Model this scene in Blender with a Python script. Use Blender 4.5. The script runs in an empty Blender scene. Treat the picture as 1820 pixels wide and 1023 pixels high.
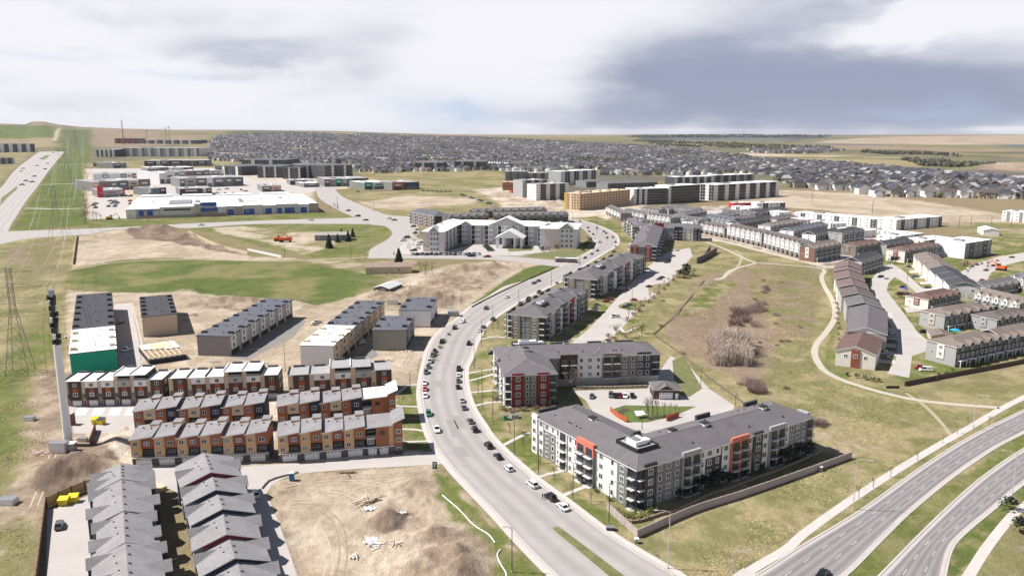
import bpy, math, random
import numpy as np
from mathutils import Vector
random.seed(7); RNG = np.random.default_rng(7)
R = math.radians
scene = bpy.context.scene
COL = scene.collection
# ------------------------------------------------------------------ camera
H = 100.0; F = 1400.0; CX, CY = 910.0, 511.5
TP = (CY-236.0)/F; PITCH = math.atan(TP); SP, CP = math.sin(PITCH), math.cos(PITCH)
cam_d = bpy.data.cameras.new('camera'); cam_d.sensor_width = 36.0; cam_d.lens = F/1820*36
cam_d.clip_start = 1.0; cam_d.clip_end = 90000.0
cam = bpy.data.objects.new('camera', cam_d); COL.objects.link(cam)
cam.location = (0, 0, H); cam.rotation_euler = (R(90)-PITCH, 0, 0)
scene.camera = cam
scene.view_settings.view_transform = 'Standard'; scene.view_settings.look = 'None'
scene.view_settings.exposure = 0.62; scene.view_settings.gamma = 1.0
scene.view_settings.use_curve_mapping = False
scene.cycles.max_bounces = 5; scene.cycles.diffuse_bounces = 2; scene.cycles.glossy_bounces = 2
scene.cycles.volume_bounces = 0; scene.cycles.transparent_max_bounces = 6
scene.cycles.caustics_reflective = False; scene.cycles.caustics_refractive = False
# ------------------------------------------------------------------ sun and sky
SUN_AZ, SUN_EL = R(5.0), R(51.0)
sv = Vector((-math.cos(SUN_AZ)*math.cos(SUN_EL), math.sin(SUN_AZ)*math.cos(SUN_EL), math.sin(SUN_EL)))
sl = bpy.data.lights.new('sun', 'SUN'); sl.energy = 5.0; sl.angle = R(0.53); sl.color = (1.0, 0.95, 0.88)
sun = bpy.data.objects.new('sun', sl); COL.objects.link(sun); sun.location = (-300, 100, 400)
sun.rotation_euler = sv.to_track_quat('Z', 'Y').to_euler()
world = bpy.data.worlds.new('World'); scene.world = world; world.use_nodes = True
def build_world():
    nt = world.node_tree; N = nt.nodes; L = nt.links
    N.clear()
    out = N.new('ShaderNodeOutputWorld'); bg = N.new('ShaderNodeBackground'); L.new(bg.outputs[0], out.inputs[0])
    bg.inputs[1].default_value = 0.05
    def val(v, sock):
        if isinstance(v, (int, float)): sock.default_value = v
        else: L.new(v, sock)
    def M(op, a, b=0.0, c=0.0):
        n = N.new('ShaderNodeMath'); n.operation = op
        val(a, n.inputs[0]); val(b, n.inputs[1])
        if op in ('MULTIPLY_ADD', 'SMOOTH_MIN'): val(c, n.inputs[2])
        return n.outputs[0]
    def ramp(v, a, b, lo=0.0, hi=1.0):
        n = N.new('ShaderNodeMapRange'); n.interpolation_type = 'SMOOTHSTEP'
        val(v, n.inputs[0]); n.inputs[1].default_value = a; n.inputs[2].default_value = b
        n.inputs[3].default_value = lo; n.inputs[4].default_value = hi
        return n.outputs[0]
    def mix(f, a, b):
        n = N.new('ShaderNodeMix'); n.data_type = 'RGBA'; n.clamp_factor = True
        val(f, n.inputs[0])
        for s, x in ((n.inputs[6], a), (n.inputs[7], b)):
            if isinstance(x, tuple): s.default_value = (*x, 1)
            else: L.new(x, s)
        return n.outputs[2]
    tc = N.new('ShaderNodeTexCoord'); sx = N.new('ShaderNodeSeparateXYZ'); L.new(tc.outputs['Generated'], sx.inputs[0])
    az = M('MULTIPLY', M('ARCTAN2', sx.outputs[0], sx.outputs[1]), 57.2958)
    el = M('MULTIPLY', M('ARCSINE', sx.outputs[2]), 57.2958)
    def noise(sa, se, scale, det=6.0, rough=0.55, off=0.0, shear=0.0):
        c = N.new('ShaderNodeCombineXYZ')
        L.new(M('ADD', M('MULTIPLY', az, sa), M('MULTIPLY', el, shear)), c.inputs[0]); L.new(M('MULTIPLY', el, se), c.inputs[1]); c.inputs[2].default_value = off
        n = N.new('ShaderNodeTexNoise'); n.inputs['Scale'].default_value = scale; n.inputs['Detail'].default_value = det
        n.inputs['Roughness'].default_value = rough; L.new(c.outputs[0], n.inputs['Vector']); return n.outputs['Fac']
    n1 = noise(.07, .22, 1.0, 7, .5, 3.1); n2 = noise(.18, .5, 1.0, 6, .55, 7.7); n3 = noise(.05, .16, 1.0, 5, .5, 11.3)
    n4 = noise(.13, .55, 1.0, 6, .58, 17.0)
    waz = M('ADD', az, M('MULTIPLY', M('SUBTRACT', n1, .5), 16.0)); wel = M('ADD', el, M('MULTIPLY', M('SUBTRACT', n2, .5), 3.6))
    def gauss(ca, ce, sa, se, amp, tilt=0.0, warp=True):
        A, E = (waz, wel) if warp else (az, el)
        da = M('SUBTRACT', A, ca)
        de = M('SUBTRACT', M('SUBTRACT', E, ce), M('MULTIPLY', da, tilt))
        q = M('ADD', M('POWER', M('ABSOLUTE', M('DIVIDE', da, sa)), 2.0), M('POWER', M('ABSOLUTE', M('DIVIDE', de, se)), 2.0))
        return M('MULTIPLY', M('EXPONENT', M('MULTIPLY', q, -1.0)), amp)
    def total(lst):
        s = lst[0]
        for x in lst[1:]: s = M('ADD', s, x)
        return s
    dark = total([
        M('MULTIPLY', M('SUBTRACT', n2, .46), .60),
        M('MULTIPLY', M('SUBTRACT', n4, .48), .50),
        gauss(20, 2.3, 15.0, 3.3, .98),               # the storm bank on the right
        gauss(12, 5.4, 9.5, 2.4, .52, .10), gauss(29, 1.8, 13.0, 2.6, .42), gauss(7, 1.0, 6.0, 1.2, .30),
        gauss(31, 9.8, 15.0, 2.0, .74, .05),
        gauss(26.5, 6.7, 7.5, .75, -1.05, .10),        # bright break in the bank
        gauss(12, .15, 7.0, .16, -.22, 0, False),
        gauss(32, .2, 3.5, .2, -.6, 0, False),
        gauss(-17.5, 5.3, 5.5, 1.15, .52),            # grey wisps on the left
        gauss(-24, 7.6, 7.0, .8, .22), gauss(-31, 2.2, 5.0, .6, .20), gauss(-19.5, 3.7, 3.6, .4, .25),
        gauss(-9.5, 6.0, 4.5, 3.2, .30), gauss(2.0, 6.0, 6.0, 3.5, -.40), gauss(-26, 5.0, 6.0, 2.5, -.12),              # soft grey veil of rain
    ])
    dark = ramp(dark, -.02, 1.0)
    blue = total([gauss(-4.2, 1.3, 4.4, .95, .75), gauss(-21, 3.3, 4.0, .28, .35), gauss(-30, 4.6, 5.0, .25, .22), gauss(27, 1.1, 5.5, .7, .38)])
    cloud = mix(dark, (11.9, 11.9, 12.5), (4.4, 4.9, 6.6))
    cloud = mix(blue, cloud, (6.4, 8.0, 10.6))
    sky = N.new('ShaderNodeTexSky'); sky.sky_type = 'NISHITA'; sky.sun_disc = False
    sky.sun_elevation = SUN_EL; sky.sun_rotation = -(math.pi/2-SUN_AZ); sky.altitude = 1200; sky.dust_density = .6
    # broken cloud with blue holes overhead, closed cloud towards the horizon
    holes = M('MULTIPLY', ramp(el, 10.0, 26.0), ramp(n3, .30, .50, .72, 1.0))
    L.new(mix(holes, cloud, sky.outputs[0]), bg.inputs[0])
build_world()
# ------------------------------------------------------------------ helpers: picture measure to ground
def AB(y):
    yd = y-CY
    return F*CP-yd*SP, F*SP+yd*CP
def ppm(y):                       # pixels per metre for a ground point seen at row y
    return AB(y)[1]/H
def P(x, y, z=0.0):
    A, B = AB(y); t = (H-z)/B
    return Vector(((x-CX)*t, A*t, z))
def smooth(x): 
    x = np.clip(x, 0, 1); return x*x*(3-2*x)
def _hash(ix, iy, s):
    h = (ix.astype(np.int64)*374761393 + iy.astype(np.int64)*668265263 + s*1442695041) & 0xffffffff
    h = ((h ^ (h >> 13))*1274126177) & 0xffffffff
    return ((h ^ (h >> 16)) & 0xffff)/65535.0
def vnoise(x, y, s=0):
    x = np.asarray(x, float); y = np.asarray(y, float)
    ix = np.floor(x); iy = np.floor(y); fx = smooth(x-ix); fy = smooth(y-iy)
    a = _hash(ix, iy, s); b = _hash(ix+1, iy, s); c = _hash(ix, iy+1, s); d = _hash(ix+1, iy+1, s)
    return (a*(1-fx)+b*fx)*(1-fy)+(c*(1-fx)+d*fx)*fy
def fbm(x, y, o=4, s=0):
    v = 0; a = .5; t = 0
    for k in range(o):
        v = v+a*vnoise(np.asarray(x)*2**k+17*k, np.asarray(y)*2**k-9*k, s+k); t += a; a *= .5
    return v/t
SKX = [-900, 0, 40, 62, 75, 95, 120, 160, 230, 330, 420, 600, 720, 900, 1100, 1300, 1500, 1820, 2700]
SKY = [222, 220, 221, 222, 217, 217, 222, 226, 229, 231, 231, 233, 237, 241, 241.5, 240, 240.5, 239.5, 240]
def zg(X, Y):                     # height of the land
    X = np.asarray(X, float); Y = np.asarray(Y, float)
    px = CX+X/np.maximum(Y, 1)*F*1.0
    ys = np.interp(px, SKX, SKY)
    far = 9000.0
    zs = H-(ys-236)/F*far
    k = smooth((Y-4300)/(far-4300))
    roll = (fbm(X/900, Y/700, 3, 5)-.5)*26*smooth((Y-4500)/2500)*(1-smooth((Y-7600)/1200))
    z = zs*k+roll
    z = z*(1-.8*smooth((Y-9400)/9000))
    return np.where(Y < 4300, 0.0, z)
def G(x, y):                      # ground point seen at a pixel, on the far slopes too
    if y > 276: return P(x, y)
    A, B = AB(y)
    Ys = np.geomspace(2500, 16000, 400)
    zr = H-B/A*Ys; Xs = (x-CX)/A*Ys
    hit = np.nonzero(zr <= zg(Xs, Ys))[0]
    i = hit[0] if len(hit) else 290
    return Vector((Xs[i], Ys[i], float(zg(Xs[i], Ys[i]))))
# ------------------------------------------------------------------ materials
MATS = {}
def mat(name, rgb, rough=.8, var=.12, scale=.35, metal=0.0, spec=.4, fine=0.0, bump=0.0):
    """plain procedural surface: base colour with two scales of soft variation"""
    if name in MATS: return MATS[name]
    m = bpy.data.materials.new(name); m.use_nodes = True; nt = m.node_tree; N = nt.nodes; L = nt.links
    b = N['Principled BSDF']; b.inputs['Roughness'].default_value = rough; b.inputs['Metallic'].default_value = metal
    b.inputs['Specular IOR Level'].default_value = spec
    b.inputs['Base Color'].default_value = (*rgb, 1)
    if var > 0:
        g = N.new('ShaderNodeNewGeometry'); n = N.new('ShaderNodeTexNoise'); n.inputs['Scale'].default_value = scale
        n.inputs['Detail'].default_value = 5; n.inputs['Roughness'].default_value = .65
        L.new(g.outputs['Position'], n.inputs['Vector'])
        r = N.new('ShaderNodeMapRange'); L.new(n.outputs['Fac'], r.inputs[0])
        r.inputs[1].default_value = .25; r.inputs[2].default_value = .75; r.inputs[3].default_value = 1-var; r.inputs[4].default_value = 1+var
        h = N.new('ShaderNodeVectorMath'); h.operation = 'SCALE'; h.inputs[0].default_value = rgb
        L.new(r.outputs[0], h.inputs['Scale']); 
        fac = h
        if fine > 0:
            n2 = N.new('ShaderNodeTexNoise'); n2.inputs['Scale'].default_value = 3.1; n2.inputs['Detail'].default_value = 3
            L.new(g.outputs['Position'], n2.inputs['Vector'])
            r2 = N.new('ShaderNodeMapRange'); L.new(n2.outputs['Fac'], r2.inputs[0]); r2.inputs[1].default_value = .3; r2.inputs[2].default_value = .7
            r2.inputs[3].default_value = 1-fine; r2.inputs[4].default_value = 1+fine
            h2 = N.new('ShaderNodeVectorMath'); h2.operation = 'SCALE'; L.new(h.outputs[0], h2.inputs[0]); L.new(r2.outputs[0], h2.inputs['Scale']); fac = h2
            if bump > 0:
                bp = N.new('ShaderNodeBump'); bp.inputs['Strength'].default_value = bump; bp.inputs['Distance'].default_value = .3
                L.new(n2.outputs['Fac'], bp.inputs['Height']); L.new(bp.outputs[0], b.inputs['Normal'])
        L.new(fac.outputs[0], b.inputs['Base Color'])
    MATS[name] = m
    return m
def siding(name, rgb, pitch=.25, rough=.75):
    """lapped cladding: fine horizontal courses across height"""
    if name in MATS: return MATS[name]
    m = mat(name, rgb, rough, .06, .5); nt = m.node_tree; N = nt.nodes; L = nt.links
    g = N.new('ShaderNodeNewGeometry'); s = N.new('ShaderNodeSeparateXYZ'); L.new(g.outputs['Position'], s.inputs[0])
    w = N.new('ShaderNodeMath'); w.operation = 'DIVIDE'; w.inputs[1].default_value = pitch; L.new(s.outputs[2], w.inputs[0])
    f = N.new('ShaderNodeMath'); f.operation = 'FRACT'; L.new(w.outputs[0], f.inputs[0])
    bp = N.new('ShaderNodeBump'); bp.inputs['Strength'].default_value = .5; bp.inputs['Distance'].default_value = .04
    L.new(f.outputs[0], bp.inputs['Height']); L.new(bp.outputs[0], N['Principled BSDF'].inputs['Normal'])
    return m
def shingle(name, rgb): return mat(name, rgb, .9, .16, .22, fine=.18, bump=.15, spec=.2)
# ------------------------------------------------------------------ mesh builder
class MB:
    def __init__(s): s.v = []; s.f = []; s.m = []; s.mats = []
    def mi(s, m):
        if m not in s.mats: s.mats.append(m)
        return s.mats.index(m)
    def face(s, pts, m):
        i = len(s.v); s.v.extend(tuple(p) for p in pts); s.f.append(tuple(range(i, i+len(pts)))); s.m.append(s.mi(m)); return s
    def box(s, x0, y0, z0, x1, y1, z1, m, top=None, bottom=True):
        if x0 > x1: x0, x1 = x1, x0
        if y0 > y1: y0, y1 = y1, y0
        i = len(s.v)
        s.v += [(x0,y0,z0),(x1,y0,z0),(x1,y1,z0),(x0,y1,z0),(x0,y0,z1),(x1,y0,z1),(x1,y1,z1),(x0,y1,z1)]
        fs = [(0,1,5,4),(1,2,6,5),(2,3,7,6),(3,0,4,7),(4,5,6,7)]
        if bottom: fs.append((3,2,1,0))
        a = s.mi(m); b = s.mi(top) if top else a
        for k, q in enumerate(fs): s.f.append(tuple(i+j for j in q)); s.m.append(b if k == 4 else a)
        return s
    def prism(s, poly, z0, z1, m, top=None, bottom=False):
        n = len(poly); i = len(s.v); a = s.mi(m); b = s.mi(top) if top else a
        s.v += [(p[0], p[1], z0) for p in poly]+[(p[0], p[1], z1) for p in poly]
        for k in range(n):
            j = (k+1) % n; s.f.append((i+k, i+j, i+n+j, i+n+k)); s.m.append(a)
        s.f.append(tuple(i+n+k for k in range(n))); s.m.append(b)
        if bottom: s.f.append(tuple(i+n-1-k for k in range(n))); s.m.append(a)
        return s
    def tube(s, p, q, r0, r1, m, n=6, caps=True):
        p = Vector(p); q = Vector(q); d = (q-p).normalized()
        u = d.orthogonal().normalized(); w = d.cross(u); i = len(s.v); a = s.mi(m)
        for (c, r) in ((p, r0), (q, r1)):
            for k in range(n):
                t = 2*math.pi*k/n; s.v.append(tuple(c+(u*math.cos(t)+w*math.sin(t))*r))
        for k in range(n):
            j = (k+1) % n; s.f.append((i+k, i+j, i+n+j, i+n+k)); s.m.append(a)
        if caps:
            s.f.append(tuple(i+n+k for k in range(n))); s.m.append(a); s.f.append(tuple(i+n-1-k for k in range(n))); s.m.append(a)
        return s
    caps = None
    def hip(s, x0, y0, x1, y1, z, rise, over, m, soffit=None):
        x0 -= over; y0 -= over; x1 += over; y1 += over; w = x1-x0; d = y1-y0
        if w >= d:
            k = min(d/2, w/2); r = [((x0+k), (y0+y1)/2), ((x1-k), (y0+y1)/2)]
        else:
            k = w/2; r = [((x0+x1)/2, y0+k), ((x0+x1)/2, y1-k)]
        c = [(x0,y0,z),(x1,y0,z),(x1,y1,z),(x0,y1,z)]; a, b = (r[0][0], r[0][1], z+rise), (r[1][0], r[1][1], z+rise)
        if w >= d:
            for q in ([c[0],c[1],b,a],[c[1],c[2],b],[c[2],c[3],a,b],[c[3],c[0],a]): s.face(q, m)
        else:
            for q in ([c[0],c[1],a],[c[1],c[2],b,a],[c[2],c[3],b],[c[3],c[0],a,b]): s.face(q, m)
        if MB.caps and m.name == 'shingle_grey':
            for p_, q_ in ((a, b), (c[0], a), (c[3] if w >= d else c[1], a), (c[1] if w >= d else c[2], b), (c[2] if w >= d else c[3], b)): s.tube((p_[0], p_[1], p_[2]+.03), (q_[0], q_[1], q_[2]+.03), .10, .10, MB.caps, 3, False)
        if soffit:
            f = .22
            for k in range(4):
                p, q = c[k], c[(k+1) % 4]
                s.face([(p[0],p[1],z-f),(q[0],q[1],z-f),q,p], soffit)
            s.face([(c[3][0],c[3][1],z-f),(c[2][0],c[2][1],z-f),(c[1][0],c[1][1],z-f),(c[0][0],c[0][1],z-f)], soffit)
        return s
    def gable(s, x0, y0, x1, y1, z, rise, over, m, wall, axis='y', thick=.2, trim=None, inset=0.0):
        """gable roof whose ridge runs along axis; end triangles in the wall material"""
        if axis == 'x':
            t = MB(); t.gable(y0, -x1, y1, -x0, z, rise, over, m, wall, 'y', thick, trim)
            i = len(s.v); s.v += [(-v[1], v[0], v[2]) for v in t.v]
            s.f += [tuple(i+k for k in f) for f in t.f]; s.m += [s.mi(t.mats[k]) for k in t.m]; return s
        xm = (x0+x1)/2; e = rise/((x1-x0)/2)*over; tr = trim or m
        a0, a1 = y0-over, y1+over
        zt = z+thick
        L0 = (x0-over, a0, zt-e); L1 = (x0-over, a1, zt-e); R0 = (x1+over, a0, zt-e); R1 = (x1+over, a1, zt-e); T0 = (xm, a0, zt+rise); T1 = (xm, a1, zt+rise)
        s.face([L0, T0, T1, L1], m); s.face([R0, R1, T1, T0], m)
        dn = lambda p: (p[0], p[1], p[2]-thick)
        s.face([dn(L0), dn(L1), dn(T1), dn(T0)], tr); s.face([dn(R0), dn(T0), dn(T1), dn(R1)], tr)
        for q in ([L0, dn(L0), dn(T0), T0], [T0, dn(T0), dn(R0), R0], [L1, T1, dn(T1), dn(L1)], [T1, R1, dn(R1), dn(T1)], [L0, L1, dn(L1), dn(L0)], [R0, dn(R0), dn(R1), R1]): s.face(q, tr)
        s.face([(x0, y0, z), (x1, y0, z), (xm, y0, z+rise)], wall); s.face([(x1, y1, z), (x0, y1, z), (xm, y1, z+rise)], wall)
        return s
    def mesh(s, name):
        me = bpy.data.meshes.new(name); me.from_pydata(s.v, [], s.f)
        for m in s.mats: me.materials.append(m)
        if len(s.mats) > 1: me.polygons.foreach_set('material_index', s.m)
        return me
    def build(s, name, parent=None, loc=None, rz=0.0):
        return put(name, s.mesh(name), parent, loc, rz)
def put(name, me, parent=None, loc=None, rz=0.0, label=None):
    o = bpy.data.objects.new(name, me); COL.objects.link(o)
    if parent is not None: o.parent = parent
    if loc is not None: o.location = loc
    if rz: o.rotation_euler = (0, 0, rz)
    if label: o['label'] = label
    return o
def tag(o, label=None, cat=None, group=None, kind=None):
    if label: o['label'] = label
    if cat: o['category'] = cat
    if group: o['group'] = group
    if kind: o['kind'] = kind
    return o
def thing(name, label, cat, loc=(0,0,0), rz=0.0, group=None):
    o = bpy.data.objects.new(name, None); COL.objects.link(o); o.location = loc; o.rotation_euler = (0, 0, rz)
    o.empty_display_size = .5
    return tag(o, label, cat, group)
def clone(src, loc, rz=0.0, label=None, group=None, scale=1.0):
    r = src.copy(); COL.objects.link(r); r.location = loc; r.rotation_euler = (0, 0, rz)
    if scale != 1.0: r.scale = (scale,)*3
    if label: r['label'] = label
    if group: r['group'] = group
    for ch in src.children:
        c = ch.copy(); COL.objects.link(c); c.parent = r
        for g in ch.children:
            d = g.copy(); COL.objects.link(d); d.parent = c
    return r
def frame_px(p0, p1, z=0.0):
    """origin, heading and length of a building front from two pixels, left end first, at height z"""
    a = P(*p0, z); b = P(*p1, z); d = b-a
    return Vector((a.x, a.y, 0)), math.atan2(d.y, d.x), d.length
# ------------------------------------------------------------------ the land: one sheet out to the horizon
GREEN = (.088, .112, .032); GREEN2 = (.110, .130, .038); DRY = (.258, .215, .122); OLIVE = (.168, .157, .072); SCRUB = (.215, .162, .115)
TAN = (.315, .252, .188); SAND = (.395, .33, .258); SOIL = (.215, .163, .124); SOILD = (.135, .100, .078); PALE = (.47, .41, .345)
TOWN = (.115, .105, .088); FIELD = (.235, .175, .12); FIELDG = (.098, .108, .05); DARKW = (.05, .055, .055); BLUEH = (.10, .115, .13)  # TOWN, FIELD, FIELDG darkened to stand in for cloud shadow over distant land
def px_poly(pts): return np.array([tuple(G(x, y))[:2] for x, y in pts])
def seg_field(poly, X, Y):
    """signed distance to a polygon (positive inside)"""
    d = np.full(X.shape, 1e9); ins = np.zeros(X.shape, bool); n = len(poly)
    for i in range(n):
        x0, y0 = poly[i]; x1, y1 = poly[(i+1) % n]; dx, dy = x1-x0, y1-y0; q = dx*dx+dy*dy+1e-9
        t = np.clip(((X-x0)*dx+(Y-y0)*dy)/q, 0, 1)
        d = np.minimum(d, (X-x0-t*dx)**2+(Y-y0-t*dy)**2)
        c = (y0 > Y) != (y1 > Y)
        with np.errstate(divide='ignore', invalid='ignore'): ins ^= c & (X < (x1-x0)*(Y-y0)/(y1-y0+1e-12)+x0)
    d = np.sqrt(d); return np.where(ins, d, -d)
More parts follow.
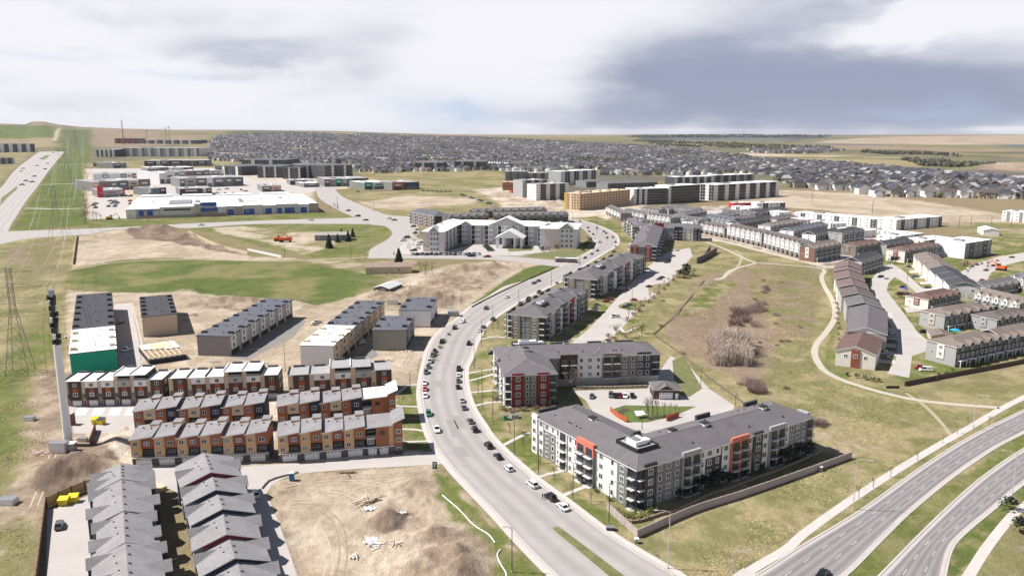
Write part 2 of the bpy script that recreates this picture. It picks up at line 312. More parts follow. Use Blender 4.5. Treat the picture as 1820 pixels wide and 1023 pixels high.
# painted areas: pixels, colour, edge softness (m), edge wobble (m), second colour, scale of the mix (m)
PAINT = [
 # far land
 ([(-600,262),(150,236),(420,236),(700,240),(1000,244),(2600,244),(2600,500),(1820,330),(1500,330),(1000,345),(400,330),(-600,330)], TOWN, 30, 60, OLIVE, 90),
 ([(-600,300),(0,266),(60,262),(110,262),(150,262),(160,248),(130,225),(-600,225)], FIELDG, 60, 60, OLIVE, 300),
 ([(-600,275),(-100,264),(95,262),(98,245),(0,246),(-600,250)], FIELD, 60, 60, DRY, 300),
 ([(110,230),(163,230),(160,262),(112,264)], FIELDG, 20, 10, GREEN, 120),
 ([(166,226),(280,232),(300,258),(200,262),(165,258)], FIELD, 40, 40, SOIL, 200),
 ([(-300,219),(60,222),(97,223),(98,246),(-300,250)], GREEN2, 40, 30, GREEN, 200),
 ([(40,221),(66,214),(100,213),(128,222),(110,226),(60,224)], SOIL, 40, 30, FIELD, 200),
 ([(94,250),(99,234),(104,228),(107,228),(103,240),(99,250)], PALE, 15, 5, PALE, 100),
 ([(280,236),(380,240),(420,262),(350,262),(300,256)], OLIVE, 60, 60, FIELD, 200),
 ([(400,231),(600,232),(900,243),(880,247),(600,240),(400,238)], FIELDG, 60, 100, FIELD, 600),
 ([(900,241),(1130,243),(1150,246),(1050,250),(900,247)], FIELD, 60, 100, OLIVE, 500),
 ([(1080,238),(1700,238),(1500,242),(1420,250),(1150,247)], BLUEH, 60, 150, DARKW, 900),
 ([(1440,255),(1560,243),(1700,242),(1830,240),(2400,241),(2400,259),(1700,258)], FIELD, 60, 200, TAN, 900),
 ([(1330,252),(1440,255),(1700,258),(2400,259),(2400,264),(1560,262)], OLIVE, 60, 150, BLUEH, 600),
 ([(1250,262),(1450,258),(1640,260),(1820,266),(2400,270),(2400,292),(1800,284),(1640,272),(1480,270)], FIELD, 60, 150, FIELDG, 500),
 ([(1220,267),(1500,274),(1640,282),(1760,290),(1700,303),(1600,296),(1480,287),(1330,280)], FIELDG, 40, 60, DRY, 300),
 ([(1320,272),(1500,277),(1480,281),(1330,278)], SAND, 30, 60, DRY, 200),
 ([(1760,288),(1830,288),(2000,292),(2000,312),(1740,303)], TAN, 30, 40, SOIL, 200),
 # corridor and north west
 ([(96,262),(165,262),(154,300),(150,330),(147,372),(160,400),(18,412),(45,372),(72,330),(98,292)], GREEN2, 4, 5, GREEN, 40),
 ([(-300,262),(60,262),(40,290),(0,320),(-300,420)], DRY, 20, 15, OLIVE, 60),
 ([(150,292),(420,272),(420,300),(160,306)], DRY, 20, 10, OLIVE, 60),
 ([(640,290),(900,308),(900,335),(840,340),(720,330),(640,325)], OLIVE, 10, 14, DRY, 40),
 ([(150,300),(440,300),(560,318),(620,318),(620,335),(556,338),(560,372),(225,386),(160,392),(148,330)], PALE, 4, 5, SAND, 40),
 ([(225,387),(567,376),(628,380),(612,388),(460,392),(229,404),(160,405),(160,390)], GREEN2, 2, 2, OLIVE, 20),
 ([(608,344),(722,339),(850,342),(890,350),(870,372),(756,383),(690,383),(640,362)], DRY, 3, 4, OLIVE, 30),
 ([(640,360),(720,347),(846,352),(842,362),(700,372),(660,370)], SAND, 4, 5, TAN, 25),
 ([(840,338),(910,330),(1000,340),(1010,388),(900,372),(872,352)], TAN, 4, 6, PALE, 20),
 ([(1000,360),(1160,360),(1080,390),(1010,386)], PALE, 4, 4, SAND, 20),
 ([(1017,388),(1062,384),(1110,405),(1130,440),(1100,440),(1096,420),(1075,405)], GREEN2, 2, 2, DRY, 15),
 ([(1270,345),(1400,338),(1560,345),(1830,388),(2300,420),(2300,470),(1680,395),(1560,390),(1460,372),(1330,366)], SAND, 4, 6, TAN, 40),
 ([(1680,392),(1830,398),(2200,430),(2200,520),(1790,470),(1755,440)], TAN, 5, 6, OLIVE, 25),
 # land either side of the far west road
 ([(-400,440),(135,418),(132,480),(125,520),(100,620),(108,700),(90,800),(60,900),(-50,1040),(-500,1040)], OLIVE, 3, 5, DRY, 16),
 ([(20,432),(110,430),(100,480),(40,505),(10,480)], SCRUB, 6, 6, OLIVE, 14),
 ([(60,560),(112,520),(104,640),(20,690),(0,640)], GREEN2, 6, 6, OLIVE, 14),
 ([(-200,640),(60,650),(40,720),(30,820),(-200,900)], GREEN2, 6, 6, OLIVE, 14),
 ([(62,665),(112,640),(113,760),(230,760),(238,830),(180,870),(82,885),(70,1030),(15,1035),(8,940),(38,850),(58,780),(48,720)], TAN, 3, 5, SOIL, 9),
 ([(-20,900),(60,900),(60,1040),(-60,1040)], OLIVE, 4, 6, TAN, 10),
 ([(70,830),(110,808),(160,800),(180,812),(175,862),(110,876),(85,888),(62,862)], SOIL, 2, 3, SOILD, 5),
 ([(182,790),(200,760),(228,752),(236,800),(225,822),(190,818)], SOIL, 2, 3, SOILD, 5),
 # big graded field beside the orange excavator
 ([(135,420),(210,408),(280,408),(310,412),(345,422),(385,438),(450,456),(540,460),(460,464),(380,461),(292,458),(211,463),(128,476)], SAND, 2, 3, TAN, 25),
 ([(215,408),(300,406),(345,424),(385,438),(440,454),(380,446),(300,430),(240,424)], SOIL, 2, 4, SOILD, 10),
 ([(318,404),(560,394),(684,402),(697,414),(664,438),(640,458),(560,458),(470,440),(400,418)], GREEN2, 2, 3, OLIVE, 15),
 ([(370,404),(430,402),(560,412),(600,428),(585,440),(540,452),(470,430),(400,416)], SAND, 3, 5, OLIVE, 18),
 ([(122,479),(211,463),(292,458),(381,461),(460,464),(640,466),(672,486),(690,505),(650,516),(600,545),(540,550),(460,548),(330,525),(210,540),(120,520)], GREEN, 3, 4, OLIVE, 28),
 ([(520,462),(650,456),(740,462),(800,480),(760,500),(690,492),(560,470)], TAN, 4, 5, OLIVE, 12),
 # construction ground
 ([(118,515),(200,520),(330,520),(460,530),(560,545),(650,520),(690,500),(800,470),(905,462),(985,470),(900,508),(836,545),(788,583),(765,612),(750,645),(742,685),(700,690),(110,690),(116,640)], TAN, 2, 3, SAND, 14),
 ([(640,535),(668,515),(720,508),(800,512),(830,535),(800,548),(660,545)], SOIL, 2, 3, TAN, 7),
 ([(740,512),(770,490),(800,475),(880,468),(905,478),(870,505),(830,520)], SOIL, 2, 3, TAN, 6),
 ([(850,540),(1000,470),(985,465),(930,478),(880,510),(838,540)], GREEN2, 1.5, 1.5, GREEN, 8),
 ([(330,525),(470,530),(480,545),(420,552),(330,545)], SOIL, 3, 4, TAN, 7),
 # town house quarter
 ([(110,690),(742,685),(745,740),(770,800),(700,812),(420,830),(230,832),(110,740)], PALE, 1, 1, TAN, 10),
 ([(700,688),(742,686),(748,720),(775,800),(720,802),(705,760)], GREEN2, 1.5, 1.5, OLIVE, 4),
 # dirt lot at the bottom
 ([(478,858),(530,842),(640,834),(775,824),(790,845),(850,900),(930,990),(975,1040),(530,1040),(505,960),(482,900)], TAN, 1.2, 2.0, SAND, 11),
 ([(772,838),(795,846),(850,905),(980,1030),(870,1040),(868,990),(842,950),(806,925),(775,880)], GREEN2, 1.2, 3.0, OLIVE, 5),
 ([(700,870),(745,848),(775,845),(770,872),(740,888)], SOIL, 2, 3, TAN, 5),
 ([(650,930),(690,905),(725,918),(715,940),(680,955)], SOILD, 1.5, 3, SOIL, 4),
 ([(720,940),(790,920),(850,960),(872,1000),(860,1040),(700,1040),(760,980)], SOIL, 3, 4, TAN, 4),
 ([(480,860),(530,852),(520,880),(500,900),(535,1020),(520,1020)], SOIL, 1.5, 2, TAN, 4),
 # right: apartments and ravine
 ([(826,650),(840,612),(864,576),(1000,505),(1100,440),(1240,400),(1300,430),(1480,480),(1500,600),(1460,640),(1820,720),(1820,1040),(1200,1040),(1000,890),(860,760)], DRY, 2, 3, OLIVE, 10),
 ([(832,640),(900,600),(905,690),(900,740),(945,780),(1000,870),(1100,920),(1090,945),(1008,890),(890,795),(840,725),(828,685)], GREEN2, 1.2, 1.5, DRY, 7),
 ([(1098,450),(1150,440),(1150,470),(1105,470)], DRY, 1, 1.5, GREEN2, 5),
 ([(1130,560),(1200,500),(1245,480),(1275,500),(1230,540),(1180,570),(1160,595)], DRY, 2, 2, OLIVE, 8),
 ([(1245,495),(1290,475),(1340,480),(1330,510),(1360,560),(1420,640),(1340,690),(1240,640),(1180,600),(1190,575)], SCRUB, 3, 5, SOIL, 12),
 ([(1235,520),(1270,500),(1310,500),(1290,525),(1260,545),(1215,560)], GREEN2, 3, 4, DRY, 7),
 ([(1335,475),(1460,478),(1468,520),(1450,560),(1440,600),(1400,600),(1370,545),(1350,510)], OLIVE, 3, 4, SCRUB, 9),
 ([(1290,462),(1460,470),(1440,478),(1340,474)], SCRUB, 2, 3, OLIVE, 8),
 ([(1240,440),(1330,462),(1330,475),(1285,490),(1250,470)], DRY, 2, 2, OLIVE, 8),
 ([(1470,470),(1495,478),(1500,540),(1480,620),(1520,680),(1640,700),(1600,715),(1520,700),(1462,660),(1475,590),(1492,560)], OLIVE, 1, 1.5, GREEN2, 5),
 ([(1380,600),(1440,600),(1450,660),(1560,700),(1700,716),(1760,722),(1650,810),(1530,800),(1440,760),(1400,700),(1340,690)], OLIVE, 3, 4, DRY, 9),
 ([(1446,760),(1500,780),(1560,795),(1570,805),(1510,812),(1450,800)], TAN, 2, 3, DRY, 5),
 ([(1600,700),(1820,645),(2100,600),(2100,700),(1820,705),(1760,722)], OLIVE, 2, 4, DRY, 10),
 ([(1130,960),(1500,815),(1560,830),(1640,815),(1400,960),(1300,1025),(1150,1030)], DRY, 2, 4, OLIVE, 8),
 ([(1160,985),(1300,930),(1420,890),(1380,920),(1250,990),(1200,1030)], OLIVE, 3, 4, DRY, 7),
 ([(1430,965),(1560,880),(1760,755),(1820,712),(1900,690),(1820,735),(1640,840),(1500,930)], GREEN2, 1, 1.5, OLIVE, 4),
 ([(1450,1040),(1620,905),(1820,770),(1900,730),(1900,760),(1755,842),(1665,915),(1560,1040)], GREEN2, 1, 2, OLIVE, 6),
 ([(1670,1040),(1700,955),(1820,850),(1960,760),(1960,800),(1820,890),(1700,1030)], GREEN, 1, 1.5, OLIVE, 4),
 ([(1735,1040),(1830,900),(2000,800),(2000,1040)], OLIVE, 2, 3, SOIL, 6),
 ([(1000,520),(1130,540),(1160,600),(1080,605),(1010,605)], DRY, 1.5, 2, GREEN2, 6),
 # right hand town house quarter, yards
 ([(1500,470),(1640,420),(1830,420),(1830,640),(1700,670),(1560,690),(1510,680),(1530,600),(1540,540)], DRY, 1.5, 2, GREEN2, 9),
 ([(1090,372),(1300,365),(1480,385),(1640,420),(1480,478),(1300,430),(1180,425),(1110,405)], PALE, 2, 2, SOIL, 8),
 ([(1500,660),(1600,700),(1620,690),(1560,640),(1500,600),(1490,630)], DRY, 1.2, 1.5, OLIVE, 5),
 ([(1590,535),(1625,560),(1660,620),(1640,640),(1600,590)], GREEN2, 1.2, 1.5, DRY, 5),
 ([(1660,440),(1730,450),(1690,475),(1640,478)], GREEN2, 1.2, 1.5, OLIVE, 6),
]
# earth heaps and hollows: pixel, radius along x (m), radius along y (m), height (m)
HEAPS = [((120,838),11,6,2.6),((150,826),9,5,2.2),((95,850),7,5,1.8),((212,790),6,5,2.2),((205,805),6,4,1.6),
 ((742,862),5,3,1.4),((690,925),5,4,1.9),((775,955),5,4.5,2.2),((805,985),5,5,2.3),((825,1010),4.5,5,2.0),((745,1000),6,5,1.6),((720,960),5,4,1.1),((790,1030),6,5,1.6),((545,872),4,2.5,.7),
 ((740,528),16,9,5.0),((775,536),14,8,4.0),((690,535),12,7,2.4),((830,482),12,9,4.5),((860,488),8,6,3.0),((790,500),13,8,2.5),((880,474),7,6,2.5),
 ((340,518),9,5,3.0),((370,538),22,5,2.2),((440,538),16,5,2.4),((520,545),14,5,2.4),((280,410),28,12,5.0),((240,414),22,10,3.5),((330,420),20,9,3.0),((390,441),18,7,2.0),
 ((1790,300),120,60,14),((1300,590),25,16,-1.2),((1260,560),25,20,-1.0),((1180,545),14,10,1.0),((1225,515),14,14,1.0)]
ROUGH = [([(640,535),(668,512),(720,506),(770,488),(810,474),(905,464),(935,470),(870,506),(825,540),(760,548)], 1.5), ([(205,410),(300,405),(345,422),(440,455),(380,448),(290,432)], 1.6), ([(330,522),(560,540),(540,556),(330,548)], 1.1), ([(70,830),(110,806),(178,800),(175,862),(88,888)], .7), ([(182,790),(230,750),(238,800),(225,824)], .6), ([(690,850),(770,860),(800,930),(850,990),(850,1040),(640,1040),(640,930)], .55), ([(1450,775),(1560,795),(1510,812)], .5), ([(840,340),(1000,345),(1005,386),(880,360)], 3.0)]
def paint_color(X, Y, far_only=False):
    n = len(X); c = np.empty((n, 3))
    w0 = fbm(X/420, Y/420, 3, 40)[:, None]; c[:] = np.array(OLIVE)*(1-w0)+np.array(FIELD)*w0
    for k, (pts, col, soft, wob, col2, sc) in enumerate(PAINT):
        poly = px_poly(pts); pad = soft+wob*2+1
        lo = poly.min(0)-pad; hi = poly.max(0)+pad
        idx = np.nonzero((X > lo[0]) & (X < hi[0]) & (Y > lo[1]) & (Y < hi[1]))[0]
        if not len(idx): continue
        x = X[idx]; y = Y[idx]
        wx = (fbm(x/(wob*2.2), y/(wob*2.2), 3, 60+k)-.5)*2*wob; 
        s = seg_field(poly, x, y)+wx
        a = smooth(s/soft*.5+.5)[:, None]
        t = smooth((fbm(x/sc, y/sc, 5, 90+k)-.36)/.28)[:, None]
        cc = np.array(col)*(1-t)+np.array(col2)*t
        cc = cc*(.76+.48*fbm(x/sc*5, y/sc*5, 4, 130+k))[:, None]
        c[idx] = c[idx]*(1-a)+cc*a
    return c
def ground_mesh():
    ys = np.concatenate([[-300, -150, -40, 20, 70, 105], np.geomspace(128, 520, 330), np.geomspace(523, 2400, 210), np.geomspace(2430, 15000, 170), np.geomspace(15600, 45000, 12)])
    ts = np.concatenate([[-2, -1.6, -1.2, -.95], np.linspace(-.80, .80, 540), [.95, 1.2, 1.6, 2]])
    Yg, T = np.meshgrid(ys, ts, indexing='ij'); Xg = T*np.maximum(Yg, 128)
    X = Xg.ravel(); Y = Yg.ravel()
    Z = zg(X, Y)
    for (p, rx, ry, h) in HEAPS:
        c = G(*p); q = ((X-c.x)/rx)**2+((Y-c.y)/ry)**2; m = q < 4.5
        Z[m] += 1.25*h*(np.exp(-q[m]*1.3)-.0029)*(.7+.6*fbm(X[m]/3.2, Y[m]/3.2, 4, 21))
    for pts, amp in ROUGH:
        q = px_poly(pts); lo, hi = q.min(0)-5, q.max(0)+5; ix = np.nonzero((X > lo[0]) & (X < hi[0]) & (Y > lo[1]) & (Y < hi[1]))[0]
        s = seg_field(q, X[ix], Y[ix]); k = 2.2+Y[ix]/260; Z[ix] += smooth(s/5)*amp*(np.abs(fbm(X[ix]/k, Y[ix]/k, 4, 33)-.5)*3.2+.25*(fbm(X[ix]/k*2.6, Y[ix]/k*2.6, 3, 34)-.3))
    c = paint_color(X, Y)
    ny, nx = Yg.shape; i = np.arange(ny*nx).reshape(ny, nx)
    q = np.stack([i[:-1, :-1], i[:-1, 1:], i[1:, 1:], i[1:, :-1]], -1).reshape(-1, 4)
    me = bpy.data.meshes.new('ground'); nv = len(X)
    me.vertices.add(nv); me.vertices.foreach_set('co', np.stack([X, Y, Z], 1).astype(np.float32).ravel())
    me.loops.add(q.size); me.loops.foreach_set('vertex_index', q.ravel().astype(np.int32))
    me.polygons.add(len(q)); me.polygons.foreach_set('loop_start', (np.arange(len(q))*4).astype(np.int32))
    me.update(calc_edges=True)
    at = me.color_attributes.new('land', 'FLOAT_COLOR', 'POINT')
    at.data.foreach_set('color', np.concatenate([c, np.ones((nv, 1))], 1).astype(np.float32).ravel())
    me.polygons.foreach_set('use_smooth', np.ones(len(q), bool))
    m = bpy.data.materials.new('land'); m.use_nodes = True; nt = m.node_tree; N = nt.nodes; L = nt.links
    b = N['Principled BSDF']; b.inputs['Roughness'].default_value = .95; b.inputs['Specular IOR Level'].default_value = .1
    a = N.new('ShaderNodeVertexColor'); a.layer_name = 'land'; g = N.new('ShaderNodeNewGeometry')
    cur = a.outputs[0]
    mp = N.new('ShaderNodeMapping'); mp.inputs['Rotation'].default_value = (0, 0, .7); L.new(g.outputs['Position'], mp.inputs[0])
    mp.inputs['Scale'].default_value = (1, .45, 1)
    for sc, lo, hi, det in ((.06, .86, 1.14, 5), (.55, .84, 1.17, 4), (2.6, .76, 1.24, 2)):
        n = N.new('ShaderNodeTexNoise'); n.inputs['Scale'].default_value = sc; n.inputs['Detail'].default_value = det; n.inputs['Roughness'].default_value = .65
        L.new(mp.outputs[0], n.inputs['Vector'])
        r = N.new('ShaderNodeMapRange'); r.inputs[1].default_value = .28; r.inputs[2].default_value = .72; r.inputs[3].default_value = lo; r.inputs[4].default_value = hi
        L.new(n.outputs['Fac'], r.inputs[0])
        v = N.new('ShaderNodeVectorMath'); v.operation = 'SCALE'; L.new(cur, v.inputs[0]); L.new(r.outputs[0], v.inputs['Scale']); cur = v.outputs[0]
        if sc == .55:
            bp = N.new('ShaderNodeBump'); bp.inputs['Strength'].default_value = .6; bp.inputs['Distance'].default_value = .5
            L.new(n.outputs['Fac'], bp.inputs['Height']); L.new(bp.outputs[0], b.inputs['Normal'])
    L.new(cur, b.inputs['Base Color'])
    me.materials.append(m)
    o = put('ground', me); tag(o, 'rolling ground of grass, bare soil and fields out to the horizon', 'ground', kind='structure')
ground_mesh()
# ------------------------------------------------------------------ roads, walks and lots
def road_mat(name, rgb, streak=.12, n_lanes=4, rough=.85, var=.08):
    m = mat(name, rgb, rough, var, .12, fine=.06); nt = m.node_tree; N = nt.nodes; L = nt.links
    b = N['Principled BSDF']; src = b.inputs['Base Color'].links[0].from_socket
    uv = N.new('ShaderNodeUVMap'); s = N.new('ShaderNodeSeparateXYZ'); L.new(uv.outputs[0], s.inputs[0])
    mu = N.new('ShaderNodeMath'); mu.operation = 'MULTIPLY'; mu.inputs[1].default_value = n_lanes*2*math.pi*2; L.new(s.outputs[0], mu.inputs[0])
    co = N.new('ShaderNodeMath'); co.operation = 'COSINE'; L.new(mu.outputs[0], co.inputs[0])
    # tyre-worn bands: only over the driven middle, broken by noise along the way
    n = N.new('ShaderNodeTexNoise'); n.inputs['Scale'].default_value = 1.0; n.inputs['Detail'].default_value = 4
    c = N.new('ShaderNodeCombineXYZ'); m1 = N.new('ShaderNodeMath'); m1.operation = 'MULTIPLY'; m1.inputs[1].default_value = n_lanes*3; L.new(s.outputs[0], m1.inputs[0])
    m2 = N.new('ShaderNodeMath'); m2.operation = 'MULTIPLY'; m2.inputs[1].default_value = .02; L.new(s.outputs[1], m2.inputs[0])
    L.new(m1.outputs[0], c.inputs[0]); L.new(m2.outputs[0], c.inputs[1]); L.new(c.outputs[0], n.inputs['Vector'])
    ad = N.new('ShaderNodeMath'); ad.operation = 'MULTIPLY_ADD'; L.new(co.outputs[0], ad.inputs[0]); ad.inputs[1].default_value = .5; L.new(n.outputs['Fac'], ad.inputs[2])
    r = N.new('ShaderNodeMapRange'); L.new(ad.outputs[0], r.inputs[0]); r.inputs[1].default_value = 0; r.inputs[2].default_value = 1
    r.inputs[3].default_value = 1+streak*.4; r.inputs[4].default_value = 1-streak
    v = N.new('ShaderNodeVectorMath'); v.operation = 'SCALE'; L.new(src, v.inputs[0]); L.new(r.outputs[0], v.inputs['Scale']); L.new(v.outputs[0], b.inputs['Base Color'])
    return m
M_ROAD = road_mat('road_grey', (.325, .302, .295), .13, 2)
M_ROADW = road_mat('road_far', (.36, .335, .325), .10, 4)
M_ART = road_mat('road_dark', (.225, .21, .215), .24, 3)
M_CONC = mat('concrete', (.44, .405, .39), .85, .10, .15, fine=.05)
M_LOT = mat('lot_concrete', (.41, .38, .365), .85, .10, .10, fine=.06)
M_WALK = mat('walk_concrete', (.48, .445, .425), .85, .08, .3)
M_PATH = mat('path_gravel', (.42, .38, .32), .9, .10, .3)
M_TRAIL = mat('worn_trail', (.34, .29, .20), .95, .15, .3)
M_LINE = mat('road_paint', (.46, .45, .44), .7, .15, 1.0)
M_PATCH = mat('dark_patch', (.20, .19, .185), .85, .12, .2)
def catmull(pts, n):
    p = np.array(pts, float); p = np.vstack([2*p[0]-p[1], p, 2*p[-1]-p[-2]]); out = []
    segs = len(p)-3; d = np.hypot(*(np.diff(p[1:-1], axis=0).T)); cs = np.concatenate([[0], np.cumsum(d)]); tt = np.linspace(0, cs[-1], n)
    for t in tt:
        k = min(np.searchsorted(cs, t, 'right')-1, segs-1); u = (t-cs[k])/max(d[k], 1e-9)
        a, b, c, e = p[k:k+4]
        out.append(.5*((2*b)+(c-a)*u+(2*a-5*b+4*c-e)*u*u+(3*b-a-3*c+e)*u**3))
    return np.array(out)
def edge_line(px, n=90): return catmull([tuple(G(*q))[:2] for q in px], n)
def strip(name, Lp, Rp, z, m, thick=0.0, parent=None, label=None):
    """ribbon between two ground polylines; with thick it is a raised slab with kerb faces"""
    n = len(Lp); zz = z+thick; v = []; f = []; uv = []
    ln = np.concatenate([[0], np.cumsum(np.hypot(*np.diff((Lp+Rp)/2, axis=0).T))])
    K = 5
    for i in range(n):
        for k in range(K):
            t = k/(K-1); q = Lp[i]*(1-t)+Rp[i]*t; v.append((q[0], q[1], zz)); uv.append((t, ln[i]))
    for i in range(n-1):
        for k in range(K-1):
            a = i*K+k; f.append((a, a+1, a+K+1, a+K))
    if thick:
        for s, k in ((Lp, 0), (Rp, K-1)):
            b = len(v)
            for i in range(n): v.append((s[i][0], s[i][1], z-.05)); uv.append((0, ln[i]))
            for i in range(n-1):
                q = (b+i, i*K+k, (i+1)*K+k, b+i+1); f.append(q if k == 0 else q[::-1])
    me = bpy.data.meshes.new(name); me.from_pydata(v, [], f); ul = me.uv_layers.new(name='UVMap')
    li = np.empty(len(me.loops), np.int32); me.loops.foreach_get('vertex_index', li)
    ul.data.foreach_set('uv', np.array(uv, np.float32)[li].ravel())
    me.materials.append(m); o = put(name, me, parent)
    if parent is None: tag(o, label, None, kind='structure')
    return o
def offset(line, d):
    t = np.gradient(line, axis=0); t /= np.hypot(t[:, 0], t[:, 1])[:, None]+1e-9
    return line+np.stack([-t[:, 1], t[:, 0]], 1)*d
def lot(name, pts, z, m, label=None, thick=0.0):
    """flat paved area, or a raised island with a kerb"""
    q = [G(*p) for p in pts]
    if sum(a.x*b.y-b.x*a.y for a, b in zip(q, q[1:]+q[:1])) < 0: q.reverse()
    mb = MB()
    if thick: mb.prism([(p.x, p.y) for p in q], z, z+thick, M_CONC, m)
    else: mb.face([(p.x, p.y, z) for p in q], m)
    o = mb.build(name); tag(o, label, None, kind='structure'); return o
# main curving road, from the bottom of the picture up and round
ML = [(1080,1100),(986,1020),(930,965),(877,908),(838,868),(797,823),(764,772),(749,709),(750,680),(755,650),(767,612),(790,583),(813,568),(838,546),(872,527),(902,509),(936,499),(982,480),(1012,466),(1040,452),(1058,440),(1060,430),(1048,418),(1033,404),(1016,393),(985,385),(930,378)]
MR = [(1330,1100),(1201,1021),(1085,951),(1008,893),(940,842),(877,783),(857,755),(837,722),(827,688),(826,655),(834,638),(847,604),(864,576),(890,556),(936,528),(972,511),(998,498),(1038,471),(1074,449),(1094,437),(1098,425),(1092,416),(1073,405),(1045,395),(1018,389),(990,381),(935,374)]
ml, mr = edge_line(ML, 220), edge_line(MR, 220)
strip('road', ml, mr, .012, M_ROAD, label='wide pale road that sweeps in an S through the whole estate')
strip('gutter', offset(ml, -.05), offset(ml, -.75), .018, M_CONC, label='pale concrete gutter along the left kerb of the curving road')
strip('gutter', offset(mr, .75), offset(mr, .05), .018, M_CONC, label='pale concrete gutter along the right kerb of the curving road')
def walk(line, d0, d1, a, b, z=0.0, m=M_WALK, lab=None):
    i, j = int(a*len(line)), int(b*len(line)); s = line[i:j]
    strip('pavement', offset(s, d0), offset(s, d1), z, m, .10, label=lab)
walk(ml, .1, 1.9, .0, .46, lab='pale pavement along the left kerb of the curving road, lower part')
walk(ml, .1, 1.8, .52, .72, lab='pale pavement along the left kerb beside the earth heaps')
walk(mr, -1.9, -.1, .0, .47, lab='pale pavement along the right kerb below the apartments')
walk(mr, -1.9, -.1, .50, .93, lab='pale pavement along the right kerb beyond the drive')
# arterial, two carriageways
A1L = [(1120,1120),(1240,1075),(1342,1024),(1425,971),(1532,906),(1645,826),(1733,772),(1820,729),(1950,668),(2300,560)]
A1R = [(1360,1120),(1440,1060),(1502,1021),(1571,953),(1621,905),(1695,845),(1767,796),(1820,768),(1950,700),(2300,585)]
A2L = [(1480,1120),(1530,1055),(1565,1023),(1636,950),(1704,885),(1755,842),(1820,798),(1950,722),(2300,600)]
A2R = [(1670,1120),(1674,1050),(1678,1020),(1690,975),(1712,948),(1767,902),(1820,858),(1950,765),(2300,635)]
a1l, a1r, a2l, a2r = (edge_line(e, 110) for e in (A1L, A1R, A2L, A2R))
strip('road', a1l, a1r, .016, M_ART, label='near-left carriageway of the dark arterial road in the lower right')
strip('road', a2l, a2r, .016, M_ART, label='far-right carriageway of the dark arterial road in the lower right')
for line, s, lab in ((a1l, 1, 'kerb on the upper edge of the arterial'), (a1r, -1, 'kerb on the median side of the first carriageway'), (a2l, 1, 'kerb on the median side of the second carriageway'), (a2r, -1, 'kerb on the lower edge of the arterial')):
    strip('kerb', offset(line, .05*s), offset(line, .55*s) , 0, M_CONC, .12, label=lab) if s > 0 else strip('kerb', offset(line, -.55), offset(line, -.05), 0, M_CONC, .12, label=lab)
    strip('gutter', offset(line, -.02 if s > 0 else .9), offset(line, -.9 if s > 0 else .02)[::1], .021, M_LOT, label='pale gutter edge of the arterial, '+lab[5:])
def dashes(Lp, Rp, t, name, lab, on=3.0, off=6.0, i0=0, i1=None, w=.09):
    line = (Lp*(1-t)+Rp*t)[i0:i1]; d = np.concatenate([[0], np.cumsum(np.hypot(*np.diff(line, axis=0).T))]); mb = MB(); s = 0
    while s+on < d[-1]:
        a = [np.interp(s, d, line[:, k]) for k in (0, 1)]; b = [np.interp(s+on, d, line[:, k]) for k in (0, 1)]
        u = Vector((b[0]-a[0], b[1]-a[1])).normalized(); nx, ny = -u.y*w, u.x*w
        mb.face([(a[0]-nx, a[1]-ny, .026), (b[0]-nx, b[1]-ny, .026), (b[0]+nx, b[1]+ny, .026), (a[0]+nx, a[1]+ny, .026)], M_LINE); s += on+off
    tag(mb.build(name), lab, None, kind='structure')
dashes(a1l, a1r, .32, 'lane_marking', 'white lane dashes on the first carriageway, upper line'); dashes(a1l, a1r, .66, 'lane_marking', 'white lane dashes on the first carriageway, lower line')
dashes(a2l, a2r, .34, 'lane_marking', 'white lane dashes on the second carriageway, upper line'); dashes(a2l, a2r, .67, 'lane_marking', 'white lane dashes on the second carriageway, lower line')
# wide path along the arterial, ravine path and estate paths
def path(pts, w, m, lab, thick=.05, n=80, name='path'):
    c = edge_line(pts, n); strip(name, offset(c, w/2), offset(c, -w/2), 0, m, thick, label=lab)
path([(1290,1040),(1350,1003),(1402,972),(1432,945),(1530,876),(1632,812),(1727,757),(1778,727),(1830,701),(1960,640)], 2.6, M_WALK, 'pale concrete walkway running above the arterial road')
path([(1672,1100),(1722,1022),(1757,968),(1800,915),(1830,892),(1950,800)], 2.4, M_WALK, 'concrete walkway in the bottom right corner')
path([(1335,1015),(1300,1040)], 4.2, M_CONC, 'pale concrete ramp at the end of the walkway', .07)
path([(1775,724),(1720,720),(1640,712),(1580,700),(1530,686),(1490,672),(1462,655),(1448,630),(1452,610),(1470,588),(1484,562),(1480,535),(1466,510),(1460,492),(1465,480),(1440,474),(1345,467)], 3.0, M_PATH, 'beige gravel path curving round the grassy ravine')
path([(1345,467),(1300,480),(1285,494),(1270,497)], 2.6, M_PATH, 'beige spur of path leading down left from the path fork')
path([(1255,430),(1290,443),(1325,460),(1345,467)], 2.6, M_PATH, 'beige spur of path leading up left from the path fork')
path([(1244,424),(1290,430),(1350,445),(1420,462),(1472,476)], 6.5, M_PATH, 'wide gravel lane below the white town houses', .04)
path([(1610,698),(1640,718),(1668,745),(1692,775)], 1.4, M_TRAIL, 'worn desire trail crossing the grass to the walkway', .02)
path([(1308,445),(1318,455),(1310,475),(1290,490),(1270,497)], 2.0, M_TRAIL, 'dark worn trail round the dry hillock', .02)
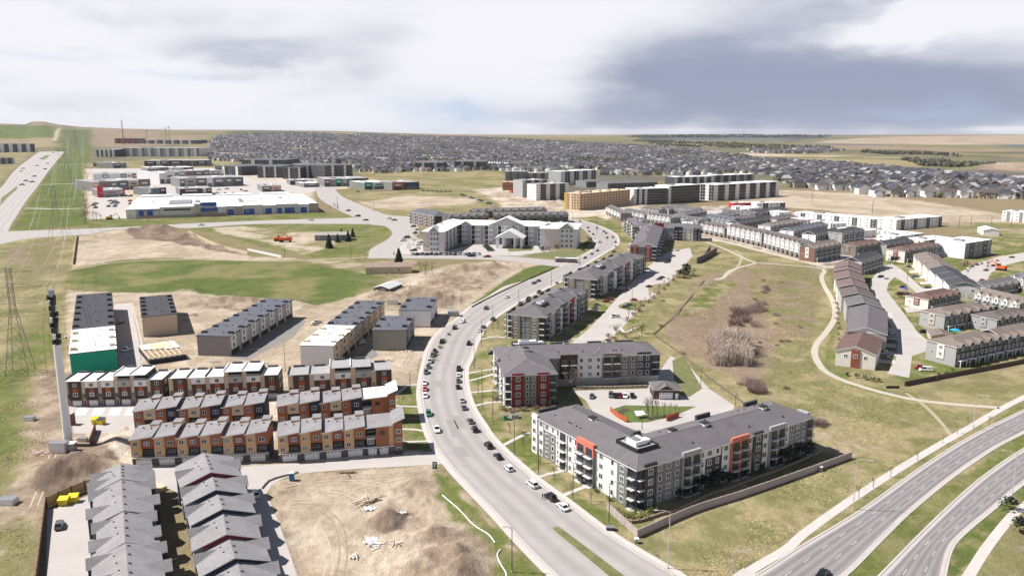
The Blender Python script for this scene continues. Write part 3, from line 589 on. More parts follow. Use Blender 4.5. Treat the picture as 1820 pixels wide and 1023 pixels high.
# side streets of the lower left
lot('street', [(795,823),(700,829),(640,832),(560,838),(522,843),(497,852),(482,862),(474,876),(486,905),(508,962),(534,1040),(410,1040),(380,900),(300,868),(235,862),(236,829),(420,829),(598,818),(700,810),(771,801)], .008, M_LOT, 'pale street in front of the orange town houses, bending down beside the dirt lot')
lot('yard', [(84,905),(105,900),(178,872),(200,880),(178,1040),(82,1060)], .008, M_LOT, 'pale concrete yard between brown fence and grey gabled houses')
lot('yard', [(118,718),(300,715),(300,762),(240,768),(132,770)], .008, M_LOT, 'concrete yard before the first white-roofed town houses')
lot('lane', [(203,540),(236,538),(262,640),(222,660),(206,640)], .008, M_LOT, 'site lane between the unfinished rows')
lot('lane', [(407,634),(519,568),(545,570),(520,600),(440,640)], .008, M_PATCH, 'dark paved strip beside the grey unfinished row')
lot('lane', [(648,620),(660,606),(672,632),(640,648),(620,648)], .008, M_PATCH, 'dark paved strip by the white unfinished row')
# drives and lots of the apartments on the right
lot('car_park', [(1186,448),(1226,440),(1231,455),(1180,510),(1140,545),(1098,590),(1060,612),(1010,612),(1040,590),(1070,560),(1105,520),(1150,475)], .008, M_LOT, 'long pale car park behind the dark apartment row')
lot('car_park', [(1015,694),(1150,690),(1192,632),(1225,650),(1260,690),(1305,720),(1300,750),(1200,790),(1120,760),(1060,740),(1040,710)], .008, M_LOT, 'pale car park in the courtyard between the two L-shaped apartments')
lot('street', [(1562,478),(1584,468),(1603,479),(1637,510),(1664,517),(1660,526),(1630,521),(1611,504),(1590,492),(1579,503),(1576,517),(1601,549),(1631,590),(1648,604),(1652,622),(1621,632),(1616,671),(1576,663),(1592,640),(1596,608),(1583,575),(1561,545),(1545,503)], .008, M_LOT, 'pale forked lane between the brown-roofed town houses')
for k_, (x_, y_) in enumerate(((1609, 472), (1615, 481), (1624, 491), (1634, 501), (1646, 511))): lot('driveway', [(x_, y_), (x_+20, y_-1), (x_+22, y_+3), (x_+2, y_+4)], .012, M_WALK, 'pale driveway on the right side of the forked lane')
for k_ in range(7): y_ = 553+k_*14; x_ = 1556+k_*3.2 if k_ < 4 else 1566-k_*1.0; lot('driveway', [(x_, y_), (x_+30, y_+2), (x_+32, y_+9), (x_, y_+7)], .012, M_WALK, 'pale driveway between the gabled row and the forked lane')
lot('street', [(1606,546),(1640,543),(1648,550),(1612,556)], .010, M_LOT, 'pale drive in front of the red-brown hip-roofed row')
lot('street', [(1690,506),(1706,484),(1735,468),(1775,456),(1830,447),(1830,461),(1790,470),(1762,484),(1750,504),(1742,520),(1700,530)], .010, M_LOT, 'pale street curving past the white modern block')
# courtyard island, median of the main road, lawns
M_LAWN = mat('lawn', (.095, .13, .032), .95, .25, .25, fine=.2); M_VERGE = mat('verge', (.135, .14, .055), .95, .3, .3, fine=.25)
lot('lawn_island', [(1085,728),(1110,720),(1200,722),(1236,722),(1200,738),(1150,750),(1110,750)], 0, M_LAWN, 'green lawn island in the courtyard car park', .12)
lot('median', [(981,939),(992,935),(1050,978),(1108,1022),(1150,1052),(1120,1052),(1085,1026)], 0, M_VERGE, 'narrow grass median at the foot of the curving road', .14)
lot('lawn', [(1195,640),(1215,632),(1248,690),(1225,705),(1200,700)], .014, M_VERGE, 'small lawn beside the courtyard garage')
# entrance walks of the apartments
for pts, lab in (([(892,792),(915,780),(940,768)],'first'),([(944,851),(975,842),(1005,835)],'second'),([(996,882),(1030,868),(1048,862)],'third'),([(838,722),(870,715),(895,714)],'fourth'),([(828,698),(870,694),(890,690)],'fifth'),([(827,664),(860,658),(885,655)],'sixth'),([(850,604),(880,598),(897,600)],'seventh'),([(828,678),(865,668),(888,660)],'eighth')):
    path(pts, 1.5, M_WALK, lab+' short entrance walk across the verge of the curving road', .06, 14)
for pts, lab in (([(702,721),(730,722),(748,723)],'upper'),([(715,762),(738,763),(758,766)],'middle'),([(716,785),(740,784),(766,783)],'lower'),([(704,700),(725,685),(742,683)],'top')):
    path(pts, 1.4, M_WALK, lab+' short walk from the town houses to the curving road', .06, 14)
path([(1010,602),(1080,600),(1092,588),(1100,578),(1110,590),(1130,582)], 1.6, M_WALK, 'thin winding garden path beside the car park', .04, 40)
# streets of the upper left
strip('road', edge_line([(-120,420),(-60,380),(0,335),(34,296),(74,264)], 60), edge_line([(10,425),(18,402),(26,390),(46,358),(70,327),(96,292),(119,262)], 60), .02, M_ROADW, label='wide arterial climbing to the hills at the far left')
strip('road', edge_line([(-80,418),(15,411),(109,408),(229,403),(340,397),(460,392),(618,387),(660,385)], 80), edge_line([(-80,450),(0,434),(51,424),(132,418),(254,410),(360,404),(460,398),(656,398),(700,398)], 80), .03, M_ROADW, label='street running left to right below the superstore')
strip('road', edge_line([(556,330),(562,340),(568,353),(598,372),(625,384),(656,398),(684,402),(697,414),(686,427),(662,440),(655,450),(660,458)], 80), edge_line([(592,330),(599,340),(612,351),(669,375),(692,382),(728,386),(741,399),(745,410),(740,421),(716,434),(699,448),(702,458)], 80), .04, M_ROADW, label='street bending past the vacant field to the white residence')
strip('road', edge_line([(690,384),(740,385),(790,384)], 20), edge_line([(700,397),(745,392),(790,390)], 20), .05, M_ROADW, label='short street stub behind the white residence')
strip('road', edge_line([(655,452),(702,453),(800,453),(900,455),(985,462),(1030,462)], 50), edge_line([(655,459),(702,459),(800,460),(900,463),(985,473),(1020,470)], 50), .05, M_ROADW, label='side street in front of the white residence')
for k, pts in enumerate(([(147,370),(100,371),(45,370)], [(152,326),(110,327),(68,328)], [(160,291),(130,292),(98,293)])):
    path(pts, (7, 8, 9)[k], M_WALK, ('nearest', 'middle', 'farthest')[k]+' cross path over the green power-line corridor', .02, 20)
lot('lot', [(165,350),(225,350),(225,388),(160,388)], .03, M_LOT, 'car park left of the superstore')
lot('lot', [(240,330),(440,318),(560,326),(560,340),(250,352)], .03, M_LOT, 'car park behind the superstore')
lot('lot', [(160,300),(440,298),(440,320),(240,330),(165,348)], .025, M_LOT, 'paved ground around the far shops')
lot('lot', [(700,420),(740,420),(790,447),(840,435),(900,432),(970,432),(985,445),(1000,450),(980,455),(702,452)], .02, M_LOT, 'car park in front of the white residence')
lot('lawn', [(900,440),(930,436),(950,440),(945,445),(905,447)], .05, M_VERGE, 'oval lawn before the white residence entrance')
lot('lawn', [(925,453),(985,446),(1030,444),(1050,430),(1056,432),(1050,445),(1010,458),(985,459)], .05, M_VERGE, 'lawn right of the white residence')
path([(660,457),(631,458),(580,460),(516,463),(440,463),(330,461),(210,466),(120,480)], 3.0, M_TRAIL, 'pale dirt track along the top of the green field', .03)

lot('median', [(2,352),(26,334),(31,330),(30,336),(12,352),(0,366)], .05, M_VERGE, 'grass median on the wide arterial at the left edge')
lot('median', [(72,283),(79,277),(86,275),(85,280),(78,284)], .05, M_VERGE, 'small grass median higher up the wide arterial')
lot('lot', [(1095,384),(1240,374),(1345,372),(1420,384),(1540,405),(1560,440),(1470,468),(1420,458),(1290,424),(1240,412),(1190,404)], .006, M_LOT, 'paved lanes between the rows of town houses')

M_TRACK = mat('tyre_track', (.29, .228, .165), .95, .25, .5); M_TRACK2 = mat('tyre_track_pale', (.45, .38, .295), .95, .2, .5); M_MAN = mat('manhole_iron', (.09, .085, .085), .7, .1)
for k, (pts, m) in enumerate((([(500,868),(560,858),(640,856),(700,866)], M_TRACK2), ([(505,880),(560,872),(620,880),(655,920),(650,960)], M_TRACK), ([(515,900),(560,900),(600,930),(610,985),(600,1030)], M_TRACK), ([(528,935),(570,950),(585,1000),(580,1030)], M_TRACK2), ([(540,860),(600,850),(680,845),(760,840)], M_TRACK), ([(520,890),(590,885),(640,868),(720,850)], M_TRACK2), ([(410,545),(470,560),(520,560),(560,552),(640,548)], M_TRACK), ([(440,640),(500,610),(540,580),(570,560)], M_TRACK), ([(455,650),(500,628),(525,605)], M_TRACK2), ([(770,560),(790,530),(830,515),(880,505)], M_TRACK2), ([(240,560),(250,600),(255,640)], M_TRACK), ([(720,650),(735,620),(750,600)], M_TRACK), ([(150,450),(220,440),(300,446),(380,452)], M_TRACK2), ([(60,900),(80,850),(100,800),(150,775)], M_TRACK2))):
    c = edge_line(pts, 50)
    for s_ in (-.9, .9):
        v = []; L_ = offset(c, s_+.2); R_ = offset(c, s_-.2); n_ = len(c); me = MB()
        for i in range(n_-1): me.face([(L_[i][0], L_[i][1], .03+.001*k), (L_[i+1][0], L_[i+1][1], .03+.001*k), (R_[i+1][0], R_[i+1][1], .03+.001*k), (R_[i][0], R_[i][1], .03+.001*k)], m)
        tag(me.build('tyre_track'), 'faint tyre track worn into the bare ground', None, None, 'structure')
mb = MB(); random.seed(91)
for k in range(46):
    i = random.randrange(25, 200); t = random.choice((.2, .38, .5, .62, .8)); q = ml[i]*(1-t)+mr[i]*t; a0 = random.random()
    mb.face([(q[0]+.36*math.cos(a0+j*.785), q[1]+.36*math.sin(a0+j*.785), .021) for j in range(8)], M_MAN)
tag(mb.build('manhole_covers'), 'dark manhole covers and drain lids in the curving road', None, None, 'structure')
for k in range(9):
    i = random.randrange(20, 190); t = random.uniform(.15, .7); w_ = random.uniform(.08, .22); j = i+random.randrange(2, 6)
    P4 = [ml[x]*(1-y)+mr[x]*y for x, y in ((i, t), (i, t+w_), (j, t+w_), (j, t))]
    tag(MB().face([(p[0], p[1], .017) for p in P4], M_ROADW if k % 2 else mat('road_patch', (.27, .25, .245), .9, .1, .3)).build('road_patch'), 'repaired patch in the curving road surface', None, None, 'structure')
# ------------------------------------------------------------------ building kit
W_WHITE = siding('siding_white', (.72, .71, .70)); W_LGREY = siding('siding_light_grey', (.36, .36, .365)); W_GREY = siding('siding_grey', (.20, .20, .20))
W_CHAR = siding('siding_charcoal', (.062, .064, .07)); W_TAUPE = siding('siding_taupe', (.205, .175, .155)); W_SAGE = siding('siding_sage', (.175, .18, .165))
W_CORAL = mat('panel_coral', (.56, .17, .125), .7, .06); W_RED = siding('siding_dark_red', (.20, .028, .03)); W_BLUEG = siding('siding_slate_blue', (.115, .14, .16))
W_ORANGE = siding('siding_ochre', (.58, .38, .20)); W_RUST = siding('siding_rust', (.31, .115, .058)); W_MAROON = siding('siding_maroon', (.255, .072, .048)); W_NAVY = siding('siding_navy', (.022, .03, .065))  # ochre, rust, maroon and tan raised to stand in for light on shaded fronts
W_BROWN = siding('siding_dark_brown', (.075, .045, .035)); W_TAN = siding('siding_tan', (.56, .44, .33)); W_BEIGE = siding('siding_beige', (.50, .44, .375)); W_STONE = mat('stone_grey_brown', (.13, .115, .11), .9, .25, 1.2)
W_CREAM = siding('siding_cream', (.72, .68, .62)); W_OSB = mat('sheathing_board', (.52, .385, .26), .9, .14, .5); W_WRAP = mat('house_wrap', (.74, .74, .76), .6, .06, .6); W_LUMB = mat('raw_lumber', (.60, .48, .34), .9, .2, 1.0)
W_GREENW = mat('green_wrap', (.0, .30, .20), .6, .08, .6); W_BLUE = mat('store_blue', (.015, .085, .34), .6, .05); W_REDB = mat('store_red', (.55, .03, .05), .6, .05); W_CONC = mat('cast_concrete', (.36, .355, .36), .85, .1, .4)
W_BRICKR = mat('brick_red_brown', (.20, .115, .09), .9, .15, 1.0); W_PINK = mat('block_pink_grey', (.40, .31, .29), .9, .08)
TRIM = mat('white_trim', (.80, .80, .80), .5, .0); DARKT = mat('dark_trim', (.025, .025, .028), .5, .0); METAL = mat('grey_metal', (.33, .33, .35), .45, .05, metal=.6)
GLASS = mat('window_glass', (.030, .036, .044), .08, .0, spec=.7); GLASSB = mat('window_glass_light', (.12, .15, .17), .1, .0, spec=.7); RECESS = mat('recess_shade', (.03, .03, .033), .8, .0)  # RECESS: flat dark colour standing in for shade inside openings and recesses
GLRAIL = mat('balcony_glass', (.10, .12, .13), .15, .0, spec=.6); WOODC = mat('cedar_wood', (.33, .17, .075), .8, .15, 1.0)
R_GREY = shingle('shingle_grey', (.137, .128, .137)); R_LIGHT = shingle('shingle_light_grey', (.245, .235, .245)); R_DARK = shingle('shingle_charcoal', (.060, .060, .070)); R_BROWN = shingle('shingle_brown', (.135, .088, .080)); R_TAUPE = shingle('shingle_taupe', (.185, .152, .138))
R_WHITE = mat('membrane_white', (.76, .75, .75), .7, .05, .3); R_FLATG = mat('membrane_grey', (.32, .31, .32), .85, .1, .3); R_BLUEG = shingle('shingle_blue_grey', (.11, .115, .14)); R_MAUVE = shingle('shingle_mauve', (.165, .118, .116))
MB.caps = mat('ridge_cap', (.21, .20, .205), .9, .1, .5)
_cache = {}
def shared(key, fn, name):
    if key not in _cache: _cache[key] = fn().mesh(name)
    return _cache[key]
def win_mesh(w, h, fr=.14, frame=TRIM, glass=GLASS, bars=1):
    def mk():
        m = MB(); a, b, d = w/2, h/2, .09
        for q in ((-a-fr, -b-fr, a+fr, -b), (-a-fr, b, a+fr, b+fr), (-a-fr, -b, -a, b), (a, -b, a+fr, b)): m.box(q[0], -d, q[1], q[2], .02, q[3], frame, bottom=True)
        m.face([(-a, -.03, -b), (a, -.03, -b), (a, -.03, b), (-a, -.03, b)], glass)
        if bars and w > 1.0: m.box(-.05, -.07, -b, .05, 0, b, frame)
        return m
    return shared(('win', w, h, fr, frame.name, glass.name, bars), mk, 'window')
def balc_mesh(w, d, h=2.7, rail='bar', slab=TRIM):
    """flat dark panel painted for the shade of an opening, glazed door, floor slab, and a front rail of its own"""
    def mk():
        m = MB(); a = w/2
        m.face([(-a+.1, -.04, .05), (a-.1, -.04, .05), (a-.1, -.04, h-.35), (-a+.1, -.04, h-.35)], RECESS)
        m.box(-.1*w, -.08, .05, .34*w, -.04, h-.55, GLASS); m.box(-.42*w, -.08, .05, -.14*w, -.04, h-.6, GLASS)
        m.box(-a, -d, -.14, a, 0, .02, slab)
        r = DARKT
        m.box(-a, -d, 1.0, a, -d+.06, 1.07, r)
        if rail == 'glass': m.box(-a, -d+.02, .08, a, -d+.05, 1.0, GLRAIL)
        else:
            n = max(3, int(w/.45))
            for k in range(n+1): x = -a+.03+(w-.06)*k/n; m.box(x-.035, -d+.01, .02, x+.035, -d+.05, 1.0, r, bottom=False)
        for s in (-a, a-.05): m.box(s, -d, 1.0, s+.05, 0, 1.07, r); m.box(s, -d, .1, s+.05, -.02, 1.0, GLRAIL if rail == 'glass' else r) if rail == 'glass' else None
        return m
    return shared(('bal', w, d, h, rail, slab.name), mk, 'balcony')
def gdoor_mesh(w, h, m_=TRIM):
    def mk():
        m = MB(); m.box(-w/2, -.05, 0, w/2, .02, h, m_)
        for k in range(1, 4): z = h*k/4; m.box(-w/2, -.055, z-.02, w/2, -.05, z+.02, METAL, bottom=False)
        n = max(2, int(w/.9))
        for k in range(n): x = -w/2+w*(k+.5)/n; m.box(x-.25, -.06, h*.80, x+.25, -.05, h*.93, GLASS, bottom=False)
        return m
    return shared(('gd', w, h, m_.name), mk, 'garage_door')
def door_mesh(w=1.0, h=2.1, m_=DARKT):
    def mk():
        m = MB(); m.box(-w/2-.1, -.04, 0, w/2+.1, .02, h+.1, TRIM); m.box(-w/2, -.07, 0, w/2, -.04, h, m_); return m
    return shared(('door', w, h, m_.name), mk, 'door')
class Wall:
    """a stretch of wall in a building's own frame, left end first as seen from outside"""
    def __init__(s, root, a, b):
        s.root = root; s.a = Vector(a); d = Vector(b)-s.a; s.L = d.length; s.d = d/s.L; s.n = Vector((s.d.y, -s.d.x)); s.rz = math.atan2(s.d.y, s.d.x)
    def at(s, t, out=0.0, z=0.0): p = s.a+s.d*t+s.n*out; return (p.x, p.y, z)
    def item(s, name, me, t, z, out=0.0, label=None): return put(name, me, s.root, s.at(t, out, z), s.rz, label)
    def slab(s, name, t0, t1, z0, z1, proud, m, back=0.0, label=None, top=None):
        """panel proud of the wall"""
        w = t1-t0; key = ('slab', round(w, 2), round(z1-z0, 2), round(proud, 2), m.name, round(back, 2))
        def mk(): return MB().box(-w/2, -proud, 0, w/2, back, z1-z0, m, top)
        return put(name, shared(key, mk, name), s.root, s.at((t0+t1)/2, 0, z0), s.rz, label)
    def win(s, t, z, w=1.5, h=1.5, out=0.0, frame=TRIM, glass=None, fr=.14):
        return s.item('window', win_mesh(w, h, fr, frame, glass or (GLASSB if random.random() < .3 else GLASS)), t, z, out)
def facade(wall, bays, floors, fh, top, z0=0.0, scale=True):
    """bays: (width, kind, material[, options]); kinds w, ww, www, b (balcony stack), p (balcony bay with parapet), . (blank)"""
    k = wall.L/sum(b[0] for b in bays) if scale else 1.0; t = 0
    for bi, b in enumerate(bays):
        if bi and floors == 4 and bi % 2 == 0 and wall.L > 15: wall.slab('downpipe', t-.07, t+.07, z0+.1, top-.05, .34, DARKT if b[2] is W_WHITE else METAL)
        w = b[0]*k; kind = b[1]; m = b[2]; o = b[3] if len(b) > 3 else {}
        pr = o.get('proud', {'p': .75, 'b': .25, 't': .6}.get(kind, .14)); zt = top+o.get('up', {'p': 1.1, 't': .9}.get(kind, -.02)); zb = z0+o.get('from', 0)
        if m is not None: 
            ztop = o.get('to', zt)
            wall.slab('cladding_panel', t+.02, t+w-.02, zb, ztop, pr, m)
            if 'top_m' in o: wall.slab('cladding_panel', t+.02, t+w-.02, ztop+.003, zt, pr, o['top_m'])
        fl = range(o.get('f0', 0), floors)
        for f in fl:
            z = z0+f*fh
            if kind in ('w', 'ww', 'www', 't'):
                n = {'w': 1, 't': 1, 'ww': 2, 'www': 3}[kind]
                for j in range(n):
                    ww = o.get('ww', 1.45 if (j+n) % 2 == 0 or n == 1 else 1.0)
                    wall.win(t+w*(j+.5)/n, z+fh*.55, min(ww, w/n*.62), o.get('wh', 1.45), pr if m is not None else .0, glass=o.get('glass'))
            elif kind in ('b', 'p'):
                n = o.get('n', 2 if w > 5.5 else 1)
                for j in range(n):
                    bw = w/n*.78
                    wall.item('balcony', balc_mesh(round(bw, 1), 1.1, fh, o.get('rail', 'bar'), o.get('slab', TRIM)), t+w*(j+.5)/n, z+.1, pr)
        t += w
def roof_vents(root, spots, m=DARKT):
    def mk():
        b = MB(); b.box(-.9, -.8, 0, .9, .8, 1.0, TRIM); b.box(-1.1, -1.0, 1.0, 1.1, 1.0, 1.35, DARKT); return b
    for p in spots: put('roof_vent', shared(('rv',), mk, 'roof_vent'), root, p)
def small_vents(root, spots):
    def mk(): return MB().box(-.18, -.18, -.15, .18, .18, .35, DARKT)
    for p in spots: put('roof_pipe', shared(('sv',), mk, 'roof_pipe'), root, p)
def roof_well(root, x0, y0, x1, y1, z, zr):
    """sunk mechanical well: dark screen walls and white units"""
    b = MB(); t = .25
    for q in ((x0, y0, x1, y0+t), (x0, y1-t, x1, y1), (x0, y0+t, x0+t, y1-t), (x1-t, y0+t, x1, y1-t)): b.box(q[0], q[1], z, q[2], q[3], zr, DARKT)
    b.box(x0+t, y0+t, z, x1-t, y1-t, zr-.5, R_FLATG); b.build('roof_well', root)
    u = MB(); w, d = x1-x0, y1-y0
    u.box(x0+w*.2, y0+d*.25, zr-.5, x0+w*.72, y0+d*.72, zr+.9, TRIM); u.box(x0+w*.25, y0+d*.33, zr+.9, x0+w*.5, y0+d*.65, zr+1.25, METAL); u.build('air_unit', root)
    u = MB(); u.box(x0+w*.78, y0+d*.3, zr-.5, x0+w*.92, y0+d*.55, zr+.5, TRIM); u.build('air_unit', root)
def base_walls(root, rects, z0, z1, m):
    for (x0, y0, x1, y1) in rects: MB().box(x0, y0, z0, x1, y1, z1, m, bottom=False).build('wall', root)
# ------------------------------------------------------------------ the five dark apartment blocks
FH, AH = 2.95, 12.0
def apt_root(name, label, o, rz): return thing(name, label, 'apartment building', (o.x, o.y, 0), rz)
# A: the L-shaped one in front
o, rz, Lr = frame_px((1129, 908), (1440, 804)); LL = 49.0; D = 17.5
a = apt_root('apartment_building', 'large L-shaped grey and white apartment block with coral panels, nearest the arterial', o, rz)
MB().prism([(0, 0), (Lr, 0), (Lr, D), (D, D), (D, LL), (0, LL)], -.2, AH, W_LGREY).build('wall', a)
MB().hip(0, 0, Lr, D, AH+.02, 3.0, .7, R_GREY, TRIM).hip(0, 0, D, LL, AH+.05, 3.0, .65, R_GREY, TRIM).build('roof', a)
facade(Wall(a, (0, LL), (0, 0)), [(3, 't', W_WHITE, {'glass': GLASS}), (3.2, 'w', W_WHITE), (6.5, 'ww', W_GREY, {'to': 9.2, 'top_m': W_WHITE}), (2, 'w', W_WHITE, {'ww': .8}), (4, 'b', W_WHITE, {'proud': .5}), (5.5, 'ww', W_WHITE, {'ww': .9}),
    (8, 'p', W_GREY, {'to': 9.2, 'top_m': W_CORAL, 'proud': 1.1}), (10, 'ww', W_WHITE), (4.3, 't', W_SAGE, {'up': .4}), (3, 'b', W_CHAR, {'proud': .1})], 4, FH, AH)
facade(Wall(a, (0, 0), (Lr, 0)), [(2.6, 'b', W_CHAR, {'proud': .1}), (4.8, 't', W_CHAR, {'up': 1.0}), (10.5, 'www', W_GREY), (7.6, 'p', W_LGREY), (2.6, 'w', W_WHITE, {'ww': .9}), (7, 'ww', W_CHAR, {'to': 8.9, 'top_m': W_WHITE}), (4, 'w', W_WHITE),
    (8, 'p', W_CORAL), (2.4, 'w', W_WHITE, {'ww': .9}), (4.4, 't', W_CHAR, {'up': .8}), (3.4, 'w', W_WHITE), (7.6, 'p', W_LGREY), (2.6, 'w', W_WHITE, {'ww': .9}), (9, 'www', W_GREY, {'from': 5.9}), (3.4, 'b', W_CHAR)], 4, FH, AH)
for w_, n in ((Wall(a, (Lr, D), (D, D)), 8), (Wall(a, (Lr, 0), (Lr, D)), 3), (Wall(a, (D, D), (D, LL)), 5), (Wall(a, (D, LL), (0, LL)), 3)):
    facade(w_, [(4, 'ww' if k % 2 else 'b', (W_CHAR, W_GREY, W_WHITE)[k % 3]) for k in range(n)], 4, FH, AH)
roof_well(a, 4.5, 5, 12.5, 14, AH+1.2, AH+2.9); roof_vents(a, [(8.8, 30, AH+2.4), (34, 8.4, AH+2.5), (60, 8.6, AH+2.5), (23, 10.5, AH+1.9)])
small_vents(a, [(random.uniform(18, Lr-6), random.choice((3, 5, 12, 14)), AH+1.3) for _ in range(12)]+[(random.choice((3.5, 13)), random.uniform(18, LL-6), AH+1.3) for _ in range(9)])
for x0, x1, y in ((10, 17, D+.1), (40, 46, D+.1), (62, 68, D+.1)): MB().box(x0, y-.2, AH-.5, x1, y+.6, AH+1.6, W_CHAR).build('parapet', a)
MB().box(2, LL-.3, AH-.5, 9, LL+.5, AH+1.4, W_CHAR).build('parapet', a); MB().box(Lr-.2, 2, AH-.6, Lr+1.2, 6, AH+.7, W_LGREY).build('parapet', a)
# B: red-fronted one across the courtyard
o, rz, L1 = frame_px((897, 722), (988, 718)); L2, YB, YE = 66.0, 21.0, 39.0
b_ = apt_root('apartment_building', 'L-shaped apartment block with dark red end panels facing the courtyard lawn', o, rz)
MB().prism([(0, 0), (L1, 0), (L1, YB), (L2, YB), (L2, YE), (0, YE)], -.2, AH, W_GREY).build('wall', b_)
MB().hip(0, YB, L2, YE, AH+.02, 3.0, .7, R_GREY, TRIM).hip(0, 0, L1, YE, AH+.05, 3.1, .65, R_GREY, TRIM).build('roof', b_)
facade(Wall(b_, (0, 0), (L1, 0)), [(2.6, 'b', W_WHITE, {'proud': .1}), (4.4, 't', W_RED, {'up': .7}), (4.8, 'ww', W_SAGE, {'ww': .8}), (4.4, 't', W_RED, {'up': .7}), (2.6, 'b', W_BLUEG, {'proud': .1})], 4, FH, AH)
facade(Wall(b_, (0, YE), (0, 0)), [(5, 'w', W_WHITE), (5, 'b', W_CHAR), (6, 'ww', W_WHITE), (5, 'p', W_GREY), (6, 'ww', W_WHITE), (6, 'b', W_CHAR), (5, 'w', W_WHITE)], 4, FH, AH)
facade(Wall(b_, (L1, YB), (L2, YB)), [(1.6, 'w', W_TAUPE, {'ww': .8, 'f0': 1, 'from': 3.2}), (4, 'w', W_TAUPE, {'f0': 1, 'from': 3.2}), (7, 'p', W_BROWN, {'f0': 1, 'from': 3.2}), (10.5, 'www', W_WHITE, {'f0': 1, 'from': 3.2}), (7.6, 'p', W_TAUPE, {'f0': 1, 'from': 3.2}), (6.8, 'ww', W_TAUPE, {'f0': 1, 'from': 3.2}), (6, 'ww', W_CHAR, {'f0': 1, 'from': 3.2, 'up': 1.0}), (3.6, 'b', W_CHAR, {'f0': 1, 'from': 3.2})], 4, FH, AH)
wb = Wall(b_, (L1, YB), (L2, YB)); wb.slab('cladding_panel', 12.6, 23, 3.0+.2, 9.0, .30, W_TAUPE) if False else None
wb.slab('base_course', 0, L2-L1, 0, 3.18, .25, W_CONC)
for t in (31, 36): wb.item('garage_door', gdoor_mesh(3.0, 2.5, METAL), t, .1, .26)
facade(Wall(b_, (L2, YB), (L2, YE)), [(5, 'ww', W_GREY), (6, 'b', W_CHAR), (5, 'ww', W_GREY)], 4, FH, AH)
facade(Wall(b_, (L1, 0), (L1, YB)), [(4, 'w', W_BLUEG), (5, 'b', W_CHAR), (5, 'ww', W_GREY), (5, 'w', W_CHAR)], 4, FH, AH)
facade(Wall(b_, (L2, YE), (0, YE)), [(6, ('ww', 'b')[k % 2], (W_GREY, W_CHAR, W_WHITE)[k % 3]) for k in range(11)], 4, FH, AH)
roof_well(b_, 7, 31, 21, 36, AH+1.6, AH+3.2); roof_vents(b_, [(11.5, 24, AH+2.6), (29, 31, AH+2.6), (47, 31, AH+2.6)])
small_vents(b_, [(random.uniform(22, L2-5), random.choice((24, 26, 34, 36)), AH+1.4) for _ in range(9)]+[(random.choice((4, 14)), random.uniform(6, 20), AH+1.4) for _ in range(6)])
MB().hip(38, YB-.3, 47, YB+9, AH+.03, 2.3, .5, R_GREY, TRIM).build('roof', b_)
for x0, x1 in ((24, 31), (40, 46), (52, 60)): MB().box(x0, YE-.3, AH-.5, x1, YE+.5, AH+1.3, W_CHAR).build('parapet', b_)
# C, D: the two long ones behind
def long_apt(label, p0, p1, pb, hue, seed, well):
    random.seed(seed)
    a = P(*p1); bk = P(*pb); d = bk-a; Lg = d.length; rz = math.atan2(d.y, d.x); w = (P(*p0)-a).length*.97
    r = apt_root('apartment_building', label, a, rz)
    MB().box(0, 0, -.2, Lg, w, AH, W_GREY, bottom=False).build('wall', r)
    MB().hip(0, 0, Lg, w, AH+.02, 3.0, .7, R_GREY, TRIM).hip(Lg*.42, -.3, Lg*.42+9, w*.5, AH+.03, 2.2, .6, R_GREY, TRIM).hip(Lg*.72, -.3, Lg*.72+8, w*.5, AH+.03, 2.2, .6, R_GREY, TRIM).build('roof', r)
    facade(Wall(r, (0, w), (0, 0)), [(2.4, 'b', W_WHITE, {'proud': .1}), (4.4, 't', W_TAUPE, {'up': .2}), (5.2, 'ww', hue, {'ww': .9}), (4.4, 't', W_TAUPE, {'up': .2}), (3, 'b', W_CHAR, {'proud': .1})], 4, FH, AH)
    facade(Wall(r, (0, 0), (Lg, 0)), [(3, 'b', W_CHAR), (4, 't', W_CHAR), (7, 'ww', W_LGREY), (6, 'p', W_GREY), (6, 'ww', W_WHITE), (6, 'p', W_CHAR), (5, 'w', W_LGREY), (6, 'p', W_RED), (6, 'ww', W_WHITE), (4, 't', W_CHAR), (6, 'p', W_LGREY), (5, 'ww', W_GREY), (4, 't', W_CHAR)], 4, FH, AH)
    facade(Wall(r, (Lg, w), (0, w)), [(6, ('ww', 'p', 'w')[k % 3], (W_WHITE, W_CHAR, W_GREY, W_LGREY)[k % 4]) for k in range(11)], 4, FH, AH)
    facade(Wall(r, (Lg, 0), (Lg, w)), [(4, 'ww', W_GREY), (4, 'b', W_CHAR), (4, 'ww', W_GREY)], 4, FH, AH)
    roof_well(r, Lg*well, w*.3, Lg*well+9, w*.3+6, AH+1.4, AH+3.0); roof_vents(r, [(Lg*.5, w*.5, AH+2.6), (Lg*.75, w*.5, AH+2.6)])
    small_vents(r, [(random.uniform(6, Lg-6), random.choice((w*.2, w*.3, w*.72)), AH+1.2) for _ in range(9)])
    for k in range(6): x = Lg*(.08+.15*k); MB().box(x, w-.3, AH-.5, x+4.5, w+.4, AH+1.5, W_CHAR if k % 2 else W_BROWN).build('parapet', r)
    for t in (.33, .6, .82): MB().box(Lg*t, -.5, AH-.5, Lg*t+4, .2, AH+1.2, W_CHAR).build('parapet', r)
    return r
long_apt('long dark grey apartment block with a slate blue end panel, second up the curving road', (897, 601), (969, 606), (1043, 553), W_BLUEG, 11, .18)
long_apt('long dark grey apartment block with a grey end, third up the curving road', (998, 527), (1059, 531), (1146, 483), W_GREY, 12, .25)
random.seed(5)
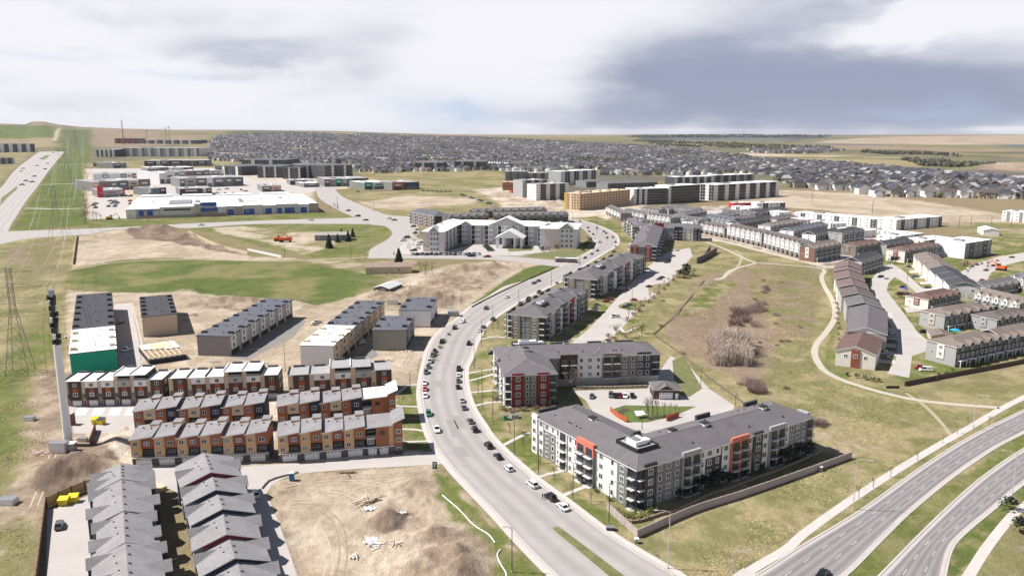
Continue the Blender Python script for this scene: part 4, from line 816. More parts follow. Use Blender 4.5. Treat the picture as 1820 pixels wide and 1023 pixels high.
# E: red-fronted one farthest up the road
o = P(1120, 437, AH); rz = R(-13); L1 = 21.0
e_ = apt_root('apartment_building', 'dark apartment block with red end panels at the top of the car park', o, rz)
L2, YB, YE = 56.0, 132.0, 154.0
MB().prism([(0, 0), (L1, 0), (L1, YB), (L2, YB), (L2, YE), (0, YE)], -.2, AH, W_GREY).build('wall', e_)
MB().hip(0, YB, L2, YE, AH+.02, 3.0, .7, R_GREY, TRIM).hip(0, 0, L1, YE, AH+.05, 3.1, .65, R_GREY, TRIM).build('roof', e_)
facade(Wall(e_, (0, 0), (L1, 0)), [(1, '.', None), (5, 't', W_RED, {'up': .9}), (5, '.', W_GREY), (4.4, 't', W_RED, {'up': .9}), (4, 'b', W_BLUEG)], 4, FH, AH)
facade(Wall(e_, (0, YE), (0, 0)), [(8, ('ww', 'p')[k % 2], (W_WHITE, W_GREY, W_CHAR)[k % 3]) for k in range(16)], 4, FH, AH)
facade(Wall(e_, (L1, 0), (L1, YB)), [(8, ('p', 'ww')[k % 2], (W_NAVY, W_LGREY)[k % 2]) for k in range(14)], 4, FH, AH)
facade(Wall(e_, (L1, YB), (L2, YB)), [(8, 'ww', W_LGREY), (6, 'p', W_NAVY), (8, 'ww', W_WHITE), (6, 'ww', W_NAVY, {'up': .6})], 4, FH, AH)
Wall(e_, (L1, YB), (L2, YB)).slab('accent_panel', -9, 0, AH-1, AH+4, .5, W_RED)
roof_vents(e_, [(9, 60, AH+2.8), (9, 100, AH+2.8), (35, 143, AH+2.8)])
long_apt('grey and white apartment wing left of the block with red end panels', (1125, 425), (1162, 425), (1142, 410), W_WHITE, 14, .3)
# ------------------------------------------------------------------ orange town houses (two rows of two) with staggered sloping roofs
def orange_row(label, p0, p1, n, seed, tail, pal):
    random.seed(seed)
    o, rz, L = frame_px(p0, p1); r = thing('town_house_row', label, 'town houses', (o.x, o.y, 0), rz); D = 8.0
    T = 11.5 if tail else 0; u = (L-T)/n; E = 8.6
    for k in range(n):
        x0, x1 = k*u, (k+1)*u; xs = x0+u*.47; dz = .45*(k % 2)
        c1, c2 = pal[0], pal[1][k % len(pal[1])]
        MB().box(x0+.02, 0, -.1, x1-.02, D, 2.7, W_STONE, bottom=False).build('base', r)
        b = MB(); b.box(x0+.02, -.25, 2.7, xs, D, E+dz, c1); b.box(xs, 1.5, 2.7, x1-.02, D, 5.7, RECESS); b.box(xs, -.55, 5.7, x1-.02, D, E+.5+dz, c2); b.build('wall', r)
        # sloping roof: low at the left front, rising to right and rear
        zf, zr, t = E+dz+.35, E+1.55+dz, .28
        q = MB(); A = (x0-.35, -.7, zf-.25); Bq = (x1-.1, -1.0, zf+.85); Cq = (x1-.1, D+.4, zr+.55); Dq = (x0-.35, D+.4, zr-.2)
        q.face([A, Bq, Cq, Dq], R_LIGHT); dn = lambda p: (p[0], p[1], p[2]-t)
        for s, e in ((A, Bq), (Bq, Cq), (Cq, Dq), (Dq, A)): q.face([dn(s), dn(e), e, s], TRIM)
        q.face([dn(Dq), dn(Cq), dn(Bq), dn(A)], TRIM); q.build('roof', r)
        q = MB(); q.box(x0+u*.55, D-1.5, zr-.5, x1-.3, D+2.2, zr+.75, c1, R_LIGHT); q.build('roof_box', r)
        w = Wall(r, (x0, 0), (x1, 0))
        for z in (4.1, 7.2): w.win(u*.2, z, 1.25, 1.2, .25, TRIM, None, .08)
        w.win(u*.72, 7.35, 1.5, 1.2, .55, TRIM, GLASSB if k % 2 == 0 else GLASS, .08)
        w.item('balcony', balc_mesh(round(u*.5, 1), 1.6, 2.6, 'bar', TRIM), u*.735, 2.85, -1.4+.9)
        w.slab('belt_course', .02, u-.02, 2.62, 2.82, .62, TRIM)
        w.item('garage_door', gdoor_mesh(round(u*.66, 1), 2.1), u*.5, .05, .04)
        small_vents(r, [(x0+u*.3, D*.75, zr-.3), (x0+u*.7, D*.6, zr-.1)])
    if tail:
        x0 = n*u; c = pal[2]
        MB().box(x0+.02, -.3, -.1, L, D+1, 2.7, W_STONE, bottom=False).build('base', r)
        b = MB(); b.box(x0+.02, .6, 2.7, x0+3.2, D, E+.45, pal[3]); b.box(x0+3.2, -.6, 2.7, x0+7.2, D, E+.62, c); b.box(x0+7.2, -.3, 2.7, x0+8.8, D, E+.9, pal[0]); b.box(x0+8.8, -.7, 2.7, L, D, E+1.6, c); b.build('wall', r)
        q = MB()
        for pts in ([(x0-.1, -.9, E+.75), (x0+8.6, -1.0, E+1.25), (x0+8.6, D+.4, E+2.0), (x0-.1, D+.4, E+1.7)], [(x0+8.5, -1.1, E+1.9), (L+.8, -1.2, E+3.4), (L+.8, D+.6, E+4.0), (x0+8.5, D+.6, E+2.5)]):
            q.face(pts, R_LIGHT if pal[3] is W_NAVY else R_WHITE); dn = lambda p: (p[0], p[1], p[2]-.3)
            for s in range(4): q.face([dn(pts[s]), dn(pts[(s+1) % 4]), pts[(s+1) % 4], pts[s]], TRIM)
            q.face([dn(p) for p in pts[::-1]], TRIM)
        q.build('roof', r)
        w = Wall(r, (x0, 0), (L, 0)); w.item('balcony', balc_mesh(3.0, 1.2, 2.7, 'glass'), 1.7, 5.75, -.5); w.win(5.2, 7.3, 1.3, .9, .6, DARKT); w.win(10.2, 7.4, 1.2, 1.2, .7); w.win(10.3, 4.6, 1.3, 1.1, .7); w.win(1.6, 4.2, 1.8, 1.6, -.55)
        w.slab('belt_course', .02, 8.9, 2.62, 2.82, 1.0, TRIM)
        for t in (2.0, 5.6): w.item('garage_door', gdoor_mesh(2.6, 2.1), t, .05, .34)
        w.win(10.2, 1.4, 1.4, 1.1, .3); w.slab('hedge_box', 8.9, 11.2, 0, .8, 1.6, W_CHAR)
        e = Wall(r, (L, -.5), (L, D)); 
        for t in (3, 7): e.win(t, 4.6, 1.3, 1.2, .05); e.win(t, 7.6, 1.3, 1.2, .05)
    return r
palF = (W_ORANGE, [W_MAROON, W_RUST], W_RUST, W_NAVY); palB = (W_RUST, [W_TAN, W_NAVY], W_RUST, W_RUST)
orange_row('front ochre town houses with white garages, left of the passage', (236, 828), (479, 818), 6, 1, False, palF)
orange_row('front ochre town houses with white garages, right end at the curving road', (496, 821), (716, 803), 4, 2, True, palF)
orange_row('second-row rust and navy town houses, left of the white gap', (241, 774), (474, 762), 6, 3, False, palB)
orange_row('second-row rust and navy town houses, right end nearest the curving road', (495, 764), (704, 748), 4, 4, True, palB)
# ------------------------------------------------------------------ flat white-roofed town houses behind them
def flat_row(label, p0, p1, n, tall, seed, roofm):
    random.seed(seed)
    o, rz, L = frame_px(p0, p1); r = thing('town_house_row', label, 'town houses', (o.x, o.y, 0), rz); D = 10.0; u = L/n; E = 9.6
    for k in range(n):
        x0, x1 = k*u, (k+1)*u; hi = k in tall; top = E+(1.9 if hi else 0)+(.0 if k % 2 else .12)
        MB().box(x0+.01, .3, -.1, x1-.01, D, 2.7, W_STONE, bottom=False).build('base', r)
        b = MB(); b.box(x0+.01, -.1, 2.7, x0+u*.24, D, top, W_TAN); dk = W_BROWN
        first = k == 0 or k == n-1
        b.box(x0+u*.24, -.45, 2.7, x1-.01, D, E-2.4 if not first else top, dk)
        if not first: b.box(x0+u*.24, -.45, E-2.4+.003, x1-.01, D, E, W_WHITE if k % 3 else W_LGREY)
        if hi: b.box(x0+u*.24, 1.2, E, x1-.01, D, top, RECESS); b.box(x0+u*.24, -.45, E, x1-.01, -.3, E+.9, W_GREY)
        b.build('wall', r)
        q = MB(); q.box(x0+.05, -.9 if hi else -.6, top, x1-.05, D+.2, top+.22, TRIM, roofm); q.box(x0-.12, -.3, top+.22, x0+.2, D+.3, top+.75, DARKT if not hi else W_WHITE); q.build('roof', r)
        q = MB(); q.box(x0+u*.2, D-.4, top-.2, x1-u*.25, D+.5, top+.9, W_CHAR); q.build('parapet', r)
        w = Wall(r, (x0, 0), (x1, 0))
        w.slab('accent_panel', u*.5, u*.78, 5.5, 7.1, .50, W_MAROON if k % 2 else mat('accent_orange', (.36, .085, .03), .7, .06))
        w.win(u*.63, 8.3, 1.3, 1.2, .45, TRIM, None, .07); w.win(u*.63, 4.6, 1.4, 1.2, .45, glass=GLASSB if k % 2 else GLASS); w.win(u*.12, 3.9, .6, 1.5, .1, DARKT)
        if hi: w.item('balcony', balc_mesh(round(u*.5, 1), .3, 2.0), u*.62, E+.05, -1.0)
        w.item('garage_door', gdoor_mesh(round(u*.52, 1), 2.1), u*.63, .05, -.26); w.item('door', door_mesh(.9, 2.1, W_MAROON), u*.12, .05, -.28)
        w.slab('canopy', u*.30, u*.95, 2.55, 2.75, .9, DARKT)
    e = Wall(r, (L, 0), (L, D))
    for t in (3, 7): e.win(t, 4.6, 1.3, 1.3, .02); e.win(t, 8.0, 1.3, 1.3, .02)
    return r
flat_row('white-roofed dark brown town houses beside the mast, left block', (119, 722), (293, 717), 6, (3, 4), 1, R_WHITE)
flat_row('white-roofed dark brown town houses, middle block', (303, 716), (497, 708), 6, (3, 4), 2, R_WHITE)
flat_row('grey-roofed dark brown town houses, right block by the curving road', (514, 710), (697, 698), 5, (2, 3), 3, R_FLATG)
# ------------------------------------------------------------------ rows still being built
def site_row(label, nl, nr, fr, h, n, wall, roof, front, step=0.0, split=0, side=None, pitch=.6):
    """long block from three roof corners (near left, near right, far right): front is the end seen by the camera; units repeat away from it"""
    A0, B0, C0 = P(*nl, h), P(*nr, h), P(*fr, h); e = C0-B0; depth = e.length; rz = math.atan2(e.y, e.x)-math.pi/2; L = (B0-A0).length
    o = B0-Vector((math.cos(rz), math.sin(rz), 0))*L
    r = thing('town_house_row', label, 'unfinished houses', (o.x, o.y, 0), rz); u = depth/n
    for k in range(n):
        y0, y1 = k*u, (k+1)*u; hh = h+step*k
        fm = front if k == 0 else wall
        b = MB(); b.box(0, y0+.01, -.1, L, y1-.01, hh, wall, bottom=False); b.build('wall', r)
        if k == 0: Wall(r, (0, 0), (L, 0)).slab('end_wall', .0, L, 0, hh-.02, .12, front)
        rm = R_WHITE if k < split else roof
        q = MB(); i = .35
        q.face([(-i, y0-.3, hh), (L+i, y0-.3, hh), (L+i, y1, hh+pitch), (-i, y1, hh+pitch)], rm); q.face([(-i, y0-.3, hh-.3), (L+i, y0-.3, hh-.3), (L+i, y0-.3, hh), (-i, y0-.3, hh)], DARKT)
        q.face([(L+i, y0-.3, hh-.3), (L+i, y1, hh-.3), (L+i, y1, hh+pitch), (L+i, y0-.3, hh)], DARKT); q.face([(-i, y1, hh-.3), (-i, y0-.3, hh-.3), (-i, y0-.3, hh), (-i, y1, hh+pitch)], DARKT)
        q.face([(L+i, y1, hh-.3), (-i, y1, hh-.3), (-i, y1, hh+pitch), (L+i, y1, hh+pitch)], wall); q.build('roof', r)
        for x in (0.2, L-2.4): MB().box(x, y0+u*.35, hh+.1, x+2.2, y0+u*.5, hh+1.0, DARKT if k >= split else W_LUMB).build('roof_box', r)
        small_vents(r, [(L*random.uniform(.3, .7), y0+u*random.uniform(.4, .8), hh+.5) for _ in range(2)])
        for (aa, bb) in (((L, y0), (L, y1)), ((0, y1), (0, y0))):
            w = Wall(r, aa, bb)
            if side: w.slab('cladding_panel', u*.1, u*.55, 3, hh-.1, .5, side)
            for f in (1, 2): w.win(u*.3, f*h/3+1.5, 1.0, 1.6, .52 if side else .02, DARKT if wall is not W_WRAP else W_LUMB); w.win(u*.75, f*h/3+1.5, 1.2, 1.3, .02, TRIM)
            w.slab('garage_opening', u*.12, u*.88, .1, 2.4, .03, RECESS)
    return r
site_row('unfinished row with half dark, half white roof and bright green wrapped end', (125, 625), (206, 619), (198, 519), 10.2, 9, W_OSB, R_DARK, W_GREENW, split=3, pitch=.05)
site_row('unfinished row with dark roof and bare tan sheathed end', (252, 562), (314, 557), (304, 523), 10.4, 5, W_OSB, R_DARK, W_TAN, pitch=.05)
site_row('finished grey row of stepped narrow houses on the building site', (351, 595), (407, 597), (519, 533), 9.5, 7, W_LGREY, R_BLUEG, siding('siding_mauve_grey', (.26, .235, .25)), side=W_WHITE)
site_row('unfinished row with white front roofs and dotted house wrap', (533, 613), (592, 614), (683, 536), 10.0, 8, W_OSB, R_BLUEG, W_WRAP, split=3, side=W_TAN)
site_row('pair of stepped sage grey house blocks by the curving road', (661, 587), (721, 586), (736, 562), 10.0, 2, W_GREY, R_BLUEG, siding('siding_sage_pale', (.27, .27, .24)), pitch=.3)
site_row('pair of white wrapped house blocks by the earth heaps', (709, 551), (764, 551), (777, 529), 9.2, 2, W_WRAP, R_BLUEG, W_WRAP, pitch=.3)
# floor frame of joists
o, rz, L = frame_px((266, 648), (332, 638)); r = thing('floor_frame', 'open timber floor frame of joists on a new foundation', 'house frame', (o.x, o.y, 0), rz)
MB().box(0, 0, -.1, L, 26, 2.2, RECESS, W_CONC, bottom=False).build('foundation', r); random.seed(3)
jm = MB().box(0, -.22, 0, L, .22, .45, W_LUMB).mesh('joist')
for k in range(22): put('joist', jm, r, (random.uniform(-.2, .2), .4+k*1.18, 2.2+random.choice((0, .02, .25))), R(random.uniform(-.8, .8)))
for k in range(7): MB().box(L*k/7, 0, 2.72, L*k/7+.5, 26*random.uniform(.4, 1), 2.95, W_LUMB).build('plank', r)
for k in range(9): MB().box(L*random.uniform(0, .7), 26*random.uniform(.3, .8), 2.96+k*.01, L*random.uniform(.72, 1), 26*random.uniform(.82, .99), 3.05+k*.01, W_WRAP if k % 2 else W_LUMB).build('sheet', r)
# ------------------------------------------------------------------ grey gabled houses, bottom left
def gable_chain(name, label, units, cat='town houses', wins=True):
    """units: (ridge back px, ridge front px, ridge height, half width, rise, roof, gable wall, side wall, dormers)"""
    p0 = P(*units[0][0], units[0][2]); r = thing(name, label, cat, (p0.x, p0.y, 0))
    for (q0, q1, zr, hw, rise, rm, gm, sm, dorm) in units:
        a = P(*q0, zr); b = P(*q1, zr); d = a-b; Lg = d.length; rz = math.atan2(d.y, d.x)-math.pi/2
        loc = (b.x-p0.x, b.y-p0.y, 0); z = zr-rise
        MB().box(-hw, 0, -.1, hw, Lg-.02, z, sm, bottom=False).build('wall', r, loc, rz)
        MB().gable(-hw, 0, hw, Lg-.02, z, rise, .45, rm, gm, 'y', .22, TRIM).build('roof', r, loc, rz)
        c, s = math.cos(rz), math.sin(rz); W = lambda x, y, zz: (loc[0]+c*x-s*y, loc[1]+s*x+c*y, zz)
        for (sd, t, w_, l_) in dorm:   # cross gables: side, along, width, reach
            q = MB(); q.gable(-w_/2, -l_, w_/2, .8*hw, 0, rise*.62, .35, rm, gm, 'y', .2, TRIM); q.box(-w_/2, -l_, -z*.8, w_/2, 0, 0, sm, bottom=False)
            q.build('cross_gable', r, W(sd*hw, Lg*t, z), rz+(math.pi/2 if sd > 0 else -math.pi/2))
        if wins:
            for sd in (-1, 1):
                for t in (.25, .7):
                    for zz in (z*.30, z*.75): put('window', win_mesh(1.3, 1.3), r, W(sd*(hw+.01), Lg*t, zz), rz+(math.pi/2 if sd > 0 else -math.pi/2))
            for x in (-hw*.5, hw*.5): put('window', win_mesh(1.2, 1.3), r, W(x, -.02, z*.72), rz)
        for k in range(3): put('roof_pipe', shared(('sv',), lambda: MB().box(-.18, -.18, -.15, .18, .18, .35, DARKT), 'roof_pipe'), r, W(-hw*.25-.4*k, Lg*(.3+.2*k), zr-rise*.25-.15*k))
        for k in range(4): put('ridge_vent', shared(('rdv',), lambda: MB().box(-.25, -.22, -.1, .25, .22, .22, DARKT), 'ridge_vent'), r, W(.5, Lg*(.15+.22*k), zr))
    return r
rr = [((362, 806), (374, 838)), ((374, 833), (383, 869)), ((382, 864), (395, 903)), ((394, 897), (402, 948)), ((402, 940), (417, 990)), ((417, 978), (432, 1040)), ((430, 1030), (446, 1110))]
cols = [W_RED, W_NAVY, W_NAVY, W_RED, W_NAVY, W_RED, W_NAVY]
gable_chain('gabled_house_row', 'right-hand row of light grey gabled houses with red and navy gable ends', [(a, b, 12.0-1.3*min(k, 5), 7.3, 2.6, R_LIGHT, cols[k], W_GREY if k % 2 else W_CHAR, [(1, .55, 4.2, 1.0), (-1, .5, 3.6, .5)]) for k, (a, b) in enumerate(rr)])
ll = [((214, 824), (215, 850)), ((215, 847), (219, 906)), ((219, 902), (222, 962)), ((223, 958), (228, 1030)), ((228, 1024), (234, 1110))]
gable_chain('gabled_house_row', 'left-hand row of light grey gabled houses beside the concrete yard', [(a, b, 9.8-.3*k, (6.2, 6.4, 5.6, 6.6, 6.4)[k], 2.3, R_LIGHT, W_RED if k != 1 else W_NAVY, W_CHAR if k % 2 else W_GREY, [(-1, .3, 4, 1.6), (1, .35, 4, 1.8), (-1, .8, 3.6, 1.2), (1, .82, 3.6, 1.4)]) for k, (a, b) in enumerate(ll)])
# ------------------------------------------------------------------ blocks farther off: town rows, mid-rises, white modern blocks
def hz(yg, yt):
    A, B = AB(yg); Y0 = H*A/B; A2, B2 = AB(yt); return H-B2/A2*Y0
def rep(n, *pat): return [pat[k % len(pat)] for k in range(n)]
def block(name, label, cat, p0, p1, yt, depth, wall, roof, rkind, floors, bays, endl=None, endr=None, rise=2.6, back=False, ground=None, group=None, over=.5):
    o, rz, L = frame_px(p0, p1); h = hz(p0[1], yt); r = thing(name, label, cat, (o.x, o.y, 0), rz, group); fh = h/floors
    MB().box(0, 0, -.2, L, depth, h, wall, bottom=False).build('wall', r)
    q = MB()
    if rkind == 'hip': q.hip(0, 0, L, depth, h+.02, rise, over, roof, TRIM)
    elif rkind == 'gable': q.gable(0, 0, L, depth, h, rise, over, roof, wall, 'x' if L > depth else 'y', .25, TRIM)
    else:
        q.box(-.25, -.25, h, L+.25, depth+.25, h+.35, wall, roof); q.box(L*.2, depth*.3, h+.35, L*.32, depth*.6, h+1.8, METAL); q.box(L*.6, depth*.35, h+.35, L*.68, depth*.6, h+1.6, TRIM)
    q.build('roof', r)
    facade(Wall(r, (0, 0), (L, 0)), bays, floors, fh, h)
    if endl: facade(Wall(r, (0, depth), (0, 0)), endl, floors, fh, h)
    if endr: facade(Wall(r, (L, 0), (L, depth)), endr, floors, fh, h)
    if ground: Wall(r, (0, 0), (L, 0)).slab('base_course', 0, L, 0, fh*.9, .3, ground)
    return r, L, h, depth
def dormers(r, L, h, n, roof, wall, w=3.4, rise=1.6, out=.5, win=True, reach=4.0, y=0.0):
    me = shared(('dorm', round(w, 1), rise, roof.name, wall.name, out, reach), lambda: MB().gable(-w/2, -out, w/2, reach, 0, rise, .3, roof, wall, 'y', .2, TRIM).box(-w/2, -out, -2.6, w/2, 0, 0, wall, bottom=False), 'dormer')
    for k in range(n):
        t = L*(k+.5)/n; put('dormer', me, r, (t, y, h))
        if win: put('window', win_mesh(1.3, 1.3), r, (t, y-out-.02, h-1.2))
def porches(r, L, n, m=TRIM, d=1.8, h=3.0):
    def mk():
        b = MB(); w = L/n*.7; b.box(-w/2, -d, h-.3, w/2, 0, h, m); b.box(-w/2, -d, 0, -w/2+.25, -d+.25, h-.3, m); b.box(w/2-.25, -d, 0, w/2, -d+.25, h-.3, m); b.face([(-w/2+.3, -.06, .1), (w/2-.3, -.06, .1), (w/2-.3, -.06, h-.4), (-w/2+.3, -.06, h-.4)], RECESS); return b
    me = mk().mesh('porch')
    for k in range(n): put('porch', me, r, (L*(k+.5)/n, 0, .02))
random.seed(21)
TH = 'town houses'
# white rows along the gravel lane (facing the ravine)
R_WARM = shingle('shingle_warm_grey', (.125, .108, .104))
def lane_row(label, p0, p1, yt, n, wall=W_WHITE, roof=R_WARM, depth=13, acc=W_LGREY):
    r, L, h, d = block('town_house_row', label, TH, p0, p1, yt, depth, wall, roof, 'gable', 3, rep(n*2, (3.2, 'w', wall), (3, 'w', acc, {'ww': 1.2, 'f0': 1, 'from': 3.2})), rep(2, (4, 'w', wall)), rep(2, (4, 'w', W_GREY)), 2.8)
    dormers(r, L, h, n, roof, wall, 3.0, 1.5)
    dk = balc_mesh(2.6, 2.0, 2.6, 'glass')
    Wall(r, (0, 0), (L, 0)).slab('base_course', .1, L-.1, 0, 2.9, .25, W_TAUPE if wall is W_WHITE else W_CHAR)
    for k in range(n): put('balcony', dk, r, (L*(k+.5)/n, 0, 3.2)); put('garage_opening', shared(('go',), lambda: MB().box(-1.3, -.35, 0, 1.3, 0, 2.3, RECESS), 'garage_opening'), r, (L*(k+.5)/n, 0, .1))
lane_row('white town house row along the gravel lane, nearest the brick end house', (1357, 440), (1421, 459), 434-18, 8)
lane_row('white town house row along the gravel lane, in the middle', (1292, 424), (1353, 439), 402, 7)
lane_row('white town house row along the gravel lane, farthest left', (1244, 414), (1287, 423), 398, 5)
lane_row('small grey town house row right of the dark apartment wing', (1197, 399), (1240, 406), 386, 6, W_LGREY, R_GREY)
lane_row('white and grey town house row left of the pink gable', (1150, 396), (1191, 402), 382, 6, W_WHITE, R_GREY)
lane_row('low white town house row above the road bend, right one', (1107, 386), (1145, 394), 374, 5, W_WHITE, R_GREY)
lane_row('steep gabled white town house row at the road bend', (1077, 381), (1103, 393), 368, 5, W_WHITE, R_GREY)
lane_row('taupe town house row behind the steep gabled one', (1141, 380), (1170, 385), 370, 5, W_TAUPE, R_GREY)
lane_row('pale town house row under the black and white midrise', (1174, 379), (1240, 384), 369, 8, W_LGREY, R_GREY)
lane_row('slate blue town house row in the middle of the quarter', (1252, 398), (1300, 407), 384, 6, W_BLUEG, R_BLUEG)
lane_row('grey town house row left of the white modern block', (1282, 388), (1338, 394), 376, 7, W_GREY, R_GREY)
def front_row(label, p0, p1, yt, depth, n, wall, roof, endm, rk='hip', floors=3, rise=2.8, dorm=True, porch=True, acc=None, endw=None, pm=None):
    """row seen on its shaded long side, its sunny end towards the left"""
    acc = acc or W_CHAR
    r, L, h, d = block('town_house_row', label, TH, p0, p1, yt, depth, wall, roof, rk, floors, rep(n*2, (3, 'w', wall), (3, 'w', acc, {'ww': 1.7})), None, rep(2, (4, 'w', wall)), rise)
    e = Wall(r, (0, d), (0, 0)); e.slab('end_wall', .02, d-.02, -.1, h-.05, .08, endm)
    e.slab('accent_panel', d*.38, d*.62, h*.25, h-.1, .4, endw or endm)
    for f in range(1, floors): e.win(d*.5, h/floors*(f+.5), 1.3, 1.4, .42); 
    if floors > 2: e.win(d*.2, h/floors*1.5, .9, .9, .1)
    if dorm: dormers(r, L, h, n, roof, wall)
    if porch: porches(r, L, n, pm or TRIM, 1.8, h/3)
    return r
front_row('taupe-roofed row with white end wall, third behind the lane', (1369, 412), (1428, 402), 402, 14, 7, W_TAUPE, R_TAUPE, W_WHITE)
front_row('slate blue row with white gable end behind the lane row', (1410, 423), (1470, 410), 411, 14, 7, W_BLUEG, R_BLUEG, W_WHITE, 'gable')
front_row('dark row with pale end behind the brick end house', (1449, 433), (1495, 426), 418, 14, 5, W_CHAR, R_DARK, W_WHITE, 'gable')
front_row('dark grey row next to the white modern blocks', (1496, 433), (1535, 426), 414, 14, 4, W_GREY, R_DARK, W_LGREY)
front_row('grey row with brick end wall at the end of the lane', (1447, 466), (1493, 457), 441, 13, 5, W_GREY, R_TAUPE, W_BRICKR, 'gable', endw=W_CREAM)
front_row('blue grey town house row left of the taupe one', (1310, 401), (1345, 397), 390, 14, 5, W_BLUEG, R_GREY, W_WHITE, 'gable')
front_row('charcoal row with white gable, fourth from the brick end', (1313, 409), (1373, 399), 397, 14, 7, W_CHAR, R_DARK, W_WHITE, 'gable')
front_row('grey-roofed row between slate rows and white blocks', (1283, 396), (1336, 387), 385, 14, 7, W_GREY, R_GREY, W_WHITE, 'gable')
front_row('grey row with a white round-topped gable below the midrise', (1188, 382), (1224, 376), 372, 16, 5, W_GREY, R_GREY, W_WHITE, 'gable')
front_row('dark grey row in the gap right of the pale row', (1216, 393), (1256, 386), 382, 14, 5, W_CHAR, R_GREY, W_LGREY)
front_row('slate row behind the dark apartment wing', (1232, 405), (1268, 398), 394, 14, 5, W_BLUEG, R_BLUEG, W_WHITE, 'gable')
front_row('black-roofed row left of the long white modern block', (1340, 389), (1398, 381), 379, 14, 7, W_CHAR, R_DARK, W_LGREY, 'gable')
front_row('dark taupe row behind the taupe-roofed one', (1380, 401), (1416, 395), 390, 14, 5, W_TAUPE, R_WARM, W_WHITE)
front_row('brown hip-roofed house row beside the white lane, upper', (1520, 456), (1572, 448), 438, 15, 5, W_GREY, R_BROWN, W_TAUPE)
front_row('dark-roofed house row with white gable end by the path bend', (1530, 488), (1569, 475), 466, 14, 5, W_CHAR, R_DARK, W_WHITE, 'gable')
front_row('red-brown hip-roofed row with white end wall, upper one', (1607, 467), (1670, 455), 446, 15, 6, W_GREY, R_BROWN, W_CREAM, endw=W_MAROON)
front_row('red-brown hip-roofed row with white end and red window bay, middle', (1649, 550), (1706, 538), 532, 14, 5, W_CHAR, R_BROWN, W_CREAM, endw=W_MAROON)
front_row('taupe hip-roofed row with grey end wall and white posts', (1677, 588), (1763, 573), 561, 14, 5, W_TAUPE, R_TAUPE, W_LGREY, endw=W_BEIGE)
front_row('taupe hip-roofed row with grey end wall, nearest the brown boundary wall', (1697, 652), (1778, 634), 617, 14, 5, W_CHAR, R_TAUPE, W_LGREY, endw=W_CREAM)
front_row('grey-roofed row continuing to the right edge behind the boundary wall', (1781, 633), (1850, 618), 602, 14, 5, W_CHAR, R_TAUPE, W_LGREY, 'gable')
lane_row('white town houses with black doors and white decks, right of the taupe row', (1731, 543), (1810, 563), 521, 5, W_WHITE, R_TAUPE)
lane_row('white town houses at the right edge by the digger', (1795, 512), (1836, 527), 490, 3, W_WHITE, R_GREY)
gable_chain('garage', 'small tan-roofed garage beside the taupe row', [((1668, 583), (1676, 592), 4.2, 5.0, 1.6, R_TAUPE, W_BEIGE, W_BEIGE, [])], 'garage', wins=False)
front_row('grey row with white gable behind the white decks row', (1752, 528), (1812, 517), 512, 14, 5, W_GREY, R_GREY, W_WHITE, 'gable')
front_row('dark row at the right edge above the boundary wall rows', (1770, 592), (1836, 580), 568, 14, 5, W_CHAR, R_WARM, W_LGREY)
front_row('charcoal row between the red-brown rows', (1575, 452), (1622, 444), 436, 14, 5, W_CHAR, R_DARK, W_LGREY, 'gable')
lane_row('small white row with dark roof left of the round earth patch', (1702, 507), (1736, 519), 489, 4, W_WHITE, R_WARM) if False else None
# stepped rows whose ridges run towards the camera
u_ = []
for k, (a, b, z, rm, gm, sm) in enumerate((
  ((1508, 462), (1508, 470), 12.2, R_MAUVE, W_CHAR, W_GREY), ((1507, 469), (1507, 477), 11.4, R_MAUVE, W_CHAR, W_GREY), ((1507, 475), (1508, 484), 10.6, R_MAUVE, W_CHAR, W_GREY), ((1509, 482), (1511, 491), 11.6, R_MAUVE, W_CHAR, W_CREAM), ((1511, 489), (1514, 498), 10.8, R_MAUVE, W_CHAR, W_CREAM), ((1514, 496), (1517, 505), 11.8, R_MAUVE, W_CHAR, W_CREAM),
  ((1517, 503), (1521, 512), 11.0, R_WARM, W_CHAR, W_CREAM), ((1521, 510), (1526, 520), 11.9, R_WARM, W_CHAR, W_LGREY), ((1526, 518), (1531, 528), 11.0, R_GREY, W_CHAR, W_LGREY), ((1532, 526), (1537, 537), 11.9, R_GREY, W_CHAR, W_LGREY), ((1538, 534), (1544, 547), 11.0, R_GREY, W_CHAR, W_LGREY),
  ((1545, 543), (1541, 582), 11.6, R_GREY, W_WHITE, W_LGREY), ((1540, 580), (1522, 616), 9.4, R_BROWN, W_CREAM, W_CREAM))):
    u_.append((a, b, z, 8.0+.5*(k % 2), 2.6, rm, gm, sm, []))
gr = gable_chain('gabled_house_row', 'long stepped row of mauve, grey and brown gables beside the gravel path', u_)
pe = P(1522, 616, 9.4); pb_ = P(1540, 580, 9.4); ez = math.atan2(pb_.y-pe.y, pb_.x-pe.x)-math.pi/2; ew = MB(); ew.box(-1.7, -.5, 0, 1.7, 0, 8.0, W_MAROON); put('bay_window', ew.mesh('bay_window'), gr, (pe.x-gr.location.x, pe.y-gr.location.y, 0), ez)
put('window', win_mesh(1.4, 1.4), gr, (pe.x-gr.location.x+math.sin(ez)*.52, pe.y-gr.location.y-math.cos(ez)*.52, 5.2), ez)
gable_chain('gabled_house_row', 'stepped row of taupe then charcoal gables ending in a blue-grey wall',
 [(a, b, 11.2, 8.5, 2.6, rm, gm, sm, []) for a, b, rm, gm, sm in (
  ((1647, 447), (1652, 455), R_TAUPE, W_CHAR, W_CREAM), ((1654, 454), (1662, 463), R_TAUPE, W_CHAR, W_CREAM), ((1664, 461), (1674, 472), R_TAUPE, W_CHAR, W_CREAM), ((1676, 471), (1688, 482), R_DARK, W_CHAR, W_WHITE), ((1690, 481), (1702, 491), R_DARK, W_CHAR, W_WHITE), ((1703, 489), (1716, 501), R_DARK, siding('siding_pale_blue', (.24, .27, .32)), W_WHITE))])
